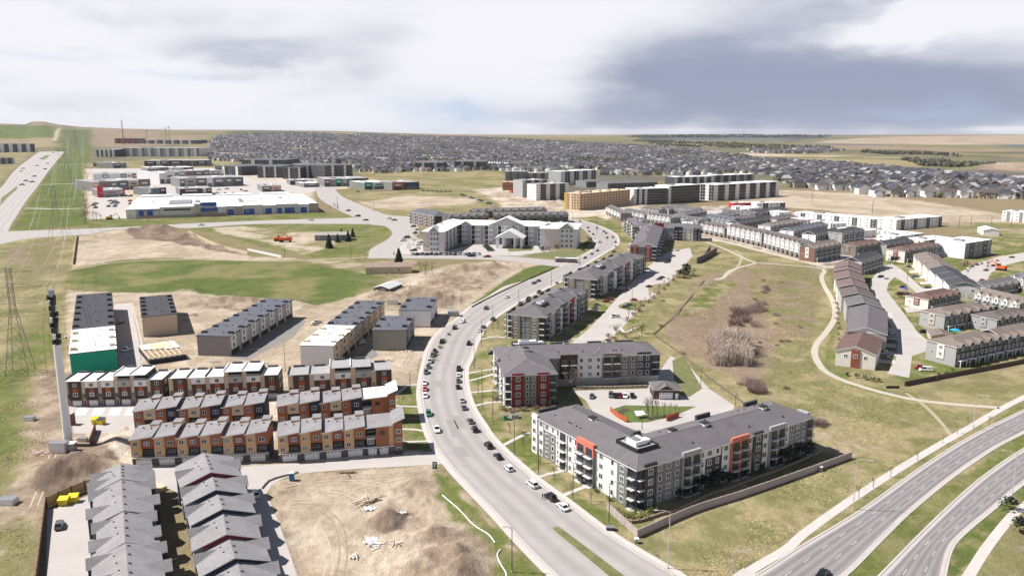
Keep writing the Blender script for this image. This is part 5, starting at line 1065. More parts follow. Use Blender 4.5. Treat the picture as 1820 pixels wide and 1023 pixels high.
# white modern blocks
MB_ = 'apartment building'
def modern(label, p0, p1, yt, depth, n, dark=W_CHAR, floors=3, wall=W_WHITE, base=None, endl=2):
    return block('modern_block', label, MB_, p0, p1, yt, depth, wall, R_WHITE, 'flat', floors, rep(n, (3, 'w', wall), (2.4, 'w', dark, {'ww': 1.3}), (3, 'w', wall, {'ww': 1.2})), rep(endl, (4, 'w', wall)) if endl else None, rep(2, (4, 'w', wall)), ground=base)
modern('long white modern block with square dark windows before the sand field', (1412, 391), (1556, 405), 377, 20, 14)
modern('white and charcoal block with flat overhanging white roof', (1592, 409), (1673, 402), 391, 24, 11)
modern('low white modern block behind the dark rows', (1487, 417), (1534, 423), 405, 20, 6)
modern('small white modern block left of the flat-roofed one', (1540, 418), (1596, 424), 408, 16, 6)
modern('white modern block with grey side in the middle of the white group', (1590, 438), (1640, 431), 421, 18, 6, W_GREY)
modern('white modern block right behind the big white-ended block', (1641, 446), (1690, 440), 428, 18, 6)
r, L, h, d = modern('big white-ended modern block with dark glazed front at the street curve', (1713, 460), (1760, 452), 433, 24, 6, W_CHAR, 3, W_GREY, None, 0)
Wall(r, (0, d), (0, 0)).slab('end_wall', -.3, d+.3, 0, h+.4, .4, W_WRAP)
modern('white unfinished block at the far right of the sand field', (1780, 392), (1840, 397), 375, 24, 8, W_GREY)
for k, (p0, p1, yt) in enumerate((((1352, 384), (1392, 388), 374), ((1300, 374), (1338, 378), 366), ((1395, 396), (1432, 401), 386), ((1440, 401), (1484, 407), 392), ((1345, 372), (1395, 371), 361))):
    modern(('white flat-roofed block between slate rows', 'white flat-roofed block nearest the red-framed house', 'white flat-roofed block under the taupe row', 'white stepped block left of the low one', 'long grey and white block behind the red frame')[k], p0, p1, yt, 16, 5)
gable_chain('shed', 'small white gabled shed on the sand field', [((1752, 401), (1763, 406), 7.0, 7.0, 2.0, R_WHITE, W_WHITE, W_WHITE, [])], 'shed', wins=False)
block('unfinished_house', 'unfinished house wrapped in red and white sheeting', 'house frame', (1303, 368), (1337, 367), 361, 12, W_REDB, R_WHITE, 'flat', 1, [(1, '.', None)])
# mid-rises
def mid(label, p0, p1, yt, depth, floors, bays, wall=W_GREY, roof=R_FLATG, rk='flat', endl=None, endr=None, base=None, rise=3.0, name='apartment_building'):
    return block(name, label, MB_, p0, p1, yt, depth, wall, roof, rk, floors, bays, endl, endr, rise, ground=base)
blk = lambda n: rep(n, (4, 'b', W_CHAR), (3.4, 'ww', W_WHITE), (4, 'b', W_CHAR), (3, 'w', W_GREY))
mid('black and white six-storey midrise with balcony grid, left half', (1126, 364), (1186, 362), 336, 26, 6, [(3, 'w', W_WHITE), (3, 'b', W_CHAR)]*3+[(5, 'b', W_CHAR)]*4, W_WHITE, R_WHITE, endl=rep(4, (4, 'ww', W_WHITE)))
mid('black and white six-storey midrise with balcony grid, right half', (1188, 362), (1243, 358), 331, 28, 6, [(3, 'w', W_WHITE)]+[(5, 'b', W_CHAR)]*8, W_WHITE, R_WHITE)
mid('large dark midrise with white framed window columns, right front', (1268, 357), (1384, 349), 329, 34, 5, rep(13, (3, 'ww', W_WHITE), (5, 'b', W_CHAR)), W_CHAR, R_WHITE, endl=rep(4, (3, 'ww', W_WHITE), (4, 'b', W_GREY)))
mid('large dark midrise with flat pale roof, behind left', (1199, 333), (1268, 331), 315, 34, 5, rep(11, (3, 'ww', W_WHITE), (5, 'b', W_CHAR)), W_CHAR, R_WHITE)
mid('large dark midrise with flat pale roof, behind right', (1266, 330), (1340, 327), 312, 30, 5, rep(11, (3, 'ww', W_LGREY), (5, 'b', W_CHAR)), W_CHAR, R_WHITE)
mid('grey stepped midrise left of the timber building, rear part', (929, 352), (972, 350), 321, 30, 7, rep(6, (3, 'ww', W_LGREY), (4, 'b', W_CHAR)), W_GREY, R_FLATG, endl=rep(3, (4, 'ww', W_LGREY)))
mid('grey stepped midrise left of the timber building, front part', (953, 358), (1011, 355), 328, 26, 7, rep(7, (3, 'ww', W_WHITE), (4, 'b', W_CHAR)), W_LGREY, R_FLATG, endl=rep(3, (4, 'ww', W_WHITE)))
mid('pale grey midrise with white top beyond the timber building', (997, 329), (1059, 325), 305, 34, 6, rep(8, (3, 'ww', W_WHITE), (4, 'b', W_LGREY)), W_WHITE, R_WHITE, endl=rep(4, (4, 'ww', W_LGREY)))
mid('low grey flat block beyond the digger yard, left', (898, 320), (936, 320), 305, 40, 4, rep(6, (4, 'ww', W_GREY), (4, 'b', W_LGREY)), W_LGREY, R_FLATG)
mid('low grey flat block beyond the digger yard, right', (926, 319), (975, 318), 308, 40, 4, rep(7, (4, 'ww', W_LGREY), (4, 'b', W_GREY)), W_LGREY, R_FLATG)
mid('dark hip-roofed block behind the timber building, left', (1042, 333), (1100, 331), 323, 40, 4, rep(9, (4, 'ww', W_CHAR), (4, 'b', W_GREY)), W_GREY, R_GREY, 'hip')
mid('dark hip-roofed block behind the timber building, right', (1080, 339), (1168, 336), 326, 40, 4, rep(11, (4, 'ww', W_CHAR), (4, 'b', W_GREY)), W_GREY, R_GREY, 'hip')
# timber building under construction
r, L, h, d = mid('six-storey timber apartment building under construction with open window holes', (1030, 374), (1119, 364), 345, 26, 6, [(3, '.', None)], mat('timber_sheathing', (.47, .33, .215), .9, .2, .5), W_LUMB, 'flat', name='unfinished_building')
w1, w2 = Wall(r, (0, 0), (L, 0)), Wall(r, (0, d), (0, 0)); hole = shared(('hole',), lambda: MB().box(-.9, -.08, -.9, .9, 0, .9, RECESS), 'window_opening'); fl = h/6
for f in range(6):
    w1.slab('floor_band', 0, L, f*fl-.15 if f else 0, f*fl+.35, .35, W_LUMB); w2.slab('floor_band', 0, d, f*fl-.15 if f else 0, f*fl+.35, .35, W_LUMB)
    for k in range(16): w1.item('window_opening', hole, L*(k+.5)/16, f*fl+fl*.58, .02)
    for k in range(5): w2.item('window_opening', hole, d*(k+.5)/5, f*fl+fl*.58, .02)
w2.slab('end_wall', .3, 5, .4, h, .5, mat('yellow_wrap', (.48, .31, .07), .8, .1)); w2.slab('end_wall', 9, 13, .4, h, .5, W_LUMB)
for k in range(5): MB().box(L*(.05+.19*k), d*.2, h+.35, L*(.05+.19*k)+5, d*.5, h+3-.3*k, W_OSB if k % 2 else W_LUMB).build('roof_box', r)
block('unfinished_building', 'low timber frame with orange floors left of the grey midrise', MB_, (893, 338), (926, 338), 324, 26, W_LUMB, W_OSB, 'flat', 2, rep(9, (3, 'w', W_RUST)))
# dark apartments on the left horizon side
ap = lambda n: rep(n, (4, 'ww', W_CHAR), (4, 'b', W_GREY), (3, 'ww', W_WHITE), (4, 'b', W_CHAR))
mid('dark apartment block with grey hip roof, left one of the far cluster', (383, 310), (430, 312), 294, 110, 4, ap(8), W_CHAR, R_BLUEG, 'hip')
mid('dark apartment block with grey hip roof, front left of the far cluster', (458, 316), (502, 316), 296, 100, 4, ap(9), W_CHAR, R_BLUEG, 'hip')
mid('black hip-roofed apartment wing in the far cluster', (503, 318), (534, 318), 298, 100, 4, ap(7), W_CHAR, R_DARK, 'hip')
mid('long dark apartment block at the right of the far cluster', (534, 316), (580, 315), 294, 120, 4, ap(9), W_CHAR, R_BLUEG, 'hip')
mid('tall dark apartment block at the right end of the far cluster', (578, 318), (627, 316), 294, 120, 4, ap(9), W_CHAR, R_BLUEG, 'hip')
mid('dark apartment block behind the far cluster', (430, 300), (510, 300), 284, 140, 4, ap(10), W_CHAR, R_BLUEG, 'hip')
mid('dark gabled apartment block near the grassy slope, left one', (738, 304), (788, 304), 289, 120, 4, ap(9), W_CHAR, R_GREY, 'hip')
mid('dark gabled apartment block near the grassy slope, right one', (808, 302), (864, 302), 287, 120, 4, ap(10), W_CHAR, R_GREY, 'hip')
mid('long cream and black apartment block below the tower crane', (214, 278), (355, 278), 263, 160, 4, rep(26, (5, 'ww', W_WHITE), (4, 'b', W_CREAM), (4, 'ww', W_LGREY)), W_CREAM, R_FLATG)
mid('short dark apartment block left of the cream one', (168, 279), (204, 279), 266, 160, 4, rep(9, (5, 'ww', W_WHITE), (4, 'b', W_CHAR)), W_CHAR, R_FLATG)
mid('unfinished red-framed building at the foot of the tower crane', (205, 262), (250, 262), 246, 80, 4, rep(9, (5, 'w', W_MAROON), (5, 'b', W_CHAR)), W_MAROON, R_FLATG)
mid('green wrapped building left of the tower crane', (177, 259), (208, 259), 249, 90, 3, [(6, '.', W_GREENW), (2, '.', W_CHAR), (6, '.', W_GREENW)], W_GREENW, R_FLATG)
mid('long dark block right of the tower crane', (250, 262), (350, 262), 249, 200, 4, rep(20, (8, 'ww', W_BLUEG), (6, 'b', W_CHAR), (6, 'ww', W_WHITE)), W_CHAR, R_FLATG)
mid('dark houses block at the left edge beside the far arterial', (-8, 271), (63, 270), 256, 60, 3, rep(9, (5, 'ww', W_CHAR), (4, 'ww', W_WHITE)), W_GREY, R_GREY, 'hip')
mid('dark houses block at the left edge, nearer one', (-8, 292), (26, 291), 281, 50, 3, rep(6, (5, 'ww', W_CHAR), (4, 'ww', W_LGREY)), W_GREY, R_GREY, 'hip')
for lab, p0, p1, yt, dep, wm, n in (('pale town house row behind the far dark cluster, left', (440, 286), (520, 287), 277, 90, W_BEIGE, 12), ('pale town house row behind the far dark cluster, right', (526, 289), (602, 290), 280, 80, W_LGREY, 12), ('white long row on the slope above the far cluster', (588, 278), (664, 279), 271, 90, W_WHITE, 12), ('grey long row above the grassy slope', (690, 288), (738, 289), 280, 80, W_GREY, 8), ('pale long row right of the dark gabled blocks', (868, 296), (905, 298), 288, 70, W_WHITE, 7), ('small white house row on the left slope above the brick strip', (392, 277), (436, 279), 271, 90, W_CREAM, 8)):
    r, L, h, d = block('town_house_row', lab, TH, p0, p1, yt, dep, wm, R_GREY, 'hip', 3, rep(n, (5, 'w', wm), (4, 'w', W_CHAR)), rise=5)
    dormers(r, L, h, 8, R_GREY, wm, 8, 5, .5, False, 10)
# row behind the white residence
r, L, h, d = block('town_house_row', 'long dark brown town house row right behind the white residence', TH, (880, 398), (1010, 396), 383, 22, W_BROWN, R_GREY, 'gable', 3, rep(14, (5, 'ww', W_CHAR), (4, 'b', W_TAUPE)), None, [(5, 'w', W_BROWN)]); dormers(r, L, h, 10, R_GREY, W_LGREY, 6, 3.2)
r, L, h, d = block('town_house_row', 'farther dark brown town house row behind the white residence', TH, (842, 388), (972, 384), 376, 22, W_BROWN, R_GREY, 'gable', 3, rep(14, (5, 'ww', W_CHAR), (4, 'b', W_TAUPE))); dormers(r, L, h, 9, R_GREY, W_LGREY, 6, 3.2)
r, L, h, d = block('town_house_row', 'dark town house row left behind the white residence', TH, (796, 402), (868, 398), 386, 24, W_BROWN, R_GREY, 'gable', 3, rep(10, (5, 'ww', W_CHAR), (4, 'b', W_TAUPE))); dormers(r, L, h, 5, R_GREY, W_LGREY, 6, 3.0)
block('apartment_building', 'corner block with white and brown balcony front and slate roof', MB_, (772, 406), (800, 404), 384, 60, W_BROWN, R_BLUEG, 'hip', 4, rep(2, (4, '.', W_BROWN), (4, 'w', W_WHITE)), rep(9, (5, 'b', W_WHITE), (4, 'ww', W_BRICKR)), None, 4.0)
# ------------------------------------------------------------------ white residence: U of three wings
FHW = 4.4; HW = hz(447, 411)
p1 = P(790, 447); p0 = P(752, 447); c0 = P(839, 434); rz = math.atan2(p1.y-p0.y, p1.x-p0.x)-.16
r = thing('retirement_residence', 'large white four-storey residence with three wings and a gabled porch', 'residence', (p0.x, p0.y, 0), rz)
inv = lambda q: (lambda v: Vector((v.x*math.cos(-rz)-v.y*math.sin(-rz), v.x*math.sin(-rz)+v.y*math.cos(-rz))))(q-p0)
W1 = (p1-p0).length; WR = siding('siding_residence', (.60, .61, .635)); WP = siding('siding_residence_pink', (.60, .53, .50))
Lw = inv(c0).y+8; Rg = inv(P(966, 434)).x; R2 = inv(P(1026, 440)).x; Yc = Lw-6; Yr = inv(P(975, 441)).y
zt = HW
MB().box(0, 0, -.2, W1, Lw+26, zt, WR, bottom=False).build('wall', r); MB().box(W1+.01, Yc, -.2, Rg-.01, Yc+24, zt, WR, bottom=False).build('wall', r); MB().box(Rg, Yr, -.2, R2, Yc+26, zt, WR, bottom=False).build('wall', r)
q = MB(); q.hip(0, 0, W1, Lw+26, zt+.05, 3.0, 1.2, R_WHITE, TRIM); q.hip(W1-8, Yc, Rg+8, Yc+24, zt+.02, 3.4, 1.2, R_WHITE, TRIM); q.hip(Rg, Yr, R2, Yc+26, zt+.04, 3.0, 1.2, R_WHITE, TRIM); q.build('roof', r)
fh4 = zt/4
facade(Wall(r, (0, 0), (W1, 0)), [(6, '.', WP), (7, 'www', WR, {'ww': 2.0, 'wh': 2.2}), (4, '.', WP)], 4, fh4, zt)
facade(Wall(r, (W1, 0), (W1, Yc)), rep(12, (6, 'ww', WR), (4, '.', WP), (6, 'b', WR)), 4, fh4, zt)
facade(Wall(r, (W1, Yc), (Rg, Yc)), rep(19, (4, 'b', TRIM), (4, 'ww', WR), (3, '.', W_LGREY)), 4, fh4, zt)
facade(Wall(r, (Rg, Yc), (Rg, Yr)), rep(8, (4, 'b', TRIM), (4, 'ww', WR)), 4, fh4, zt)
facade(Wall(r, (Rg, Yr), (R2, Yr)), [(3, '.', WR), (9, '.', WP), (8, 'www', WR, {'ww': 2.0, 'wh': 2.0}), (2, '.', WR)], 4, fh4, zt)
gx = inv(P(903, 433)).x
for (x0, y0, x1, y1, zz, ri, wm) in [(gx-16, Yc-1.5, gx+16, Yc+14, .5, 7, W_LGREY), (W1*.32, -.8, W1*.75, 9, .4, 4, W_LGREY), (R2-15, Yr-.8, R2-3, Yr+9, .4, 4.5, W_LGREY)]+[(gx+k*38-5, Yc-.6, gx+k*38+5, Yc+8, .3, 3, W_LGREY) for k in (-1, 1)]:
    MB().gable(x0, y0, x1, y1, zt+zz, ri, .9, R_WHITE, wm, 'y', .35, TRIM).build('roof_gable', r)
q = MB(); gp = inv(P(909, 437)).x
q.gable(gp-12, Yc-22, gp+12, Yc, 9, 6.5, 1.0, R_WHITE, TRIM, 'y', .4, TRIM)
for sx in (-11, -5, 5, 11):
    for sy in (-21, -11): q.box(gp+sx-.7, Yc+sy-.7, 0, gp+sx+.7, Yc+sy+.7, 9, TRIM)
q.build('porch', r); roof_vents(r, [(W1*.5, 30, zt+3), ((Rg+R2)/2, Yr+24, zt+3.2), (W1*.5, 62, zt+3.2)])
# ------------------------------------------------------------------ superstore and shops
p0, p1 = (225, 389), (567, 377)
r, L, h, d = block('superstore', 'long low superstore with white roof and blue sign panel', 'store', p0, p1, 373, 185, W_LGREY, R_WHITE, 'flat', 1, [(1, '.', None)])
w = Wall(r, (0, 0), (L, 0)); WS = mat('store_panel', (.55, .55, .56), .8, .06); f = lambda px: L*(px-225)/342.0
for a, b, z1, m, pr in ((225, 241, 11.2, W_WHITE, .5), (242, 280, 8, WS, .3), (281, 340, 12.6, WS, 1.0), (341, 352, 12, WS, 1.3), (381, 395, 10, W_WHITE, .6), (396, 411, 11.5, WS, .8), (412, 424, 8, W_PINK, .3), (425, 462, 12, WS, .8), (463, 485, 11, WS, .9), (486, 528, 12, WS, 1.0), (529, 548, 10.5, W_WHITE, .6), (549, 566, 12, W_PINK, .8)): w.slab('cladding_panel', f(a), f(b), 0, z1, pr, m)
w.slab('cladding_panel', f(246), f(340), 0, 3.0, 1.2, W_PINK); w.slab('cladding_panel', f(342), f(424), 0, 3.6, 1.4, W_PINK)
w.slab('glazing', f(288), f(334), 8, 10.4, 1.15, GLASS); w.slab('sign_back', f(340), f(352), 0, 15.5, 1.4, W_BEIGE); w.slab('sign_panel', f(351), f(379.5), 6.0, 16.8, 2.0, W_BLUE)
for a, b in ((246, 254), (260, 269), (398, 409), (427, 446), (466, 478), (488, 497), (502, 521), (532, 544)): w.slab('blue_door', f(a), f(b), 0.4 if a > 280 else 3.1, 7.2 if a > 280 else 9.0, 1.7 if a < 425 else 1.2, W_BLUE)
for k in range(7): MB().box(L*(.1+.12*k), d*random.uniform(.2, .8), h+.3, L*(.1+.12*k)+5, d*.5+14, h+1.6, TRIM if k % 2 else METAL).build('air_unit', r)
for k in range(4): MB().box(L*(.02+.24*k), d*.985, h, L*(.2+.24*k), d+18, h+3-.4*k, W_WHITE, R_WHITE).build('roof_step', r)
def lettering(r_, wall, txt, t, z, size, out, m, body='sign_text'):
    c = bpy.data.curves.new(body, 'FONT'); c.body = txt; c.size = size; c.align_x = 'CENTER'; c.align_y = 'CENTER'; c.extrude = .06
    t_ = bpy.data.objects.new('tmp', c); me = bpy.data.meshes.new_from_object(t_); me.materials.clear(); me.materials.append(m); bpy.data.objects.remove(t_)
    o = put(body, me, r_, wall.at(t, out, z)); o.rotation_euler = (R(90), 0, wall.rz); return o
lettering(r, w, 'Walmart', f(364.5), 11.4, 5.2, 2.1, TRIM)
def shop(label, p0, p1, yt, depth, segs, roof=R_FLATG, wall=W_GREY):
    depth *= 1.9
    r, L, h, d = block('shop_building', label, 'shop', p0, p1, yt, depth, wall, roof, 'flat', 1, [(1, '.', None)]); w = Wall(r, (0, 0), (L, 0)); t = 0; tot = sum(s[0] for s in segs)
    for k, (wd, m, up) in enumerate(segs):
        a, b = t, t+wd/tot*L; w.slab('cladding_panel', a+.05, b-.05, 0, h+up, .5+.2*(k % 2), m)
        w.slab('shop_front', a+(b-a)*.15, b-(b-a)*.15, .2, h*.42, .8, GLASSB if k % 2 else GLASS); w.slab('shop_sign', a+(b-a)*.25, b-(b-a)*.25, h*.6, h*.75, .85, (TRIM, W_CHAR, W_BLUE, W_REDB)[(k+int(p0[0])) % 4] if k % 3 == 1 else TRIM); t = b
    return r, w, L, h
r, w, L, h = shop('grey shop with tall red panels at both ends', (174, 351), (223, 349), 339, 36, [(10, W_REDB, 5), (30, W_LGREY, 0), (6, W_LGREY, .8), (4, W_REDB, 2.5)])
MB().box(0, -1.2, 0, 4.5, 4, h+8, W_REDB).build('sign_tower', r)
shop('shop row of grey and tan fronts behind the red one', (166, 340), (268, 335), 324, 50, [(8, W_TAN, 0), (14, W_GREY, 1), (10, W_TAUPE, 0), (14, W_BLUEG, 1), (14, W_TAN, .5), (16, W_TAUPE, 2)])
shop('white and grey shop row with square windows, farther left', (167, 323), (246, 321), 310, 50, [(12, W_WHITE, 1), (9, W_LGREY, 0), (16, W_WHITE, 1), (8, W_GREY, 0), (8, W_WHITE, 1), (8, W_TAUPE, .5)])
shop('small glazed white shop beside the drive', (265, 348), (296, 346), 335, 26, [(3, W_WHITE, 1), (10, GLASSB, 0), (9, W_CHAR, 0)])
shop('dark brown low shop above the superstore roof', (320, 347), (377, 345), 336, 30, [(20, W_BROWN, 0), (3, W_WHITE, .6), (5, W_BROWN, 0)])
shop('white two-storey shop with dark windows at the far drive', (284, 327), (318, 325), 308, 40, [(6, W_WHITE, 0), (12, W_WHITE, 2), (4, W_GREY, 0)], R_WHITE, W_WHITE)
shop('long grey shop row with brick and teal fronts, right of the drive', (320, 334), (433, 330), 318, 46, [(6, W_GREY, 0), (12, W_LGREY, 1), (12, W_TAUPE, 0), (7, W_WHITE, 1), (14, W_GREY, 0), (9, W_TAUPE, 1), (12, W_BLUEG, 0)])
shop('blue grey shop row behind the brick and teal one', (318, 317), (372, 315), 305, 46, [(10, W_LGREY, 0), (12, W_GREY, 1), (14, W_BLUEG, 0), (8, W_TAUPE, 1)])
shop('white fronted shop at the end of the blue grey row', (371, 314), (398, 313), 304, 40, [(3, W_WHITE, 2), (10, W_LGREY, 0), (4, W_WHITE, 2)])
shop('long brick and black shop strip below the cream apartments', (257, 296), (368, 295), 286, 60, [(14, W_CHAR, 0), (4, W_WHITE, 1), (10, W_BRICKR, 0), (16, W_CHAR, 1), (16, W_BRICKR, 0), (12, W_CHAR, 0)])
shop('low white shop strip left of the drive', (262, 304), (300, 303), 298, 40, [(10, W_LGREY, 0), (8, W_GREY, 0)], R_WHITE); shop('low white shop strip right of the drive', (305, 304), (344, 303), 298, 40, [(10, W_LGREY, 0), (8, W_CHAR, 0)], R_WHITE)
shop('bank-like block with blue sign, far left of the shops', (166, 296), (192, 296), 289, 40, [(10, W_TAUPE, 0), (6, W_BLUE, 1)]); shop('grey green block right of the blue signed one', (201, 299), (225, 298), 290, 40, [(10, W_GREY, 0), (6, W_LGREY, 0)])
shop('low brown block below the far apartment cluster, left', (466, 341), (500, 340), 331, 34, [(10, W_TAUPE, 0), (10, W_TAN, 1)]); 
shop('low black shop block below the far apartment cluster', (516, 329), (558, 328), 321, 34, [(14, W_CHAR, 0), (5, W_WHITE, 0)]); shop('small round-roofed white block by the junction', (540, 333), (568, 332), 326, 28, [(8, W_GREY, 0)], R_WHITE)
shop('long black shop with green wrapped front under construction', (577, 332), (655, 330), 319, 46, [(6, W_BRICKR, 0), (5, W_PINK, 0), (7, W_GREENW, 1), (5, W_PINK, 0), (6, W_GREENW, 0), (16, W_CHAR, 1)])
shop('green and white shop under construction, left of the brick one', (648, 337), (692, 335), 325, 34, [(8, W_GREENW, 1), (12, W_WHITE, 0), (5, W_CHAR, 0)], R_WHITE)
shop('brick shop with black glazed side at the vacant field', (697, 338), (745, 336), 325, 34, [(9, mat('brick_orange', (.38, .15, .08), .9, .12), 1), (12, W_CHAR, 0)])
# ------------------------------------------------------------------ farmhouse remains in the field
def cottage(label, p0, p1, yt, depth, wall, roof, rk='gable', rise=2.0, cat='house'):
    return block('cottage', label, cat, p0, p1, yt, depth, wall, roof, rk, 1, [(4, 'w', wall), (4, '.', None), (3, 'w', wall), (4, 'w', wall), (3, '.', None)], [(4, 'w', wall)], [(4, 'w', wall)], rise)
cottage('derelict brown bungalow with broken dark windows', (650, 487), (732, 485), 475, 12, W_TAN, mat('old_brown_roof', (.27, .20, .165), .9, .2, .5))
cottage('derelict white-roofed open barn on the green field', (664, 517), (692, 519), 511, 18, W_STONE, mat('tin_roof', (.52, .54, .56), .5, .1, .5), 'gable', 1.5, 'barn')
cottage('grey bungalow among spruces beside the orange dump truck', (560, 428), (622, 427), 418, 14, W_GREY, mat('old_grey_roof', (.33, .29, .27), .9, .15, .5))
r, L, h, d = block('garage', 'charcoal garage with hip roof and white door in the courtyard', 'garage', (1162, 709), (1208, 709), 692, 9, W_BROWN, R_GREY, 'hip', 1, [(1, '.', None)], None, None, 2.0)
Wall(r, (0, 0), (L, 0)).item('garage_door', gdoor_mesh(5.2, 2.6), L*.46, .05, .02); Wall(r, (0, 0), (L, 0)).item('door', door_mesh(1.0, 2.2, TRIM), L*.88, .05, .02)
MB().gable(L*.15, -.3, L*.8, 4.5, h, 1.7, .3, R_GREY, W_BROWN, 'y', .2, TRIM).build('roof', r)
# ------------------------------------------------------------------ the suburb: some ten thousand houses
SUB = [
 [(372,252),(388,243),(420,238.5),(520,237.5),(640,238.5),(760,242),(880,246.5),(960,250),(1130,259),(1240,267),(1330,283),(1480,291),(1640,306),(1760,318),(1830,330),(2000,345),(2000,372),(1830,352),(1700,338),(1560,330),(1430,318),(1390,312),(1280,306),(1060,300),(900,297),(870,288),(640,288),(520,281),(420,276),(372,268)],
 [(640,288),(735,288),(735,300),(690,306),(632,304),(632,292)], [(372,262),(400,270),(640,284),(640,290),(520,292),(440,290),(372,284)], [(866,290),(1000,298),(1000,306),(930,306),(868,302)], [(640,288),(870,288),(870,302),(800,305),(735,305),(690,308),(640,306)],
 [(1060,300),(1280,306),(1280,311),(1070,312)],
 [(1386,312),(1520,325),(1640,336),(1830,352),(1990,372),(2000,420),(1830,392),(1700,381),(1590,366),(1510,350),(1400,333)],
 [(1330,266),(1440,262),(1500,268),(1440,273),(1340,272)]]
def inside(poly, X, Y):
    ins = np.zeros(X.shape, bool); n = len(poly)
    for i in range(n):
        x0, y0 = poly[i]; x1, y1 = poly[(i+1) % n]; c = (y0 > Y) != (y1 > Y)
        with np.errstate(divide='ignore', invalid='ignore'): ins ^= c & (X < (x1-x0)*(Y-y0)/(y1-y0+1e-12)+x0)
    return ins
HWALL = [mat('house_wall_%s' % n, c, .8, .05) for n, c in (('white', (.80,.80,.79)), ('beige', (.36,.31,.25)), ('grey', (.27,.27,.275)), ('blue', (.17,.20,.24)), ('dark', (.10,.09,.09)), ('tan', (.33,.26,.20)))]
HROOF = [mat('house_roof_%s' % n, c, .9, .15) for n, c in (('slate', (.050,.050,.066)), ('brown', (.095,.075,.07)), ('grey', (.092,.089,.105)), ('black', (.035,.035,.042)), ('pale', (.27,.26,.27)))]
def house_template(w, d, h, r, ax):
    """verts, wall faces, roof faces: gabled house with a lower garage in front"""
    v = []; wf = []; rf = []
    def bx(x0, y0, x1, y1, z):
        i = len(v); v.extend([(x0,y0,0),(x1,y0,0),(x1,y1,0),(x0,y1,0),(x0,y0,z),(x1,y0,z),(x1,y1,z),(x0,y1,z)])
        for q in ((0,1,5,4),(1,2,6,5),(2,3,7,6),(3,0,4,7)): wf.append([i+k for k in q])
        return i
    def gb(x0, y0, x1, y1, z, rise, a):
        o = .6; i = len(v)
        if a == 'y':
            m = (x0+x1)/2; v.extend([(x0-o,y0-o,z-.2),(x1+o,y0-o,z-.2),(x1+o,y1+o,z-.2),(x0-o,y1+o,z-.2),(m,y0-o,z+rise),(m,y1+o,z+rise)]); rf.append([i,i+4,i+5,i+3]); rf.append([i+1,i+2,i+5,i+4])
            j = len(v); v.extend([(x0,y0,z),(x1,y0,z),(m,y0,z+rise),(x1,y1,z),(x0,y1,z),(m,y1,z+rise)]); wf.append([j,j+1,j+2]); wf.append([j+3,j+4,j+5])
        else:
            m = (y0+y1)/2; k = min((y1-y0)/2, (x1-x0)*.3); v.extend([(x0-o,y0-o,z-.2),(x1+o,y0-o,z-.2),(x1+o,y1+o,z-.2),(x0-o,y1+o,z-.2),(x0+k,m,z+rise),(x1-k,m,z+rise)])
            for q in ((0,1,5,4),(1,2,5),(2,3,4,5),(3,0,4)): rf.append([i+k2 for k2 in q])
    bx(-w/2, -d/2, w/2, d/2, h); gb(-w/2, -d/2, w/2, d/2, h, r, ax)
    bx(-w/2, -d/2-5, w*.08, -d/2-.02, h*.55); gb(-w/2, -d/2-5, w*.08, -d/2-.05, h*.55, r*.7, 'y')
    return np.array(v), wf, rf
TPL = [house_template(14, 15, 7.5, 4.2, 'y'), house_template(15, 13, 7.2, 4.4, 'x'), house_template(13, 16, 8.2, 4.6, 'y'), house_template(17, 13, 6.4, 4.0, 'x')]
pts = []
xx = np.arange(-3600, 3600, 19.0); yy = np.arange(1000, 6600, 1.0)
row = 0; yv = 1180.0
while yv < 8600:
    big = yv < 1760; xx = np.arange(-3600, 3600, 26.0 if big else 19.0)
    x = xx+RNG.uniform(-2, 2, len(xx)); rid = np.full(len(xx), row); y = yv+90*np.sin(x/420+yv/900)+60*np.sin(x/170+yv/300)+RNG.uniform(-3, 3, len(xx))
    slope = 90/420*np.cos(x/420+yv/900)+60/170*np.cos(x/170+yv/300)
    pts.append(np.stack([x, y, np.arctan(slope)+(math.pi if row % 2 else 0), rid], 1)); yv += (20 if row % 2 else 36)*(1.35 if big else 1 if yv < 4500 else 1.5); row += 1
pts = np.concatenate(pts)
keep = np.zeros(len(pts), bool)
for poly in SUB: keep |= inside(px_poly(poly), pts[:, 0], pts[:, 1])
keep &= RNG.random(len(pts)) > .10; keep &= fbm(pts[:, 0]/260, pts[:, 1]/260, 3, 77) < .70
pts = pts[keep]; pts = pts[np.argsort(pts[:, 1])]
tone = fbm(pts[:, 0]/220, pts[:, 1]/220, 2, 88)
NN = 290; hz_ = zg(pts[:, 0], pts[:, 1])
wsel = [(0, .42), (1, .2), (2, .15), (3, .08), (4, .07), (5, .08)]
wi = RNG.choice(6, len(pts), p=[w for _, w in wsel]); ri = RNG.choice(5, len(pts), p=[.34, .16, .26, .14, .10]); ti = RNG.integers(0, 4, len(pts))
COLN = ['white', 'beige', 'grey', 'blue-grey', 'dark', 'tan']; ROOFN = ['slate', 'brown', 'grey', 'black', 'pale']
_hm = {}
def house_meshes(t, w, r):
    if (t, w, r) not in _hm:
        v, wf, rf = TPL[t]; out = []
        for nm, fs, m in (('wall', wf, HWALL[w]), ('roof', rf, HROOF[r])):
            used = sorted({k for f in fs for k in f}); mp = {k: j for j, k in enumerate(used)}
            me = bpy.data.meshes.new(nm); me.from_pydata([tuple(v[k]) for k in used], [], [[mp[k] for k in f] for f in fs]); me.materials.append(m); out.append(me)
        _hm[(t, w, r)] = out
    return _hm[(t, w, r)]
hwin = win_mesh(2.2, 1.8, .25)
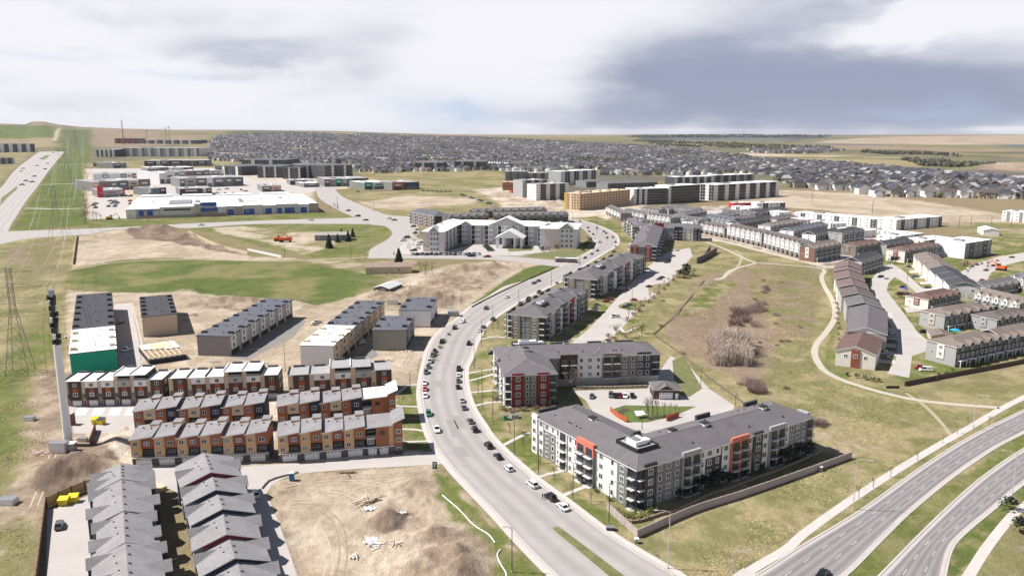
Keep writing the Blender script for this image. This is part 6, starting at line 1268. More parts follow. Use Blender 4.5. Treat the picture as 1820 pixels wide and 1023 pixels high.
def ordn(k):
    k += 1; w = ['', 'first', 'second', 'third', 'fourth', 'fifth', 'sixth', 'seventh', 'eighth', 'ninth', 'tenth', 'eleventh', 'twelfth']
    return w[k] if k < 13 else '%d%s' % (k, 'th' if 10 < k % 100 < 14 else {1: 'st', 2: 'nd', 3: 'rd'}.get(k % 10, 'th'))
near = list(range(min(NN, len(pts)))); zone = {}
for i in near:
    px = CX+F*pts[i, 0]/pts[i, 1]; zone[i] = 'beyond the sand field' if px > 1390 else ('behind the dark midrises' if px > 1020 else 'beyond the vacant field')
rows_ = {z: sorted({int(pts[i, 3]) for i in near if zone[i] == z}) for z in set(zone.values())}
for i in near:
    x, y, a, rid = pts[i]; wl, rf = house_meshes(ti[i], wi[i], ri[i]); z = zone[i]
    mates = sorted([j for j in near if zone[j] == z and pts[j, 3] == rid], key=lambda j: pts[j, 0]/pts[j, 1])
    o = thing('house', '%s house, %s roof, %s from left in %s row %s' % (COLN[wi[i]], ROOFN[ri[i]], ordn(mates.index(i)), ordn(rows_[z].index(int(rid))), z), 'house', (x, y, float(hz_[i])), a, 'detached houses of the suburb'); o.scale = (1.4,)*3 if y < 1800 else (1.05,)*3
    put('wall', wl, o); put('roof', rf, o); w, d = ((14, 15), (15, 13), (13, 16), (17, 13))[ti[i]]
    put('window', hwin, o, (w*.28, -d/2-.02, 5.0)); put('window', hwin, o, (w*.28, -d/2-.02, 2.0))
    put('garage_door', shared(('hg',), lambda: MB().box(-2.3, -.05, 0, 2.3, .02, 2.6, TRIM), 'garage_door'), o, (-w*.21, -d/2-5.02, .1))
V = []; LI = []; LS = []; MI = []; off = 0; nl = 0
rest = np.arange(min(NN, len(pts)), len(pts))
for t in range(4):
    v, wf, rf = TPL[t]; ids = rest[ti[rest] == t]
    c, s = np.cos(pts[ids, 2]), np.sin(pts[ids, 2]); sc = RNG.uniform(.85, 1.2, len(ids)); lx = np.where(RNG.random(len(ids)) < .06, 2.4, 1.0)[:, None]
    X = pts[ids, 0][:, None]+(c[:, None]*v[:, 0]*lx-s[:, None]*v[:, 1])*sc[:, None]; Y = pts[ids, 1][:, None]+(s[:, None]*v[:, 0]*lx+c[:, None]*v[:, 1])*sc[:, None]; Z = hz_[ids][:, None]+v[:, 2]*sc[:, None]
    V.append(np.stack([X, Y, Z], -1).reshape(-1, 3)); base = off+np.arange(len(ids))*len(v); off += len(ids)*len(v)
    for fs, sel, o_ in ((wf, wi[ids], 0), (rf, ri[ids], 6)):
        for f in fs:
            LI.append((base[:, None]+np.array(f)).ravel()); LS.append(nl+np.arange(len(ids))*len(f)); nl += len(ids)*len(f); MI.append(sel+o_)
def big_mesh(name, V, LI, LS, MI, mats, label, kind='stuff'):
    V = np.concatenate(V); LI = np.concatenate(LI); LS = np.concatenate(LS); MI = np.concatenate(MI)
    me = bpy.data.meshes.new(name); me.vertices.add(len(V)); me.vertices.foreach_set('co', V.astype(np.float32).ravel())
    me.loops.add(len(LI)); me.loops.foreach_set('vertex_index', LI.astype(np.int32)); me.polygons.add(len(LS)); me.polygons.foreach_set('loop_start', LS.astype(np.int32))
    for m in mats: me.materials.append(m)
    me.polygons.foreach_set('material_index', MI.astype(np.int32)); me.update(calc_edges=True); me.validate()
    return tag(put(name, me), label, None, None, kind)
big_mesh('distant_houses', V, LI, LS, MI, HWALL+HROOF, 'mass of small dark-roofed houses filling the far suburb up to the fields')
print('houses', len(pts))
# trees between them: small irregular crowns
TREE_F = [mat('tree_dark', (.022, .032, .018), .95, .3, .3), mat('tree_bare', (.085, .065, .052), .95, .3, .3), mat('tree_spring', (.10, .105, .04), .95, .3, .3)]
ico_v = np.array([(0,0,1)]+[(math.cos(k*1.2566), math.sin(k*1.2566), .62) for k in range(5)]+[(.8*math.cos(k*1.2566+.6), .8*math.sin(k*1.2566+.6), .12) for k in range(5)])
ico_f = [(0,1+k,1+(k+1) % 5) for k in range(5)]+[(1+k,6+k,1+(k+1) % 5) for k in range(5)]+[(1+(k+1) % 5,6+k,6+(k+1) % 5) for k in range(5)]
def tree_mass(name, X, Y, size, kinds, label):
    n = len(X); Zb = zg(X, Y); js = RNG.uniform(.6, 1.35, (n, len(ico_v), 3)); hh = size*RNG.uniform(.7, 1.5, n); ww = hh*RNG.uniform(.32, .62, n)
    VX = X[:, None]+ico_v[:, 0]*ww[:, None]*js[:, :, 0]; VY = Y[:, None]+ico_v[:, 1]*ww[:, None]*js[:, :, 1]; VZ = Zb[:, None]+ico_v[:, 2]*hh[:, None]*js[:, :, 2]**.4
    base = np.arange(n)*len(ico_v); li, ls, mi, k = [], [], [], 0
    for f in ico_f: li.append((base[:, None]+np.array(f)).ravel()); ls.append(k+np.arange(n)*3); k += n*3; mi.append(kinds)
    return big_mesh(name, [np.stack([VX, VY, VZ], -1).reshape(-1, 3)], li, ls, mi, TREE_F, label)
sel = RNG.choice(len(pts), 15000); X = pts[sel, 0]+RNG.normal(0, 11, 15000); Y = pts[sel, 1]+RNG.normal(0, 11, 15000)
tree_mass('distant_trees', X, Y, 7.5, RNG.choice(3, 15000, p=[.38, .47, .15]), 'bare and evergreen garden trees scattered between the far houses')
# wooded belts on the far rises and in the coulees
def belt(poly, n): 
    q = px_poly(poly); lo, hi = q.min(0), q.max(0); x = RNG.uniform(lo[0], hi[0], n*6); y = RNG.uniform(lo[1], hi[1], n*6); m = inside(q, x, y) & (fbm(x/200, y/200, 3, 99) > .48); return x[m][:n], y[m][:n]
bx_ = [belt(p, n) for p, n in (([(1110,250),(1330,256),(1480,262),(1420,266),(1200,262)], 900), ([(1490,268),(1640,272),(1720,279),(1600,277)], 350), ([(1600,284),(1800,296),(1830,302),(1640,296)], 300), ([(1100,240),(1480,241),(1460,245),(1130,245)], 900), ([(1180,270),(1330,279),(1340,285),(1200,280)], 500), ([(700,268),(860,274),(860,280),(700,276)], 500), ([(1010,283),(1130,288),(1130,293),(1010,291)], 260))]
X = np.concatenate([b[0] for b in bx_]); Y = np.concatenate([b[1] for b in bx_])
tree_mass('distant_wood', X, Y, 11, RNG.choice(3, len(X), p=[.6, .3, .1]), 'dark belts of trees on the far rises')
# ------------------------------------------------------------------ vehicles
PAINTS = {n: mat('car_paint_'+n, c, .25, .0, spec=.6) for n, c in (('white', (.74,.74,.74)), ('black', (.012,.012,.014)), ('grey', (.10,.105,.11)), ('silver', (.40,.41,.42)), ('red', (.32,.02,.02)), ('blue', (.03,.07,.19)), ('green', (.03,.14,.09)), ('maroon', (.12,.015,.02)), ('tan', (.35,.29,.22)), ('pink', (.50,.12,.15)))}
CARGL = mat('car_glass', (.012,.014,.018), .06, .0, spec=.8); TYRE = mat('tyre', (.012,.012,.012), .9, .0); RIM = mat('wheel_rim', (.38,.38,.39), .35, .0, metal=.7); LAMPW = mat('lamp_lens', (.75,.75,.72), .15, .0); LAMPR = mat('tail_lens', (.35,.01,.01), .2, .0)
TYPES = {'sedan': (4.7, 1.82, .62, .92, 1.46, (1.35, 2.0, 3.35, 4.15)), 'suv': (4.7, 1.92, .70, 1.08, 1.75, (1.15, 1.75, 4.05, 4.55)), 'van': (5.3, 2.0, .65, 1.10, 2.05, (.65, 1.4, 4.95, 5.22)), 'pickup': (5.7, 2.0, .75, 1.12, 1.85, (1.45, 2.1, 3.4, 3.75)), 'hatchback': (4.2, 1.78, .62, .95, 1.52, (1.1, 1.7, 3.55, 4.1))}
def car_parts(kind, col):
    key = ('car', kind, col)
    if key in _cache: return _cache[key]
    L, W, zl, zb, zt, (c0, c1, c2, c3) = TYPES[kind]; p = PAINTS[col]; w = W/2; b = MB()
    # hull: chamfered loft along the length
    secs = [(0, .80, .42, zl+.02), (.18, .94, .30, zl+.10), (c0*.9, 1.0, .26, zb-.06), (c1, 1.0, .24, zb), (c3, 1.0, .26, zb), (L-.15, .95, .32, zb-.06), (L, .86, .44, zb-.18)]
    rings = []
    for x, k, z0, z1 in secs:
        h = z1-z0; rings.append([(x-L/2, -w*k*.9, z0), (x-L/2, -w*k, z0+h*.35), (x-L/2, -w*k*.97, z0+h*.75), (x-L/2, -w*k*.84, z1), (x-L/2, w*k*.84, z1), (x-L/2, w*k*.97, z0+h*.75), (x-L/2, w*k, z0+h*.35), (x-L/2, w*k*.9, z0)])
    for r0, r1 in zip(rings, rings[1:]):
        for k in range(8): j = (k+1) % 8; b.face([r0[k], r1[k], r1[j], r0[j]], p)
    b.face(rings[0], p); b.face(rings[-1][::-1], p)
    if kind == 'pickup': b.box(c3-L/2+.15, -w*.72, zb-.02, L/2-.2, w*.72, zb+.012, TYRE)
    # cabin roof
    ti = .74; g = MB(); A = [(c0-L/2, -w*.86, zb), (c0-L/2, w*.86, zb), (c3-L/2, w*.86, zb), (c3-L/2, -w*.86, zb)]; T = [(c1-L/2, -w*ti, zt-.06), (c1-L/2, w*ti, zt-.06), (c2-L/2, w*ti, zt-.06), (c2-L/2, -w*ti, zt-.06)]
    for k in range(4): j = (k+1) % 4; g.face([A[j], A[k], T[k], T[j]], CARGL)
    rf = MB(); rf.box(c1-L/2-.02, -w*ti-.02, zt-.07, c2-L/2+.02, w*ti+.02, zt, p)
    for s in (-1, 1):
        for (xa, xb) in ((c0, c1), (c3, c2), ((c0+c3)/2, (c1+c2)/2)):
            rf.tube((xa-L/2, s*w*.865, zb), (xb-L/2, s*w*(ti+.005), zt-.05), .05, .05, p, 4, False)
    if kind == 'van': g.box(c1+1.2-L/2, -w*.84, zb, c3-L/2-.1, w*.84, zt-.3, p)
    r = .34 if kind != 'sedan' else .32
    wh = MB(); wh.tube((0, -.11, 0), (0, .11, 0), r, r, TYRE, 10); wh.tube((0, -.125, 0), (0, .125, 0), r*.62, r*.62, RIM, 8)
    lp = MB(); lp.box(-.05, -.2, -.08, .06, .2, .08, LAMPW); tl = MB(); tl.box(-.05, -.16, -.1, .05, .16, .1, LAMPR)
    wp = [(.17*L-L/2, s*(w-.1), r) for s in (-1, 1)]+[(.81*L-L/2, s*(w-.1), r) for s in (-1, 1)]
    _cache[key] = (b.mesh('body'), g.mesh('glass'), rf.mesh('roof'), wh.mesh('wheel'), lp.mesh('headlight'), tl.mesh('tail_light'), wp, L, w, zl, zb); return _cache[key]
def far_mesh(kind, col):
    key = ('farcar', kind, col)
    if key in _cache: return _cache[key]
    L, W, zl, zb, zt, (c0, c1, c2, c3) = TYPES[kind]; p = PAINTS[col]; w = W/2; m = MB(); m.box(-L/2, -w, .28, L/2, w, zb, p)
    A = [(c0-L/2, -w*.9, zb), (c0-L/2, w*.9, zb), (c3-L/2, w*.9, zb), (c3-L/2, -w*.9, zb)]; T = [(c1-L/2, -w*.76, zt), (c1-L/2, w*.76, zt), (c2-L/2, w*.76, zt), (c2-L/2, -w*.76, zt)]
    for k in range(4): j = (k+1) % 4; m.face([A[j], A[k], T[k], T[j]], CARGL)
    m.face(T[::-1], p)
    for x in (-L*.31, L*.31): m.box(x-.33, -w-.01, 0, x+.33, w+.01, .6, TYRE)
    _cache[key] = m.mesh('car'); return _cache[key]
CARNAME = {'sedan': 'car', 'suv': 'car', 'van': 'van', 'pickup': 'pickup truck', 'hatchback': 'car'}
def car(p, rz, kind, col, label, group, far=False, z=.02, sc=1.0):
    nm = {'van': 'van', 'pickup': 'pickup_truck'}.get(kind, 'car')
    if far:
        o = put(nm, far_mesh(kind, col), None, (p.x, p.y, p.z+z), rz); o.scale = (sc,)*3; return tag(o, label, CARNAME[kind], group)
    b, g, rf, wh, lp, tl, wp, L, w, zl, zb = car_parts(kind, col)
    o = thing(nm, label, CARNAME[kind], (p.x, p.y, z), rz, group); o.scale = (sc,)*3
    put('body', b, o); put('window', g, o); put('roof', rf, o)
    for q in wp: put('wheel', wh, o, q)
    for s in (-1, 1): put('headlight', lp, o, (-L/2+.06, s*w*.62, zl-.08)); put('tail_light', tl, o, (L/2-.03, s*w*.66, zb-.33))
    return o
ORD = ['first', 'second', 'third', 'fourth', 'fifth', 'sixth', 'seventh', 'eighth', 'ninth', 'tenth', 'eleventh', 'twelfth', '13th', '14th', '15th', '16th', '17th', '18th', '19th', '20th', '21st', '22nd', '23rd', '24th', '25th', '26th', '27th', '28th', '29th', '30th', '31st', '32nd', '33rd', '34th', '35th', '36th', '37th', '38th', '39th', '40th']
def heading(line, p):
    i = int(np.argmin(np.hypot(line[:, 0]-p.x, line[:, 1]-p.y))); j = min(max(i, 1), len(line)-2); d = line[j+1]-line[j-1]; return math.atan2(d[1], d[0])
KC = {'w': 'white', 'b': 'black', 'g': 'grey', 's': 'silver', 'r': 'red', 'u': 'blue', 'n': 'green', 'm': 'maroon', 't': 'tan', 'p': 'pink'}; KT = {'e': 'sedan', 'u': 'suv', 'v': 'van', 'p': 'pickup', 'h': 'hatchback'}
def cars(specs, place, group, line=None, flip=False, rz=None, far=False, sc=1.0, count=''):
    """each spec: x, y, colour+type; label tells colour, kind, place and turn in the row"""
    rank = list(range(len(specs)))
    if 'bunch' in count or 'stream' in count or 'lane' in count:
        o_ = sorted(rank, key=lambda i: (specs[i][0], specs[i][1])); rank = [o_.index(i) for i in rank]; count = ' from the left'
    for k, s in enumerate(specs):
        p = G(s[0], s[1]+1.0); col, kd = KC[s[2][0]], KT[s[2][1]]
        a = heading(line, p)+(math.pi if flip else 0) if line is not None else (s[3] if len(s) > 3 else rz)
        car(p, a+random.uniform(-.03, .03), kd, col, '%s %s %s, %s%s' % (col, 'SUV' if kd == 'suv' else kd, place, ORD[rank[k]], count) if len(specs) > 1 else '%s %s %s%.0s%.0s' % (col, 'SUV' if kd == 'suv' else kd, place, ORD[rank[k]], count if len(specs) > 1 else ''), group, far, sc=sc)
random.seed(33)
cars([(776,764,'wp'),(762,736,'nu'),(756,704,'wh'),(755.5,692,'pe'),(755,681,'we'),(757.5,662,'gu'),(761,652,'ge'),(764,643,'su'),(769,632,'gu'),(772.5,624,'be'),(785,608,'bu'),(808,583,'bu'),(822,572,'wu')], 'parked along the left kerb of the curving road', 'cars along the left kerb', ml, False, count=' from the street corner')
cars([(1000,902,'we'),(978,885,'bu'),(946,862,'wu'),(904,833,'wh'),(885,812,'be'),(868,793,'bu'),(844,764,'bu'),(836,749,'ge'),(824.5,725,'ge'),(821,712,'se'),(814,688,'be'),(814.6,677,'ge'),(815,667,'we'),(815.5,656,'bp')], 'parked along the right kerb of the curving road', 'cars along the right kerb', mr, True, count=' from the arterial')
cars([(833.5,611,'bu'),(853,588,'we'),(859,582,'ge'),(876,568,'gu'),(864,548,'gu'),(901,528,'we'),(949,503,'ue'),(957,499,'ge'),(988,503,'we'),(925,540,'gu'),(939,531,'bu'),(958,519,'gu'),(1040,458,'be'),(1052,451,'ge'),(1062,445,'ue'),(1066,430,'ge'),(1079,422,'be'),(1091,447,'gu'),(1094,438,'wu'),(1094,430,'ue'),(1089,421,'ge'),(1077,414,'be'),(1073,411,'be'),(1061,405,'be'),(1054,416,'be'),(1047,411,'ge'),(1045,404,'be'),(1029,404,'ge'),(1031,393,'ge')], 'along the upper sweep of the curving road', 'cars on the upper curve', ml, False, far=True, count=' from the unfinished sage blocks')
a1 = R(62)
cars([(1057,547,'ge',a1-1.4),(1056,552,'we',a1-1.4),(1060,542,'ge',a1-1.4),(1077,536,'mu',a1-1.3),(1084,532,'mu',a1-1.3),(1104,514,'su',a1-1.4),(1113,514,'ge',a1-1.4),(1126,533,'re',.1),(1117,542,'ne',.1),(1110,545,'ge',.1),(1153,509,'be',.2),(1171,496,'ge',.3),(1176,493,'be',.3),(1093,563,'wv',.15),(1150,478,'be',.2),(1158,483,'wp',.2),(1203,445,'we',.2),(1216,471,'ge',.1),(1196,455,'ge',.3),(1185,466,'be',.3),(1188,461,'be',.3)], 'in the long car park behind the dark apartments', 'cars in the long car park', count=' from its lower end')
cars([(1052,705,'ge',1.4),(1086,703,'gu',1.5),(1094,704,'be',1.5),(1102,704,'me',1.5),(1111,704,'we',1.5),(1124,704,'be',1.5)], 'in the courtyard car park before the dark brown facade', 'cars in the courtyard', count=' from the left')
cars([(876,628,'bu',.1)], 'standing in a drive left of the slate blue apartment end', 'cars beside the apartments', count=' from the kerb')
cars([(452,880,'wu',-1.0),(455,949,'bu',-1.0)], 'beside the right-hand grey gabled houses', 'cars at the gabled houses', count=' from the orange houses')
cars([(106,935,'gu',-1.2)], 'parked by the brown fence in the concrete yard', 'cars at the gabled houses', count=' from the bins')
cars([(225,622,'wp',1.3),(215,574,'ge',1.3),(640,610,'wv',.5),(563,573,'wp',.5)], 'on the building site between unfinished rows', 'vehicles on the building site', count=' from the mast')
cars([(1565,492,'bu',.3),(1574,495,'we',.3),(1615,474,'be',.0),(1626,492,'gp',.0),(1604,510,'be',.1),(1648,511,'be',.0),(1641,590,'bu',.0),(1584,597,'su',.1),(1571,628,'su',.1),(1577,637,'ge',.1),(1566,560,'ge',.1),(1572,573,'ge',.1),(1636,654,'rp',-.2),(1645,658,'wv',-.2)], 'in the lane of the brown-roofed houses', 'cars in the brown-roofed quarter', count=' of the lane')
cars([(1745,498,'re',.6),(1757,511,'we',.6),(1765,472,'re',.5),(1798,457,'ge',.2),(1736,470,'ge',.6),(1743,468,'we',.6),(1754,466,'we',.6),(1771,463,'we',.5),(1722,476,'we',.8),(1718,481,'we',.8),(1728,473,'ge',.8),(1752,480,'ge',.5)], 'on the curving street by the white-ended modern block', 'cars on the right-hand street', far=True, count=' of the bunch')
x0 = [(733+k*8.4, 451.5+(k % 2)*.5, ('we', 'ge', 'su', 'be', 'ue')[(k*3+k//4) % 5], 1.3) for k in range(15)]
cars(x0+[(864,437,'be',.2),(867,440,'ge',.2),(870,442,'be',.2),(872,445,'ge',.2),(838,455,'bu',.0),(866,456,'re',.0),(899,440,'ge',.3),(934,441,'be',.2),(959,434,'be',.3),(962,437,'ge',.3),(965,441,'be',.3),(968,443,'we',.3),(745,434,'we',.3),(748,431,'ge',.3),(742,441,'we',.3),(735,445,'be',.3),(885,432,'be',.1),(876,433,'ge',.1),(862,433,'se',.1)], 'around the white residence', 'cars at the white residence', far=True, sc=1.35, count=' of the bunch')
cars([(619,374,'be',.9),(636,384,'bu',.5),(650,391,'me',.2),(553,391,'we',.0),(692,388,'we',.3),(701,391,'re',.0),(735,402,'ge',1.0),(740,408,'we',1.2),(738,414,'ge',1.3),(716,427,'we',.6),(723,422,'gu',.6),(636,340,'be',.4),(358,400,'we',0)]+[(752+k*8, 339+.2*k, 'be' if k % 2 else 'ge', 0) for k in range(7)]+[(821+k*5.2, 346+k*1.6, ('be', 'ge', 'we')[k % 3], -.6) for k in range(12)], 'around the junction beyond the vacant field', 'cars around the junction', far=True, sc=1.45, count=' of the bunch')
cars([(39,328,'be',.9),(46,321,'be',.9),(57,323,'be',.9),(61,313,'ge',.9),(66,294,'be',.9),(84,290,'ge',.9),(37,304,'we',.9),(41,299,'ge',.9),(95,271,'be',.9),(105,267,'be',.9),(72,281,'ge',.9),(88,276,'we',.9),(100,263,'be',.9),(80,300,'be',.9)], 'on the wide arterial at the far left', 'cars on the far arterial', far=True, sc=2.0, count=' of the stream')
lotc = [(125,500),(125,545),(100,520),(290,470),(340,475),(300,500),(350,510),(370,490),(340,530),(270,530),(320,490),(510,470),(515,500),(520,525),(515,550),(590,455),(520,410),(615,390),(660,400),(740,445),(950,435),(1130,435),(1240,445),(920,440),(1500,345),(1440,395),(1570,385),(1660,385),(1590,335),(1750,345),(1800,360),(1550,415),(1690,400),(1480,380)]
cars([(150+x*.1593, 280+y*.1593+2, ('be', 'ge', 'we', 'su', 're', 'ue')[(k*5+k//3) % 6], random.choice((.2, 1.6))) for k, (x, y) in enumerate(lotc)], 'in the car parks around the superstore', 'cars in the superstore car parks', far=True, sc=1.7, count=' of the bunch')
cars([(1462,1022,'be',.75)], 'driving on the dark arterial at the bottom edge', 'cars on the arterial')
# bus
p = P(1007, 466); B_ = thing('bus', 'white and dark red bus turning out of the residence side street', 'bus', (p.x, p.y, .02), R(-14))
b = MB(); b.box(-9, -1.5, .5, 9, 1.5, 3.6, TRIM); b.box(-9.02, -1.52, .5, 9.02, 1.52, 1.5, PAINTS['maroon']); b.build('body', B_); g = MB(); g.box(-8.5, -1.54, 1.7, 8.5, 1.54, 3.0, CARGL); g.box(-9.05, -1.3, 1.5, -8.9, 1.3, 3.2, CARGL); g.box(8.9, -1.3, 1.6, 9.05, 1.3, 3.2, CARGL); g.build('window', B_); MB().box(-6, -1, 3.6, -1, 1, 4.0, METAL).build('roof_unit', B_)
for x in (-6, 5.5):
    for s in (-1, 1): MB().tube((x, s*1.2, .6), (x, s*1.56, .6), .6, .6, TYRE, 12).build('wheel', B_)
# excavators and dump truck
def digger(px, rz, col, label, sc=1.0):
    p = P(*px); d = thing('excavator', label, 'excavator', (p.x, p.y, .02), rz); d.scale = (sc,)*3; m = mat('machine_'+col, {'orange': (.60, .11, .02), 'yellow': (.60, .38, .03)}[col], .5, .05)
    for s in (-1, 1): MB().prism([(-2, s*1.1-.35), (2, s*1.1-.35), (2, s*1.1+.35), (-2, s*1.1+.35)], .0, .9, TYRE).build('track', d)
    MB().box(-2.2, -1.4, 1.0, 1.6, 1.4, 2.3, m).build('body', d); MB().box(.2, .2, 2.3, 1.6, 1.4, 3.3, CARGL, m).build('cab', d)
    MB().tube((1.5, -.4, 1.8), (4.6, -.4, 4.6), .32, .26, m).build('boom', d); MB().tube((4.6, -.4, 4.6), (6.6, -.4, 1.6), .24, .2, m).build('arm', d); MB().prism([(6.0, -.9), (7.0, -.9), (7.0, .1), (6.0, .1)], .7, 1.6, METAL).build('bucket', d)
digger((1779, 480), 2.2, 'orange', 'orange excavator in the round earth patch at the right edge', 1.5); digger((493, 428), .4, 'orange', 'orange digger beside the grey bungalow, left of the dump truck', 1.5); digger((910, 344), 1.0, 'orange', 'orange excavator below the grey midrises', 2.0); digger((195, 390), .3, 'yellow', 'yellow digger at the left end of the superstore', 1.6)
p = P(508, 430); d = thing('dump_truck', 'orange dump truck parked beside the grey bungalow', 'truck', (p.x, p.y, .02), .1); d.scale = (1.6,)*3; om = MATS['machine_orange']
MB().box(-4, -1.2, .8, 3, 1.2, 1.2, DARKT).build('chassis', d); MB().prism([(-4, -1.3), (1.2, -1.3), (1.2, 1.3), (-4, 1.3)], 1.25, 2.7, om).build('dump_bed', d); MB().box(1.5, -1.2, 1.2, 3.6, 1.2, 3.0, om).build('cab', d); MB().box(2.9, -1.1, 2.0, 3.65, 1.1, 2.8, CARGL).build('window', d)
for x in (-3, -1.8, 2.6):
    for s in (-1, 1): MB().tube((x, s*.9, .55), (x, s*1.3, .55), .55, .55, TYRE, 10).build('wheel', d)
# ------------------------------------------------------------------ street lamps
POLEW = mat('lamp_pole_pale', (.55, .55, .54), .5, .05, metal=.3); POLED = mat('lamp_pole_dark', (.055, .050, .046), .7, .1)
def lamp(base, top, label, side=1, m=POLED, arm=1.8, ang=0.0):
    p = G(*base); h = max(4, hz(base[1], top)); r = thing('street_lamp', label, 'street lamp', (p.x, p.y, 0), ang, 'street lamps'); q = max(1, 3.2/ppm(base[1]))
    MB().tube((0, 0, 0), (0, 0, .5), .22*q, .2*q, M_CONC, 8).build('footing', r); MB().tube((0, 0, .5), (0, 0, h), .13*q, .085*q, m, 6).build('pole', r)
    if arm: MB().tube((0, 0, h-.05), (side*arm*.5, 0, h+.35), .06*q, .055*q, m, 5).tube((side*arm*.5, 0, h+.35), (side*arm, 0, h+.4), .055*q, .05*q, m, 5).build('arm', r); MB().box(side*arm-.1 if side > 0 else side*arm-.75, -.17, h+.32, side*arm+.75 if side > 0 else side*arm+.1, .17, h+.5, POLEW).build('lamp_head', r)
    return r
for k, (b, t, s, lab) in enumerate((((1187,1010),909,-1,'tall pale lamp below the concrete fence corner'),((1297,1086),980,1,'tall pale lamp at the bottom edge by the walkway ramp'),((1516,905),816,1,'tall pale lamp on the walkway bend beside the arterial'),((1729,763),702,1,'tall pale lamp near the fork of walkway and gravel path'),((1797,893),806,-1,'tall pale lamp on the far side of the second carriageway'))): lamp(b, t, lab, s, POLEW, 3.0, -.5 if k > 1 else 0)
for k, (b, t) in enumerate((((910,1016),938),((1082,933),858),((1018,889),822),((957,843),773),((914,809),743),((876,753),692),((857,726),655),((850,704),661),((843,654),604),((856,616),569),((876,590),545),((922,536),513),((980,508),484),((1030,471),455),((1061,416),392),((1101,425),394),((1018,395),378))): lamp(b, t, 'dark street pole along the curving road, %s from the bottom' % ORD[k], 1 if k % 2 else -1, POLED, 1.4)
for k, (b, t, lab) in enumerate((((507,659),608,'dark pole behind the white-wrapped row end'),((624,462),433,'dark pole at the dirt track fork'),((506,458),436,'dark pole at the left end of the dirt track'),((1141,763),738,'dark lamp beside the courtyard lawn'),((1245,690),655,'dark lamp at the courtyard drive bend'),((1307,722),700,'dark lamp where the drive meets the ravine'),((1123,543),515,'lamp between the red and green cars'),((1141,592),578,'lamp at the garden path'),((729,690),660,'dark pole behind the red apartment verge'),((865,388),360,'dark pole at the vacant field corner'),((729,398),380,'dark pole at the residence junction'),((665,376),362,'pole at the vacant field edge'),((600,372),350,'pole beside the superstore slope'),((1612,500),482,'lamp in the lane of the brown-roofed houses'),((1582,472),455,'lamp by the dark gabled row'),((1704,407),384,'pole on the sand field, left one'),((1725,404),383,'pole on the sand field, second one'),((1762,399),385,'pole on the sand field, third one'),((1797,404),388,'pole on the sand field, right one'),((1550,380),356,'pole in front of the sand field'),((1443,358),340,'pole at the end of the dark midrise'),((910,335),310,'pole by the digger yard'),((830,455),436,'lamp before the residence car park'),((342,297),262,'tall white mast pole behind the brick strip'))): lamp(b, t, lab, 1, POLED if k != 23 else POLEW, 1.2)
# ------------------------------------------------------------------ mast, pylons, wires, crane
p = P(122, 790); r = thing('antenna_mast', 'tall white monopole mast with black antenna stack on top', 'antenna mast', (p.x, p.y, 0)); zt, z1 = hz(790, 516), hz(790, 612); mw = mat('mast_white', (.74, .74, .76), .45, .03); q = MB()
q.tube((0, 0, .3), (0, 0, z1), 1.35, 1.15, mw, 14).build('pole', r); MB().tube((0, 0, z1), (0, 0, zt), .55, .5, DARKT, 8).build('pole_top', r)
for k in range(9):
    z = z1+1+(zt-z1-3.2)*k/8
    for j in range(3): a = j*2.094+k*.5; MB().tube((.25*math.cos(a), .25*math.sin(a), z), (.95*math.cos(a), .95*math.sin(a), z), .12, .12, DARKT, 4).box(.95*math.cos(a)-.34, .95*math.sin(a)-.34, z-.75, .95*math.cos(a)+.34, .95*math.sin(a)+.34, z+.75, (DARKT, DARKT, DARKT, DARKT, TRIM)[(k*2+j) % 5]).build('antenna', r)
MB().tube((0, 0, zt-1.9), (0, 0, zt+.2), 1.0, 1.0, METAL, 10).build('top_shroud', r)
MB().box(-1.6, -1.6, .02, 1.6, 1.6, .35, M_CONC).build('footing', r)
for (px, s, m, lab) in (((106,802),(5,3,3.2),W_WHITE,'white equipment hut at the foot of the mast'),((128,800),(2.4,2.2,2.6),METAL,'grey equipment cabinet right of the mast foot'),((147,783),(3,1.6,1.0),W_WHITE,'low white box beside the mast fence'),((53,746),(3.4,2.2,1.3),W_WHITE,'white box lying on the bare corridor grass'),((15,894),(4.2,2.8,1.5),W_WHITE,'white box at the left edge, lower one'),((1085,941),(2.2,1.2,.9),DARKT,'dark utility box on the verge by the concrete fence'),((1131,964),(.9,.9,1.2),METAL,'small grey pedestal below the concrete fence corner'),((900,745),(1.8,1.5,1.6),W_GREENW,'green utility cabinet on the verge by the red apartments'),((916,742),(2.4,1.8,1.1),W_LGREY,'grey utility cabinet on the verge by the red apartments'),((1458,836),(1.0,.8,1.3),METAL,'small grey cabinet behind the concrete fence'),((698,541),(6,3,2.6),W_WHITE,'white site container before the earth heap'),((806,561),(6,4,2.6),W_LGREY,'pale site office at the edge of the curving road')):
    p = P(*px); o = thing('utility_box', lab, 'utility box', (p.x, p.y, 0)); MB().box(-s[0]/2, -s[1]/2, 0, s[0]/2, s[1]/2, s[2], m).build('body', o); MB().box(-s[0]/2-.1, -s[1]/2-.1, s[2], s[0]/2+.1, s[1]/2+.1, s[2]+.12, METAL if m is not METAL else TRIM).build('lid', o)
PYL = mat('pylon_steel', (.17, .17, .175), .6, .1, metal=.4)
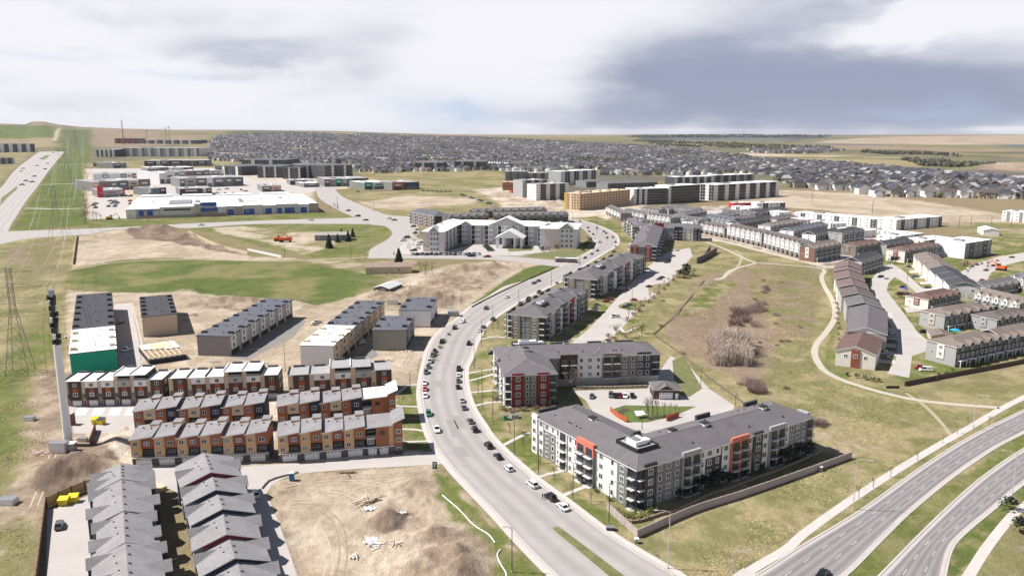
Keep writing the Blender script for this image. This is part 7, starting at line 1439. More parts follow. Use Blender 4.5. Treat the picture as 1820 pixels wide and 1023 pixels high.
def pylon(base, top, w, label, sc=1.0):
    p = G(*base); h = hz(base[1], top); r = thing('pylon', label, 'pylon', (p.x, p.y, 0), .25); L = MB(); t = .095*sc; q = []
    for sx in (-1, 1):
        for sy in (-1, 1): MB().tube((sx*w, sy*w, 0), (sx*w*.22, sy*w*.22, h*.62), t, t*.8, PYL, 4).tube((sx*w*.22, sy*w*.22, h*.62), (sx*w*.2, sy*w*.2, h), t*.8, t*.6, PYL, 4).build('leg', r)
    zs = [0, .2, .36, .5, .62, .74, .86, 1.0]; wd = lambda k: w*(1-.78*min(1, k/.62)) if k < .62 else w*.21
    for a, b in zip(zs, zs[1:]):
        for (ux, uy, vx, vy) in ((-1,-1,1,-1), (1,-1,1,1), (1,1,-1,1), (-1,1,-1,-1)):
            L.tube((ux*wd(a), uy*wd(a), a*h), (vx*wd(b), vy*wd(b), b*h), t*.5, t*.5, PYL, 3, False); L.tube((vx*wd(a), vy*wd(a), a*h), (ux*wd(b), uy*wd(b), b*h), t*.5, t*.5, PYL, 3, False)
    L.build('lattice', r); ends = []
    for k, (z, l) in enumerate(((.66, .24), (.81, .29), (.95, .22))):
        c = MB(); l *= h*.9; c.tube((-l, 0, z*h), (l, 0, z*h), t*.7, t*.7, PYL, 4); c.tube((-l, 0, z*h), (0, 0, z*h+h*.035), t*.5, t*.5, PYL, 3); c.tube((l, 0, z*h), (0, 0, z*h+h*.035), t*.5, t*.5, PYL, 3); c.build('cross_arm', r); ends += [(-l, z*h), (l, z*h)]
    ca, sa = math.cos(.25), math.sin(.25); return [Vector((p.x+ca*x, p.y+sa*x, p.z+z-1.0)) for x, z in ends]
e1 = pylon((37, 662), 474, 4.4, 'dark lattice power pylon on the left edge of the grassy corridor', 1.25)
pl = [e1, pylon((104, 428), 330, 7, 'second power pylon, beside the big graded field', 1.3), pylon((122, 334), 262, 9, 'third power pylon over the green corridor strips', 1.6), pylon((138, 285), 232, 12, 'fourth power pylon, small on the far corridor', 2.0)]
WIRE = mat('wire', (.35, .35, .36), .5, .0); wr = []
e0 = [v+Vector((-62, -190, 4)) for v in e1]
for si, (A_, B2) in enumerate(zip([e0]+pl, pl)):
    for wi_, (a, b) in enumerate(zip(A_, B2)):
        q = MB(); n = 12; sag = (a-b).length*.03; pts_ = [a.lerp(b, k/n)-Vector((0, 0, sag*4*(k/n)*(1-k/n))) for k in range(n+1)]; rr_ = .028+.00008*(a.y+b.y)/2
        for u, v in zip(pts_, pts_[1:]): q.tube(u, v, rr_, rr_, WIRE, 3, False)
        tag(q.build('power_line'), '%s %s power wire %s' % (('lowest', 'middle', 'upper')[wi_//2], ('left', 'right')[wi_ % 2], ('coming towards the camera from the nearest pylon', 'between nearest and second pylon', 'between second and third pylon', 'between third and fourth pylon')[si]), 'power line', 'power wires over the corridor')
p = G(220, 258); r = thing('tower_crane', 'red and white tower crane above the unfinished red building', 'tower crane', tuple(p), .3); rc = mat('crane_red', (.42, .07, .05), .6, .05); hh = (258-216)/AB(258)[1]*100*1.0*(p.y/(AB(258)[0]/AB(258)[1]*100))
for sx in (-2.2, 2.2):
    for sy in (-2.2, 2.2): MB().tube((sx, sy, 0), (sx, sy, hh), .9, .9, rc, 4).build('mast_leg', r)
q = MB()
for k in range(14): z = hh*k/14; q.tube((-2.2, -2.2, z), (2.2, -2.2, z+hh/14), .5, .5, rc, 3, False).tube((2.2, 2.2, z), (-2.2, 2.2, z+hh/14), .5, .5, rc, 3, False)
q.build('lattice', r); MB().tube((0, 0, hh*.86), (-14, 60, hh*1.02), 1.6, .8, rc, 4).build('jib', r); MB().tube((0, 0, hh*.86), (6, -24, hh*.86), 1.8, 1.4, METAL, 4).build('counter_jib', r); MB().tube((0, 0, hh), (0, 0, hh*1.12), 1.4, .5, METAL, 4).build('apex', r)
for k, (px, t, lab) in enumerate((((262,256),233,'thin far mast right of the tower crane'), ((302,252),226,'far dark tower on the skyline'), ((296,252),228,'far stack on the skyline'))):
    p = G(*px); o = thing('far_mast', lab, 'mast', tuple(p)); MB().tube((0, 0, 0), (0, 0, (px[1]-t)*p.y/1400), 2.4, 1.6, METAL, 5).build('pole', o); MB().box(-6, -6, (px[1]-t)*p.y/1500, 6, 6, (px[1]-t)*p.y/1450, DARKT).build('platform', o)
# ------------------------------------------------------------------ fences and walls
def fence(name, label, pts_, h, step, panel_m, post_m, cat='fence', thick=.12, proud=.08, pw=.22, slats=0):
    c = catmull([tuple(G(*q))[:2] for q in pts_], 400) if len(pts_) > 2 else np.array([np.array(tuple(G(*pts_[0]))[:2])*(1-t)+np.array(tuple(G(*pts_[1]))[:2])*t for t in np.linspace(0, 1, 100)])
    d = np.concatenate([[0], np.cumsum(np.hypot(*np.diff(c, axis=0).T))]); n = max(1, round(d[-1]/step)); S = np.linspace(0, d[-1], n+1); X = np.interp(S, d, c[:, 0]); Y = np.interp(S, d, c[:, 1]); r = thing(name, label, cat, (X[0], Y[0], 0))
    pm = MB().box(-pw/2, -pw/2, 0, pw/2, pw/2, h+.15, post_m).mesh('post')
    pan = MB(); s = d[-1]/n
    if slats:
        for k in range(slats): pan.box(pw/2+.01, -thick/2+(k % 2)*.02, .08+k*(h-.1)/slats, s-pw/2-.01, thick/2, .06+(k+1)*(h-.1)/slats-.01, panel_m)
    else: pan.box(pw/2, -thick/2, .05, s-pw/2, thick/2, h-.1, panel_m); pan.box(pw/2, -thick/2-.04, h-.098, s-pw/2, thick/2+.04, h, panel_m)
    pan = pan.mesh('panel')
    for k in range(n):
        a = math.atan2(Y[k+1]-Y[k], X[k+1]-X[k]); put('post', pm, r, (X[k]-X[0], Y[k]-Y[0], 0), a); put('panel', pan, r, (X[k]-X[0], Y[k]-Y[0], 0), a)
    put('post', pm, r, (X[n]-X[0], Y[n]-Y[0], 0)); return r
FB = mat('fence_beige', (.40, .335, .325), .85, .08, .6); FBR = mat('fence_brown', (.095, .062, .055), .85, .1, .6); FW = mat('fence_wood', (.42, .29, .16), .85, .18, .8); FRED = mat('fence_red_brown', (.19, .095, .075), .85, .12, .8); SILT = mat('silt_cloth', (.05, .045, .04), .9, .1, .5)
fence('fence', 'beige panel fence between the large L-shaped block and the verge', [(1079,906),(1133,955)], 2.2, 2.6, FB, FB); fence('fence', 'long beige panel fence below the shaded side of the large block', [(1133,955),(1230,912),(1320,883),(1420,848),(1513,814)], 2.2, 2.6, FB, FB)
fence('boundary_wall', 'long dark brown boundary wall under the taupe town houses', [(1608,686),(1700,668),(1820,645),(1960,615)], 2.0, 3.0, FBR, FBR, 'wall'); fence('fence', 'tall light timber fence behind the yellow bins', [(84,902),(120,885),(174,864)], 3.2, 3.6, FW, FBR, slats=6)
fence('fence', 'red-brown timber fence along the left side of the yard', [(82,902),(76,950),(66,1030),(52,1120)], 2.6, 3.0, FRED, FRED); fence('fence', 'short brown fence piece beside the mast base', [(126,756),(134,752)], 4.0, 2.2, FRED, FRED); fence('fence', 'brown fence before the mast compound, near the earth', [(160,793),(170,764)], 2.6, 2.4, FRED, FRED)
mat('fence_weathered', (.17, .13, .10), .9, .2, .5)
fence('silt_fence', 'low dark silt fence along the kerb above the earth heaps', [(838,546),(872,528),(925,503),(985,476)], .7, 3.0, MATS['fence_weathered'], SILT, thick=.06, pw=.12); fence('silt_fence', 'low dark silt fence round the corner of the dirt lot', [(466,868),(482,853),(530,840)], .5, 2.5, MATS['fence_weathered'], SILT, thick=.06, pw=.12)
fence('fence', 'pale barrier along the left edge of the graded field', [(130,470),(137,420)], 2.4, 5, W_TAN, W_TAN); fence('fence', 'long pale snow fence at the right edge of the graded field', [(335,414),(385,437),(440,452)], 2.6, 6, W_TAN, W_TAN, thick=.08); fence('fence', 'white barrier line above the green field', [(440,445),(500,458)], 2.0, 6, W_WRAP, W_WRAP)
fence('fence', 'dark thin fence on the ravine side of the dry slope', [(1161,595),(1200,560),(1235,520),(1252,498)], .55, 4, mat('fence_weathered', (.17, .13, .10), .9, .2, .5), SILT, thick=.05, pw=.1); fence('fence', 'dark fence along the ravine edge of the courtyard drive', [(1165,598),(1210,630),(1260,672),(1320,716)], .8, 3, MATS['fence_weathered'], SILT, thick=.06, pw=.1)
fence('fence', 'small dark railing beside the path under the shrubs', [(1575,690),(1598,690)], 1.1, 2, DARKT, DARKT, thick=.04, pw=.08)
ORG = mat('cedar_orange', (.45, .115, .045), .8, .1, .8)
fence('screen_wall', 'orange timber screen curving left of the courtyard lawn', [(1085,731),(1098,742),(1114,750)], 1.9, 1.6, ORG, ORG, 'screen', slats=5); fence('screen_wall', 'short orange timber screen right of the courtyard lawn', [(1185,748),(1206,740)], 2.0, 1.6, ORG, ORG, 'screen', slats=5)
RET = mat('retaining_stone', (.26, .215, .18), .9, .2, .8)
fence('retaining_wall', 'low tan garden wall between block and beige fence', [(1089,905),(1122,929),(1175,915),(1210,905),(1262,880),(1300,868),(1345,850),(1380,838),(1440,812),(1466,800)], .8, 1.8, RET, RET, 'wall', .35, pw=.4); fence('retaining_wall', 'low tan retaining wall before the brown facade of the courtyard', [(1025,690),(1080,690),(1150,688)], 1.0, 2.0, mat('retaining_pale', (.45, .38, .31), .9, .1, .6), RET, 'wall', .35, pw=.36)
fence('retaining_wall', 'dark stone retaining wall at the top end of the car park', [(1238,468),(1250,462),(1262,445)], 4.5, 3, mat('stone_dark', (.10, .075, .07), .9, .3, .8), RET, 'wall', .8, pw=.8); fence('retaining_wall', 'second dark stone wall on the dry hillock', [(1250,463),(1273,449)], 4.5, 3, MATS['stone_dark'], RET, 'wall', .8, pw=.8)
# ------------------------------------------------------------------ bins, toilet, sign, debris on the dirt lot
YEL = mat('bin_yellow', (.62, .50, .015), .5, .05)
for px, rz, lab in (((114,896),.15,'yellow bin by the timber fence, left of the pair'),((131,891),.2,'yellow bin by the timber fence, right of the pair'),((170,752),.5,'yellow bin on the yard, left of the pair'),((180,753),-.2,'yellow bin with black lid on the yard, right of the pair')):
    p = P(*px); o = thing('waste_bin', lab, 'bin', (p.x, p.y, .02), rz); b = MB(); b.face([(-1.1,-.9,0),(1.1,-.9,0),(1.3,-1.1,1.7),(-1.3,-1.1,1.7)], YEL).face([(1.1,-.9,0),(1.1,.9,0),(1.3,1.0,2.2),(1.3,-1.1,1.7)], YEL).face([(1.1,.9,0),(-1.1,.9,0),(-1.3,1.0,2.2),(1.3,1.0,2.2)], YEL).face([(-1.1,.9,0),(-1.1,-.9,0),(-1.3,-1.1,1.7),(-1.3,1.0,2.2)], YEL).build('body', o)
    MB().face([(-1.35,-1.15,1.72),(1.35,-1.15,1.72),(1.35,1.05,2.22),(-1.35,1.05,2.22)], YEL if 'black' not in lab else DARKT).face([(-1.35,-1.15,1.6),(-1.35,1.05,2.1),(1.35,1.05,2.1),(1.35,-1.15,1.6)], DARKT).build('lid', o)
p = P(519, 853); o = thing('portable_toilet', 'blue portable toilet at the corner of the dirt lot', 'portable toilet', (p.x, p.y, .02), .1); bl = mat('toilet_blue', (.02, .13, .36), .5, .04); MB().box(-.65, -.65, 0, .65, .65, 2.3, bl).build('body', o); MB().gable(-.68, -.68, .68, .68, 2.3, .25, .03, TRIM, TRIM, 'y', .05).build('roof', o); MB().box(-.42, -.70, .1, .42, -.652, 2.1, mat('toilet_door', (.03, .18, .45), .5, .0)).build('door', o)
p = P(773, 836); o = thing('sign_board', 'green development sign board on two posts at the street corner', 'sign', (p.x, p.y, 0), -.2); MB().box(-.75, -.06, .6, .75, .06, 2.9, mat('sign_green', (.015, .085, .06), .5, .0)).build('board', o)
for s in (-.65, .65): MB().box(s-.06, -.05, -.1, s+.06, .05, .6, W_LUMB).build('post', o)
MB().box(-.5, -.07, 2.2, .5, -.062, 2.45, TRIM).build('printed_band', o); MB().box(-.45, -.07, 1.3, .1, -.062, 1.42, TRIM).build('printed_band', o); MB().box(-.45, -.07, 1.6, .3, -.062, 1.75, TRIM).build('printed_band', o)
random.seed(8)
def heap_z(x, y):
    z = 0
    for (p_, rx, ry, h) in HEAPS:
        c = G(*p_); q = ((x-c.x)/rx)**2+((y-c.y)/ry)**2; z += h*math.exp(-q*1.3)*1.0 if q < 6 else 0
    return z
def plank_pile(name, label, px, n, spread, lmax, mats_, cat, ang=.4):
    p = P(*px); p.z = heap_z(p.x, p.y); o = thing(name, label, cat, tuple(p))
    for k in range(n):
        l = random.uniform(.4, 1)*lmax; me = MB().box(-l/2, -.12, 0, l/2, .12, .1, random.choice(mats_)).mesh('board'); b = put('board', me, o, (random.gauss(0, spread), random.gauss(0, spread*.6), .1+k*.04), ang+random.gauss(0, .35)); b.rotation_euler = (random.uniform(-.1, .1), random.uniform(-.12, .12), ang+random.gauss(0, .4))
wl = [W_LUMB, W_WRAP, W_TAN, W_LUMB]
plank_pile('timber_pile', 'pile of pale boards and planks in the middle of the dirt lot', (652, 890), 26, 1.6, 6.5, wl, 'timber pile', .5); plank_pile('timber_pile', 'heap of white broken lumber low on the dirt lot', (668, 970), 22, 1.3, 2.6, [W_WRAP, W_WRAP, W_LUMB], 'timber pile', .2); plank_pile('timber_pile', 'heap of jumbled light lumber right of the white one', (700, 970), 22, 1.2, 2.0, wl, 'timber pile', 1.0); plank_pile('timber_pile', 'small upright stack of dark and pale wood on the dirt lot', (630, 990), 12, .6, 1.8, [W_LUMB, DARKT, W_WRAP], 'timber pile', 1.4)
plank_pile('timber_pile', 'long dark beams lying at the top edge of the dirt lot', (622, 840), 5, .8, 7, [FBR], 'timber pile', .1); plank_pile('timber_pile', 'scattered orange and white rubble at the mast foot', (88, 806), 16, 2.0, 1.8, [ORG, W_WRAP, W_LUMB], 'rubble', .2); plank_pile('timber_pile', 'stacked lumber beside the grey finished row', (378, 642), 18, 2.4, 4, wl, 'timber pile', .2); plank_pile('timber_pile', 'lumber piles beside the floor frame', (340, 560), 16, 2.2, 4, [W_LUMB, DARKT, FBR], 'timber pile', .1); plank_pile('timber_pile', 'orange netting and boards between the two gabled rows', (296, 1000), 14, .9, 2.2, [ORG, ORG, W_LUMB], 'rubble', 1.2); plank_pile('timber_pile', 'orange bags beside the second-row end house', (714, 707), 9, .7, 1.4, [ORG, W_WRAP], 'rubble', .2)
for k, (px, n, lm, ms, lab) in enumerate((((300, 555), 14, 4, [W_LUMB, FBR], 'lumber stack beside the bare tan sheathed end'), ((470, 645), 12, 3.5, [W_LUMB, W_WRAP], 'board pile on the dirt below the grey finished row'), ((450, 622), 10, 3, [W_LUMB, METAL], 'small material pile beside the dark paved strip'), ((560, 578), 12, 3, [METAL, W_LUMB, DARKT], 'jumble of site gear above the white front roofs'), ((690, 640), 12, 4, [W_LUMB, W_OSB], 'stack of joists below the sage blocks'), ((720, 625), 10, 3, [W_LUMB, W_WRAP], 'pale boards right of the sage blocks'), ((745, 610), 9, 3, [FBR, W_LUMB], 'brown boards near the left kerb'), ((240, 655), 9, 2.4, [W_WRAP, W_LUMB], 'white scraps at the end of the site lane'), ((118, 600), 12, 3, [W_LUMB, FBR, W_WRAP], 'scrap heap left of the green wrapped end'), ((850, 512), 12, 5, [FBR, DARKT], 'dark beams lying on the earth heap'), ((690, 488), 12, 3, [DARKT, FBR, W_LUMB], 'dark rubble before the derelict bungalow'), ((800, 546), 10, 3, [W_WRAP, METAL], 'pale scraps by the site office'))): plank_pile('material_pile', lab, px, n, 1.6, lm, ms, 'material pile', .3+k)
for px, s, lab in (((657,905),1.6,'white plastic sheet heap beside the long boards'),((665,962),2.2,'crumpled white sheeting above the lumber heap'),((713,917),1.2,'white sheet on the dark soil mound')):
    p = P(*px); p.z = heap_z(p.x, p.y); q = MB(); n = 7
    for i in range(n):
        for j in range(n):
            f_ = lambda a, b: ((a/n-.5)*2*s+.25*math.sin(b*1.7), (b/n-.5)*1.3*s+.2*math.cos(a*2.1), .25+.22*math.sin(a*2.3+b*1.1)+.2*math.cos(b*2.7))
            q.face([f_(i, j), f_(i+1, j), f_(i+1, j+1), f_(i, j+1)], W_WRAP)
    tag(q.build('plastic_sheet', None, tuple(p)), lab, 'plastic sheet')
q = MB(); c = edge_line([(786,880),(815,905),(842,933),(868,950),(880,965)], 40)
for u, v in zip(c, c[1:]): q.tube((u[0], u[1], .2+heap_z(*u)), (v[0], v[1], .2+heap_z(*v)), .16, .16, W_WRAP, 6, False)
tag(q.build('filter_sock'), 'white filter tube snaking down the grass strip, upper length', 'filter tube'); q = MB(); c = edge_line([(889,977),(884,987),(890,1003),(899,1018),(902,1035)], 30)
for u, v in zip(c, c[1:]): q.tube((u[0], u[1], .2), (v[0], v[1], .2), .17, .17, W_WRAP, 6, False)
tag(q.build('filter_sock'), 'white filter tube at the bottom of the grass strip, lower length', 'filter tube')
p = P(275, 872); o = thing('timber_deck', 'small timber deck between the two rows of gabled houses', 'deck', (p.x, p.y, .02), -.45)
for k in range(9): MB().box(-2.2, -2.5+k*.55, 1.0, 2.2, -2.5+k*.55+.5, 1.12, W_LUMB).build('plank', o)
for s in (-2.1, 2.1): MB().box(s-.1, -2.5, 0, s+.1, 2.4, 1.0, W_LUMB).build('post', o)
# drive slabs in front of the first white-roofed block
for k in range(5):
    x = 132+k*29.5; lot('driveway', [(x, 738), (x+20, 737), (x+26, 724.5), (x+7, 725)], .02, mat('drive_white', (.60, .58, .56), .8, .06, .3), 'pale concrete driveway slab, %s from the mast' % ORD[k])
# swimming pool-blue canopy and play frame
p = P(1697, 594); o = thing('canopy', 'bright blue round canopy behind the tan-roofed garage', 'canopy', (p.x, p.y, 0)); cm = mat('canopy_blue', (.03, .33, .55), .5, .04); q = MB()
for k in range(8): a, b = k*.785, (k+1)*.785; q.face([(2.6*math.cos(a), 2.6*math.sin(a), 2.3), (2.6*math.cos(b), 2.6*math.sin(b), 2.3), (0, 0, 3.3)], cm).face([(2.6*math.cos(b), 2.6*math.sin(b), 2.2), (2.6*math.cos(a), 2.6*math.sin(a), 2.2), (0, 0, 3.2)], cm)
q.build('cloth', o); MB().tube((0, 0, 0), (0, 0, 3.2), .08, .08, METAL, 5).build('pole', o)
p = P(1608, 523); o = thing('play_frame', 'small blue and pink playground frame on its lawn', 'playground', (p.x, p.y, 0), .4); MB().box(-1.2, -1.2, 1.6, 1.2, 1.2, 1.8, PAINTS['pink']).build('deck', o); MB().hip(-1.2, -1.2, 1.2, 1.2, 3.6, 1.2, .2, mat('play_blue', (.05, .05, .45), .5, .0)).build('roof', o); MB().face([(1.2, -.4, 1.7), (1.2, .4, 1.7), (3.8, .4, .3), (3.8, -.4, .3)], PAINTS['blue']).face([(1.2, .4, 1.62), (1.2, -.4, 1.62), (3.8, -.4, .22), (3.8, .4, .22)], PAINTS['blue']).build('slide', o)
for sx in (-1.1, 1.1):
    for sy in (-1.1, 1.1): MB().box(sx-.08, sy-.08, 0, sx+.08, sy+.08, 3.6, METAL).build('post', o)
p = P(1137, 742); o = thing('bench_shelter', 'white tilted shade sail on the courtyard lawn', 'shade sail', (p.x, p.y, .12), .3); MB().face([(-1.8, -1.2, 1.2), (1.8, -1.0, 1.4), (1.9, 1.3, 2.0), (-1.7, 1.2, 2.2)], TRIM).face([(-1.7, 1.2, 2.15), (1.9, 1.3, 1.95), (1.8, -1.0, 1.35), (-1.8, -1.2, 1.15)], TRIM).build('sail', o)
for x, y, z in ((-1.75, -1.15, 1.2), (1.75, -.95, 1.38), (1.85, 1.25, 1.98), (-1.65, 1.15, 2.15)): MB().tube((x, y, 0), (x, y, z), .06, .06, METAL, 5).build('pole', o)
# ------------------------------------------------------------------ two people beside the parked cars
SKIN = mat('skin', (.42, .26, .19), .6, .0); CLOTH = mat('black_clothes', (.015, .015, .018), .9, .0); HAIR = mat('dark_hair', (.02, .014, .01), .8, .0)
def person(px, rz, label, lean=0.0):
    p = P(*px); J = [(0,0,.98),(0,.0,1.2),(0,-.02*lean,1.42),(0,-.05*lean,1.55),(0,-.07*lean,1.70), (-.10,0,.93),(-.12,.02,.5),(-.12,.05,.08),(-.12,-.12,.04), (.10,0,.93),(.13,-.1,.5),(.13,-.05,.08),(.13,-.22,.04), (-.20,0,1.40),(-.27,-.03,1.12),(-.25,-.22*max(lean,.4),.92), (.20,0,1.40),(.28,-.05,1.12),(.25,-.30*max(lean,.4),.96)]
    E = [(0,1),(1,2),(2,3),(3,4),(0,5),(5,6),(6,7),(7,8),(0,9),(9,10),(10,11),(11,12),(2,13),(13,14),(14,15),(2,16),(16,17),(17,18)]
    RD = [.16,.15,.17,.06,.105,.10,.075,.05,.045,.10,.075,.05,.045,.075,.055,.04,.075,.055,.04]
    me = bpy.data.meshes.new('person'); me.from_pydata(J, E, []); o = put('person', me, None, (p.x, p.y, .02), rz); o.modifiers.new('skin', 'SKIN'); o.modifiers.new('sub', 'SUBSURF').levels = 1
    for v, r_ in zip(me.skin_vertices[0].data, RD): v.radius = (r_, r_)
    me.skin_vertices[0].data[0].use_root = True
    dg = bpy.context.evaluated_depsgraph_get(); m2 = bpy.data.meshes.new_from_object(o.evaluated_get(dg)); o.modifiers.clear(); o.data = m2; m2.materials.clear()
    for m in (CLOTH, SKIN): m2.materials.append(m)
    for f in m2.polygons: f.material_index = 1 if f.center.z > 1.54 else 0; f.use_smooth = True
    tag(o, label, 'person'); h = MB(); n = 8
    for i in range(3):
        for k in range(n):
            a, b, u, v = k*math.tau/n, (k+1)*math.tau/n, i*.5, (i+1)*.5; f_ = lambda t, e: (.115*math.cos(t)*math.cos(e), .02-.07*lean+.125*math.sin(t)*math.cos(e), 1.70+.12*math.sin(e)); h.face([f_(a, u), f_(b, u), f_(b, v), f_(a, v)], HAIR)
    h.build('hair', o)
person((964, 886), 1.2, 'person in black standing in the road beside the black parked car', .5); person((1011, 905), -2.2, 'person in black bending at the rear of the white parked sedan', 1.6)
# ------------------------------------------------------------------ trees and shrubs
BARK = mat('bark', (.10, .078, .062), .95, .2, 1.0); BARE = mat('bare_twig', (.25, .19, .155), .95, .2, 1.0); STRAW = mat('straw_stem', (.50, .415, .355), .95, .25, .6); MAUVE = mat('mauve_twig', (.26, .185, .165), .95, .25, .8)
NEEDLE = mat('needle_green', (.022, .036, .020), .95, .35, .8); NEEDLE2 = mat('needle_dark', (.014, .024, .015), .95, .35, .8); LEAFY = mat('leaf_yellow_green', (.20, .20, .045), .9, .35, .8); LEAFG = mat('leaf_green', (.075, .10, .03), .9, .35, .8); RUSTL = mat('leaf_rust', (.16, .075, .045), .9, .3, .8)
def spruce_mesh(seed, h=1.0):
    rg = random.Random(seed); c = MB(); n = 15
    for k in range(n):
        z = .08+.88*k/n; r = .21*(1-z)**.85+.015; m = 8
        for j in range(m):
            a = (j+rg.random()*.8)*math.tau/m; l = r*rg.uniform(.7, 1.2); d = .06+.06*rg.random()
            p = (l*math.cos(a), l*math.sin(a), z-d*.6); t = (0, 0, z+d*.9); u = .09*(1-z)+.03
            q = (l*.6*math.cos(a)-u*math.sin(a), l*.6*math.sin(a)+u*math.cos(a), z); s = (l*.6*math.cos(a)+u*math.sin(a), l*.6*math.sin(a)-u*math.cos(a), z)
            mm = NEEDLE if rg.random() < .6 else NEEDLE2; c.face([p, q, t], mm); c.face([s, p, t], mm)
    return c.mesh('crown'), MB().tube((0, 0, 0), (0, 0, .9), .022, .006, BARK, 5).mesh('trunk')
def bare_mesh(seed, spread=.42, depth=4, m=BARE, base=.3):
    rg = random.Random(seed); c = MB()
    def grow(p, d, l, r, k):
        q = p+d*l; c.tube(p, q, r, r*.62, m, 3, False)
        if k == 0: return
        for _ in range(3 if k > 1 else 2):
            e = (d+Vector((rg.gauss(0, spread), rg.gauss(0, spread), rg.gauss(.1, .18)))).normalized(); grow(p+d*l*rg.uniform(.55, 1), e, l*rg.uniform(.55, .8), r*.58, k-1)
    for _ in range(4): 
        d = Vector((rg.gauss(0, spread*.9), rg.gauss(0, spread*.9), 1)).normalized(); grow(Vector((0, 0, base*rg.uniform(.8, 1.1))), d, .27, .012, depth-1)
    return c.mesh('crown'), MB().tube((0, 0, 0), (0, 0, base*1.15), .02, .014, BARK, 5).mesh('trunk')
def leaf_mesh(seed, mats_, n=150, flat=.75, size=.17):
    rg = random.Random(seed); c = MB(); lobes = [(Vector((rg.gauss(0, .22), rg.gauss(0, .22), rg.uniform(.35, .75)*flat)), rg.uniform(.2, .36)) for _ in range(6)]
    for _ in range(n):
        o_, r = rg.choice(lobes); v = Vector((rg.gauss(0, 1), rg.gauss(0, 1), rg.gauss(0, .8))).normalized()*r*rg.uniform(.6, 1.05); p = o_+v; p.z = max(p.z, .02)
        a = Vector((rg.gauss(0, 1), rg.gauss(0, 1), rg.gauss(0, 1))).normalized(); b = a.cross(Vector((rg.random(), rg.random(), 1))).normalized(); s = size*rg.uniform(.5, 1.1)
        c.face([p-a*s*.5, p+b*s*.5, p+a*s*.5, p-b*s*.5], rg.choice(mats_))
    return c.mesh('foliage'), MB().tube((0, 0, 0), (0, 0, .4), .03, .015, BARK, 4).mesh('stem')
def twig_mesh(seed, m_, n=60, h=1.0, w=.45):
    rg = random.Random(seed); c = MB()
    for _ in range(n):
        a = rg.uniform(0, math.tau); r = w*math.sqrt(rg.random()); x, y = r*math.cos(a), r*math.sin(a); l = h*rg.uniform(.55, 1)*(1-.35*r/w); k = rg.uniform(.0, .2)
        p = Vector((x*.85, y*.85, 0)); q = Vector((x*(1+k), y*(1+k), l)); c.tube(p, q, .012, .004, m_, 3, False)
        for _ in range(2): t = rg.uniform(.4, .9); s = p.lerp(q, t); c.tube(s, s+Vector((rg.gauss(0, .1), rg.gauss(0, .1), .16*h)), .007, .003, m_, 3, False)
    return c.mesh('twigs'), MB().tube((0, 0, 0), (0, 0, .12), .05, .03, BARK, 5).mesh('stem')
KIND = {'spruce': ('spruce_tree', 'tree', [spruce_mesh(k) for k in range(3)]), 'bare': ('bare_tree', 'tree', [bare_mesh(k) for k in range(3)]), 'sapling': ('young_tree', 'tree', [bare_mesh(10+k, .22, 4, BARE, .30) for k in range(3)]),
 'bush': ('leafy_bush', 'bush', [leaf_mesh(k, [LEAFG, NEEDLE, LEAFG]) for k in range(3)]), 'dark': ('dark_shrub', 'bush', [leaf_mesh(20+k, [NEEDLE, NEEDLE2], 190, 1.0) for k in range(3)]), 'yellow': ('yellow_bush', 'bush', [leaf_mesh(30+k, [LEAFY, LEAFY, LEAFG]) for k in range(3)]),
 'mauve': ('bare_shrub', 'bush', [twig_mesh(40+k, MAUVE, 110, .8, .6) for k in range(3)]), 'straw': ('willow_clump', 'bush', [twig_mesh(50+k, STRAW, 46, 1.0, .36) for k in range(3)]), 'rust': ('rusty_bush', 'bush', [leaf_mesh(60+k, [RUSTL, MAUVE], 130, .7) for k in range(3)]), 'aspen': ('spring_tree', 'tree', [leaf_mesh(70+k, [LEAFY, LEAFG, LEAFY], 140, 1.25, .12) for k in range(3)])}
def plant(kind, p, h, label, group=None, w=1.0):
    nm, cat, ms = KIND[kind]; a, b = ms[random.randrange(3)]; o = thing(nm, label, cat, (p.x, p.y, p.z), random.uniform(0, 6.28), group); o.scale = (h*w, h*w, h); put(a.name.split('.')[0], a, o); put(b.name.split('.')[0], b, o); return o
def plants(kind, spots, what, group, w=1.0):
    """spots: pixel of the foot and height in metres; told apart by their order from the left"""
    for k, s in enumerate(sorted(spots)):
        plant(kind, G(s[0], s[1]), s[2]*random.uniform(.9, 1.12), what+(', %s from the left' % ordn(k) if len(spots) > 1 else ''), group, w)
random.seed(44)
plants('spruce', [(585,441,13),(600,430,9),(619,429,11),(627,421,9),(607,418,8),(593,424,7)], 'dark spruce round the grey bungalow', 'spruces at the bungalow', 1.6); plants('spruce', [(709,468,13)], 'tall dark spruce behind the derelict brown bungalow', None, 1.6)
plants('bare', [(756,488,14),(768,486,12),(748,484,10),(650,462,7)], 'large bare tree beside the derelict brown bungalow', 'bare trees at the bungalow')
plants('sapling', [(1117,566,8),(1129,556,7),(1138,551,8),(1146,542,6),(1155,536,7),(1163,528,7),(1171,521,7),(1180,515,7),(1188,508,7),(1197,501,7),(1205,495,7),(1212,492,6)], 'thin young tree in the row edging the long car park', 'row of young trees along the car park')
plants('rust', [(1114,569,3),(1124,560,2.6),(1134,553,3),(1143,545,2.6),(1152,538,3),(1161,530,2.6),(1170,522,3),(1179,515,2.6),(1188,508,3),(1198,500,2.6),(1206,494,3)], 'brown bush under the young trees edging the long car park', 'bushes along the car park', 1.1)
plants('dark', [(1217,494,7),(1223,490,8),(1208,492,5)], 'dark evergreen shrub at the upper end of the tree row', 'evergreens above the car park')
plants('straw', [(1268+random.uniform(0, 60), 614+random.uniform(0, 36), random.uniform(9, 13.5)) for _ in range(40)], 'tall straw-coloured bare willow in the ravine thicket', 'willow thicket in the ravine')
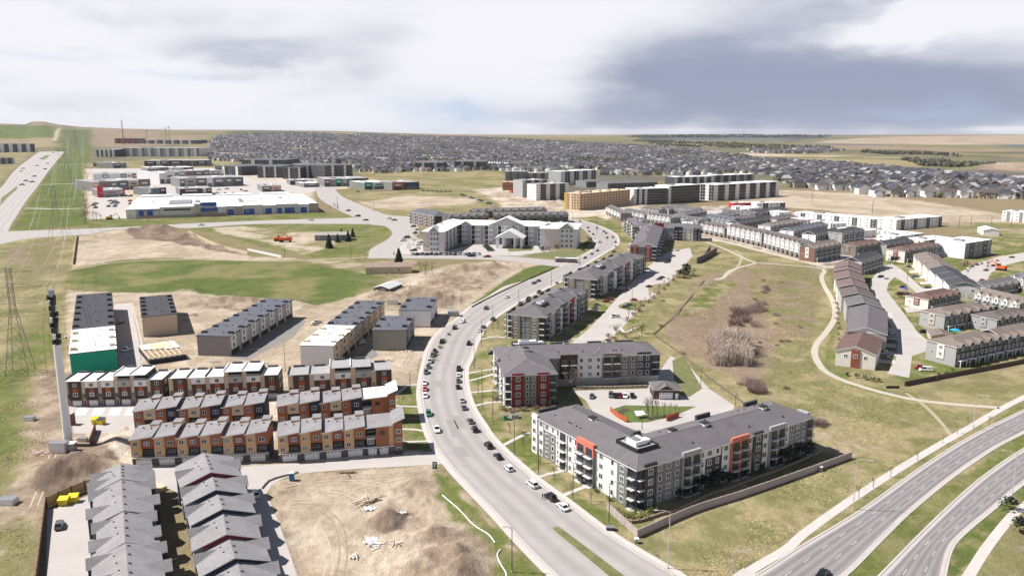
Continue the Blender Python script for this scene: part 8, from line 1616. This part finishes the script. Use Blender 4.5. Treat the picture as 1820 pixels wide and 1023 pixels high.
plants('mauve', [(random.uniform(1170, 1400), random.uniform(500, 700), random.uniform(1.6, 3)) for _ in range(16)]+[(1300+random.uniform(0, 62), 540+random.uniform(0, 40), 5) for _ in range(16)], 'low mauve bare shrub on the ravine floor', 'shrubs of the ravine', 1.2)
plants('mauve', [(1335+random.uniform(0, 30), 495+random.uniform(0, 40), random.uniform(2, 3.5)) for _ in range(6)]+[(1375+random.uniform(0, 80), 560+random.uniform(0, 60), 2) for _ in range(4)], 'bare brown shrub on the far bank of the ravine', 'shrubs on the far ravine bank', 1.2)
plants('mauve', [(random.uniform(1325, 1350), random.uniform(675, 700), 5) for _ in range(6)]+[(1447+random.uniform(0, 18), 752+random.uniform(0, 10), 3) for _ in range(4)], 'brown bare bush above the right end of the large block', 'bushes above the large block', 1.2)
plants('dark', [(1235,876,4.2),(1248,872,5),(1262,868,4.6),(1272,864,5.5),(1285,858,4),(1296,856,3.4),(1308,851,3),(1322,846,3),(1352,836,2.6),(1372,829,3.4),(1388,824,5.4),(1400,820,6),(1412,816,6),(1424,812,5),(1434,806,4),(1210,884,2.8),(1222,880,3)], 'dark shrub along the shaded side of the large block', 'shrubs along the large block', 1.0)
plants('sapling', [(1330,846,9),(1340,842,10),(1350,838,9)], 'pale slim birch before the coral balcony bay', 'birches before the large block')
plants('yellow', [(1110,917,2.0),(1122,921,2.4),(1134,922,2.4),(1146,921,2.2),(1156,912,2.6),(1098,910,1.6),(1128,914,2)], 'yellow-green bush at the near corner of the large block', 'yellow bushes at the corner', 1.3)
plants('aspen', [(1130,598,5),(1140,592,6),(1119,600,4),(1096,594,5)], 'yellow-green tree in the small garden behind the red-fronted block', 'garden trees'); plants('rust', [(1083,600,3),(1090,603,2.6),(1095,588,2.6),(1110,600,2.4)], 'rusty red bush in the small garden behind the red-fronted block', 'garden bushes')
plants('rust', [(898,729,2.2),(906,731,2.4),(915,730,2),(926,729,2.2),(936,729,2.4),(946,728,2),(956,727,2.2),(966,727,2)], 'reddish bush before the dark red panels', 'bushes under the red panels', 1.2); plants('dark', [(984,722,4.5)], 'dark conifer right of the dark red panels', None)
plants('bare', [(1020,688,10),(1025,690,11),(1013,691,9)], 'big bare tree in the shaded corner of the courtyard', 'bare trees in the courtyard')
plants('sapling', [(1152,742,8),(1160,741,9),(1168,740,7),(1180,739,6),(1150,735,7),(1190,736,5),(1200,735,5)], 'tall bare sapling in the courtyard planting bed', 'saplings in the courtyard'); plants('mauve', [(1105,732,1.6),(1113,729,1.8),(1100,736,1.5),(1155,744,1.6),(1170,742,1.6),(1185,741,1.6),(1195,739,1.6)], 'brown low shrub in the courtyard bed', 'shrubs in the courtyard', 1.4)
plants('sapling', [(1526,884,4),(1552,867,4),(1583,848,4),(1630,818,4),(1675,788,4),(1701,770,4),(1720,757,4),(1757,757,4)], 'small bare sapling beside the pale walkway', 'saplings along the walkway')
plants('bush', [(1507,668,2.6),(1521,671,3),(1537,674,3),(1551,677,2.8),(1561,678,2.6)], 'cone-like bush below the brown gable end', 'bushes below the brown gable', .8)
plants('aspen', [(1722,645,4),(1735,642,5),(1752,637,5),(1766,633,5),(1780,629,4),(1795,625,5),(1810,622,4)], 'leafy young tree behind the brown boundary wall', 'trees behind the boundary wall'); plants('bush', [(1660,676,2),(1672,670,2.4),(1684,666,2.2),(1693,660,2)], 'low bush at the left end of the boundary wall row', 'bushes by the boundary wall')
plants('aspen', [(1720,577,5),(1737,574,6),(1752,571,4),(1722,535,4),(1731,532,4)], 'spring-green tree before the taupe rows', 'trees before the taupe rows'); plants('dark', [(1597,528,3.5),(1602,530,4),(1612,530,3.6),(1618,529,3),(1592,468,6),(1585,466,5)], 'dark small tree in the lane quarter', 'dark trees in the lane quarter')
plants('rust', [(1712,472,4),(1717,469,4),(1665,472,3)], 'rusty small tree before the white end wall', 'trees before the white end wall'); plants('bare', [(1448,478,4),(1458,480,4),(1470,486,3.4)], 'bare small tree below the brick end wall', 'trees below the brick end')
plants('rust', [(1483+.30*(y-500)*.28+random.uniform(-2, 2), y, 1.9) for y in range(486, 650, 9)], 'brown garden bush along the gravel-path side of the gabled row', 'garden bushes of the gabled row', 1.2)
plants('bare', [(151,398,18),(153,392,16),(150,384,18),(155,380,16),(152,370,18),(149,360,16),(154,352,18),(150,344,16),(153,336,18),(151,328,16),(156,320,16),(152,312,16),(165,390,14),(172,393,14),(180,394,12)], 'bare tree in the row along the green corridor', 'bare trees along the corridor')
plants('bare', [(230,392,10),(246,391,10),(264,394,10),(290,391,10),(375,386,10),(383,386,10),(400,385,11),(408,386,10),(440,384,9),(470,382,9),(520,380,9),(545,379,9),(587,374,9),(595,372,10),(601,376,10),(560,378,8)], 'small bare tree on the grass below the superstore', 'trees below the superstore')
plants('rust', [(862,428,6),(868,426,7),(850,430,6),(842,432,6),(990,442,5),(1005,441,5),(1015,440,4),(975,445,6),(965,447,5)], 'brown bush beside the white residence wings', 'bushes at the white residence'); plants('aspen', [(956,432,12),(760,447,8)], 'light green tree before the white residence', 'green trees at the residence')
plants('bush', [(1040,442,5),(1046,436,6),(1049,430,6),(1035,446,4)], 'dark hedge tree at the road side of the residence', 'hedge at the residence'); plants('aspen', [(743,425,6),(750,420,6),(736,436,6),(729,444,6)], 'greenish young tree left of the residence car park', 'young trees at the residence')
plants('mauve', [(random.uniform(880, 900), random.uniform(655, 720), 2.2) for _ in range(8)], 'low brown shrub along the left side of the red-fronted block', 'shrubs left of the red-fronted block', 1.2); plants('yellow', [(770,640,1.6),(776,630,1.6),(783,618,1.7),(789,606,1.6),(764,655,1.5),(797,595,1.6)], 'yellowish weeds behind the left kerb pavement', 'weeds at the left kerb', 1.6)
plants('sapling', [(893,640,5),(884,655,5),(880,700,5),(882,715,5),(906,770,5),(930,800,5),(960,822,5),(985,850,5),(1015,878,5),(1050,895,5),(862,600,5),(885,585,5)], 'young bare street tree on the verge before the apartments', 'street trees on the verge')
plants('bush', [(930,772,1.4),(948,786,1.4),(975,812,1.5),(1000,834,1.4),(1035,858,1.5),(1060,872,1.4),(1085,888,1.5)], 'small green foundation bush under the white facade', 'bushes under the white facade', 1.5)
plants('dark', [(1795,905,3.5),(1812,945,4)], 'dark bare-looking bush in the bottom right corner', 'bushes in the bottom right', 1.2)
# tufts of long dry grass so that the slopes are not smooth
def tufts(name, poly, n, hmin, hmax, mats_, label, seed):
    rg = np.random.default_rng(seed); q = px_poly(poly); lo, hi = q.min(0), q.max(0); x = rg.uniform(lo[0], hi[0], n*4); y = rg.uniform(lo[1], hi[1], n*4)
    m = inside(q, x, y) & (fbm(x/14, y/14, 4, seed) > .46); x, y = x[m][:n], y[m][:n]; n = len(x); a = rg.uniform(0, 6.28, n); w = rg.uniform(.18, .5, n); h = rg.uniform(hmin, hmax, n)
    V = np.empty((n, 3, 3)); V[:, 0] = np.stack([x-np.cos(a)*w, y-np.sin(a)*w, np.zeros(n)], 1); V[:, 1] = np.stack([x+np.cos(a)*w, y+np.sin(a)*w, np.zeros(n)], 1); V[:, 2] = np.stack([x+rg.normal(0, .15, n), y+rg.normal(0, .15, n), h], 1)
    V[:, :, 2] += zg(x, y)[:, None]-.02; k = np.arange(n)*3; big_mesh(name, [V.reshape(-1, 3)], [np.arange(n*3)], [k], [rg.integers(0, len(mats_), n)], mats_, label)
T1, T2, T3 = mat('tuft_dry', (.42, .35, .19), .95, .2, .4), mat('tuft_olive', (.26, .24, .10), .95, .2, .4), mat('tuft_brown', (.30, .22, .14), .95, .2, .4)
tufts('dry_grass', [(1200,600),(1340,480),(1460,480),(1440,610),(1460,670),(1640,720),(1560,820),(1440,760),(1330,700)], 14000, .06, .24, [T1, T2, T3], 'tufts of long dry grass over the ravine slopes', 5)
tufts('dry_grass', [(1150,960),(1500,820),(1640,812),(1400,955),(1290,1030),(1190,1030)], 8000, .05, .18, [T1, T2], 'tufts of dry grass on the slope above the walkway', 6)
tufts('weeds', [(-60,640),(60,640),(90,800),(60,900),(40,1040),(-100,1040)], 8000, .06, .22, [T2, T1, T2], 'rough green and dry tufts on the corridor slope at the left edge', 7)
tufts('weeds', [(0,440),(130,425),(120,560),(100,690),(-40,690)], 8000, .08, .3, [T2, T1, T3], 'rough tufts on the corridor round the nearest pylon', 8)
# ------------------------------------------------------------------ haze
hb = MB(); hb.box(-95000, -900, -40, 95000, 46500, 262, mat('haze_air', (1, 1, 1), 1, 0)); ho = hb.build('haze'); tag(ho, 'thin pale haze in the air over the whole place', None, None, 'stuff')
hm = bpy.data.materials.new('haze_air_volume'); hm.use_nodes = True; n_ = hm.node_tree.nodes; n_.remove(n_['Principled BSDF']); pv = n_.new('ShaderNodeVolumePrincipled'); pv.inputs['Color'].default_value = (.86, .90, 1.0, 1); pv.inputs['Density'].default_value = 1.5e-5; pv.inputs['Anisotropy'].default_value = .0
hm.node_tree.links.new(pv.outputs[0], n_['Material Output'].inputs['Volume']); ho.data.materials.clear(); ho.data.materials.append(hm)
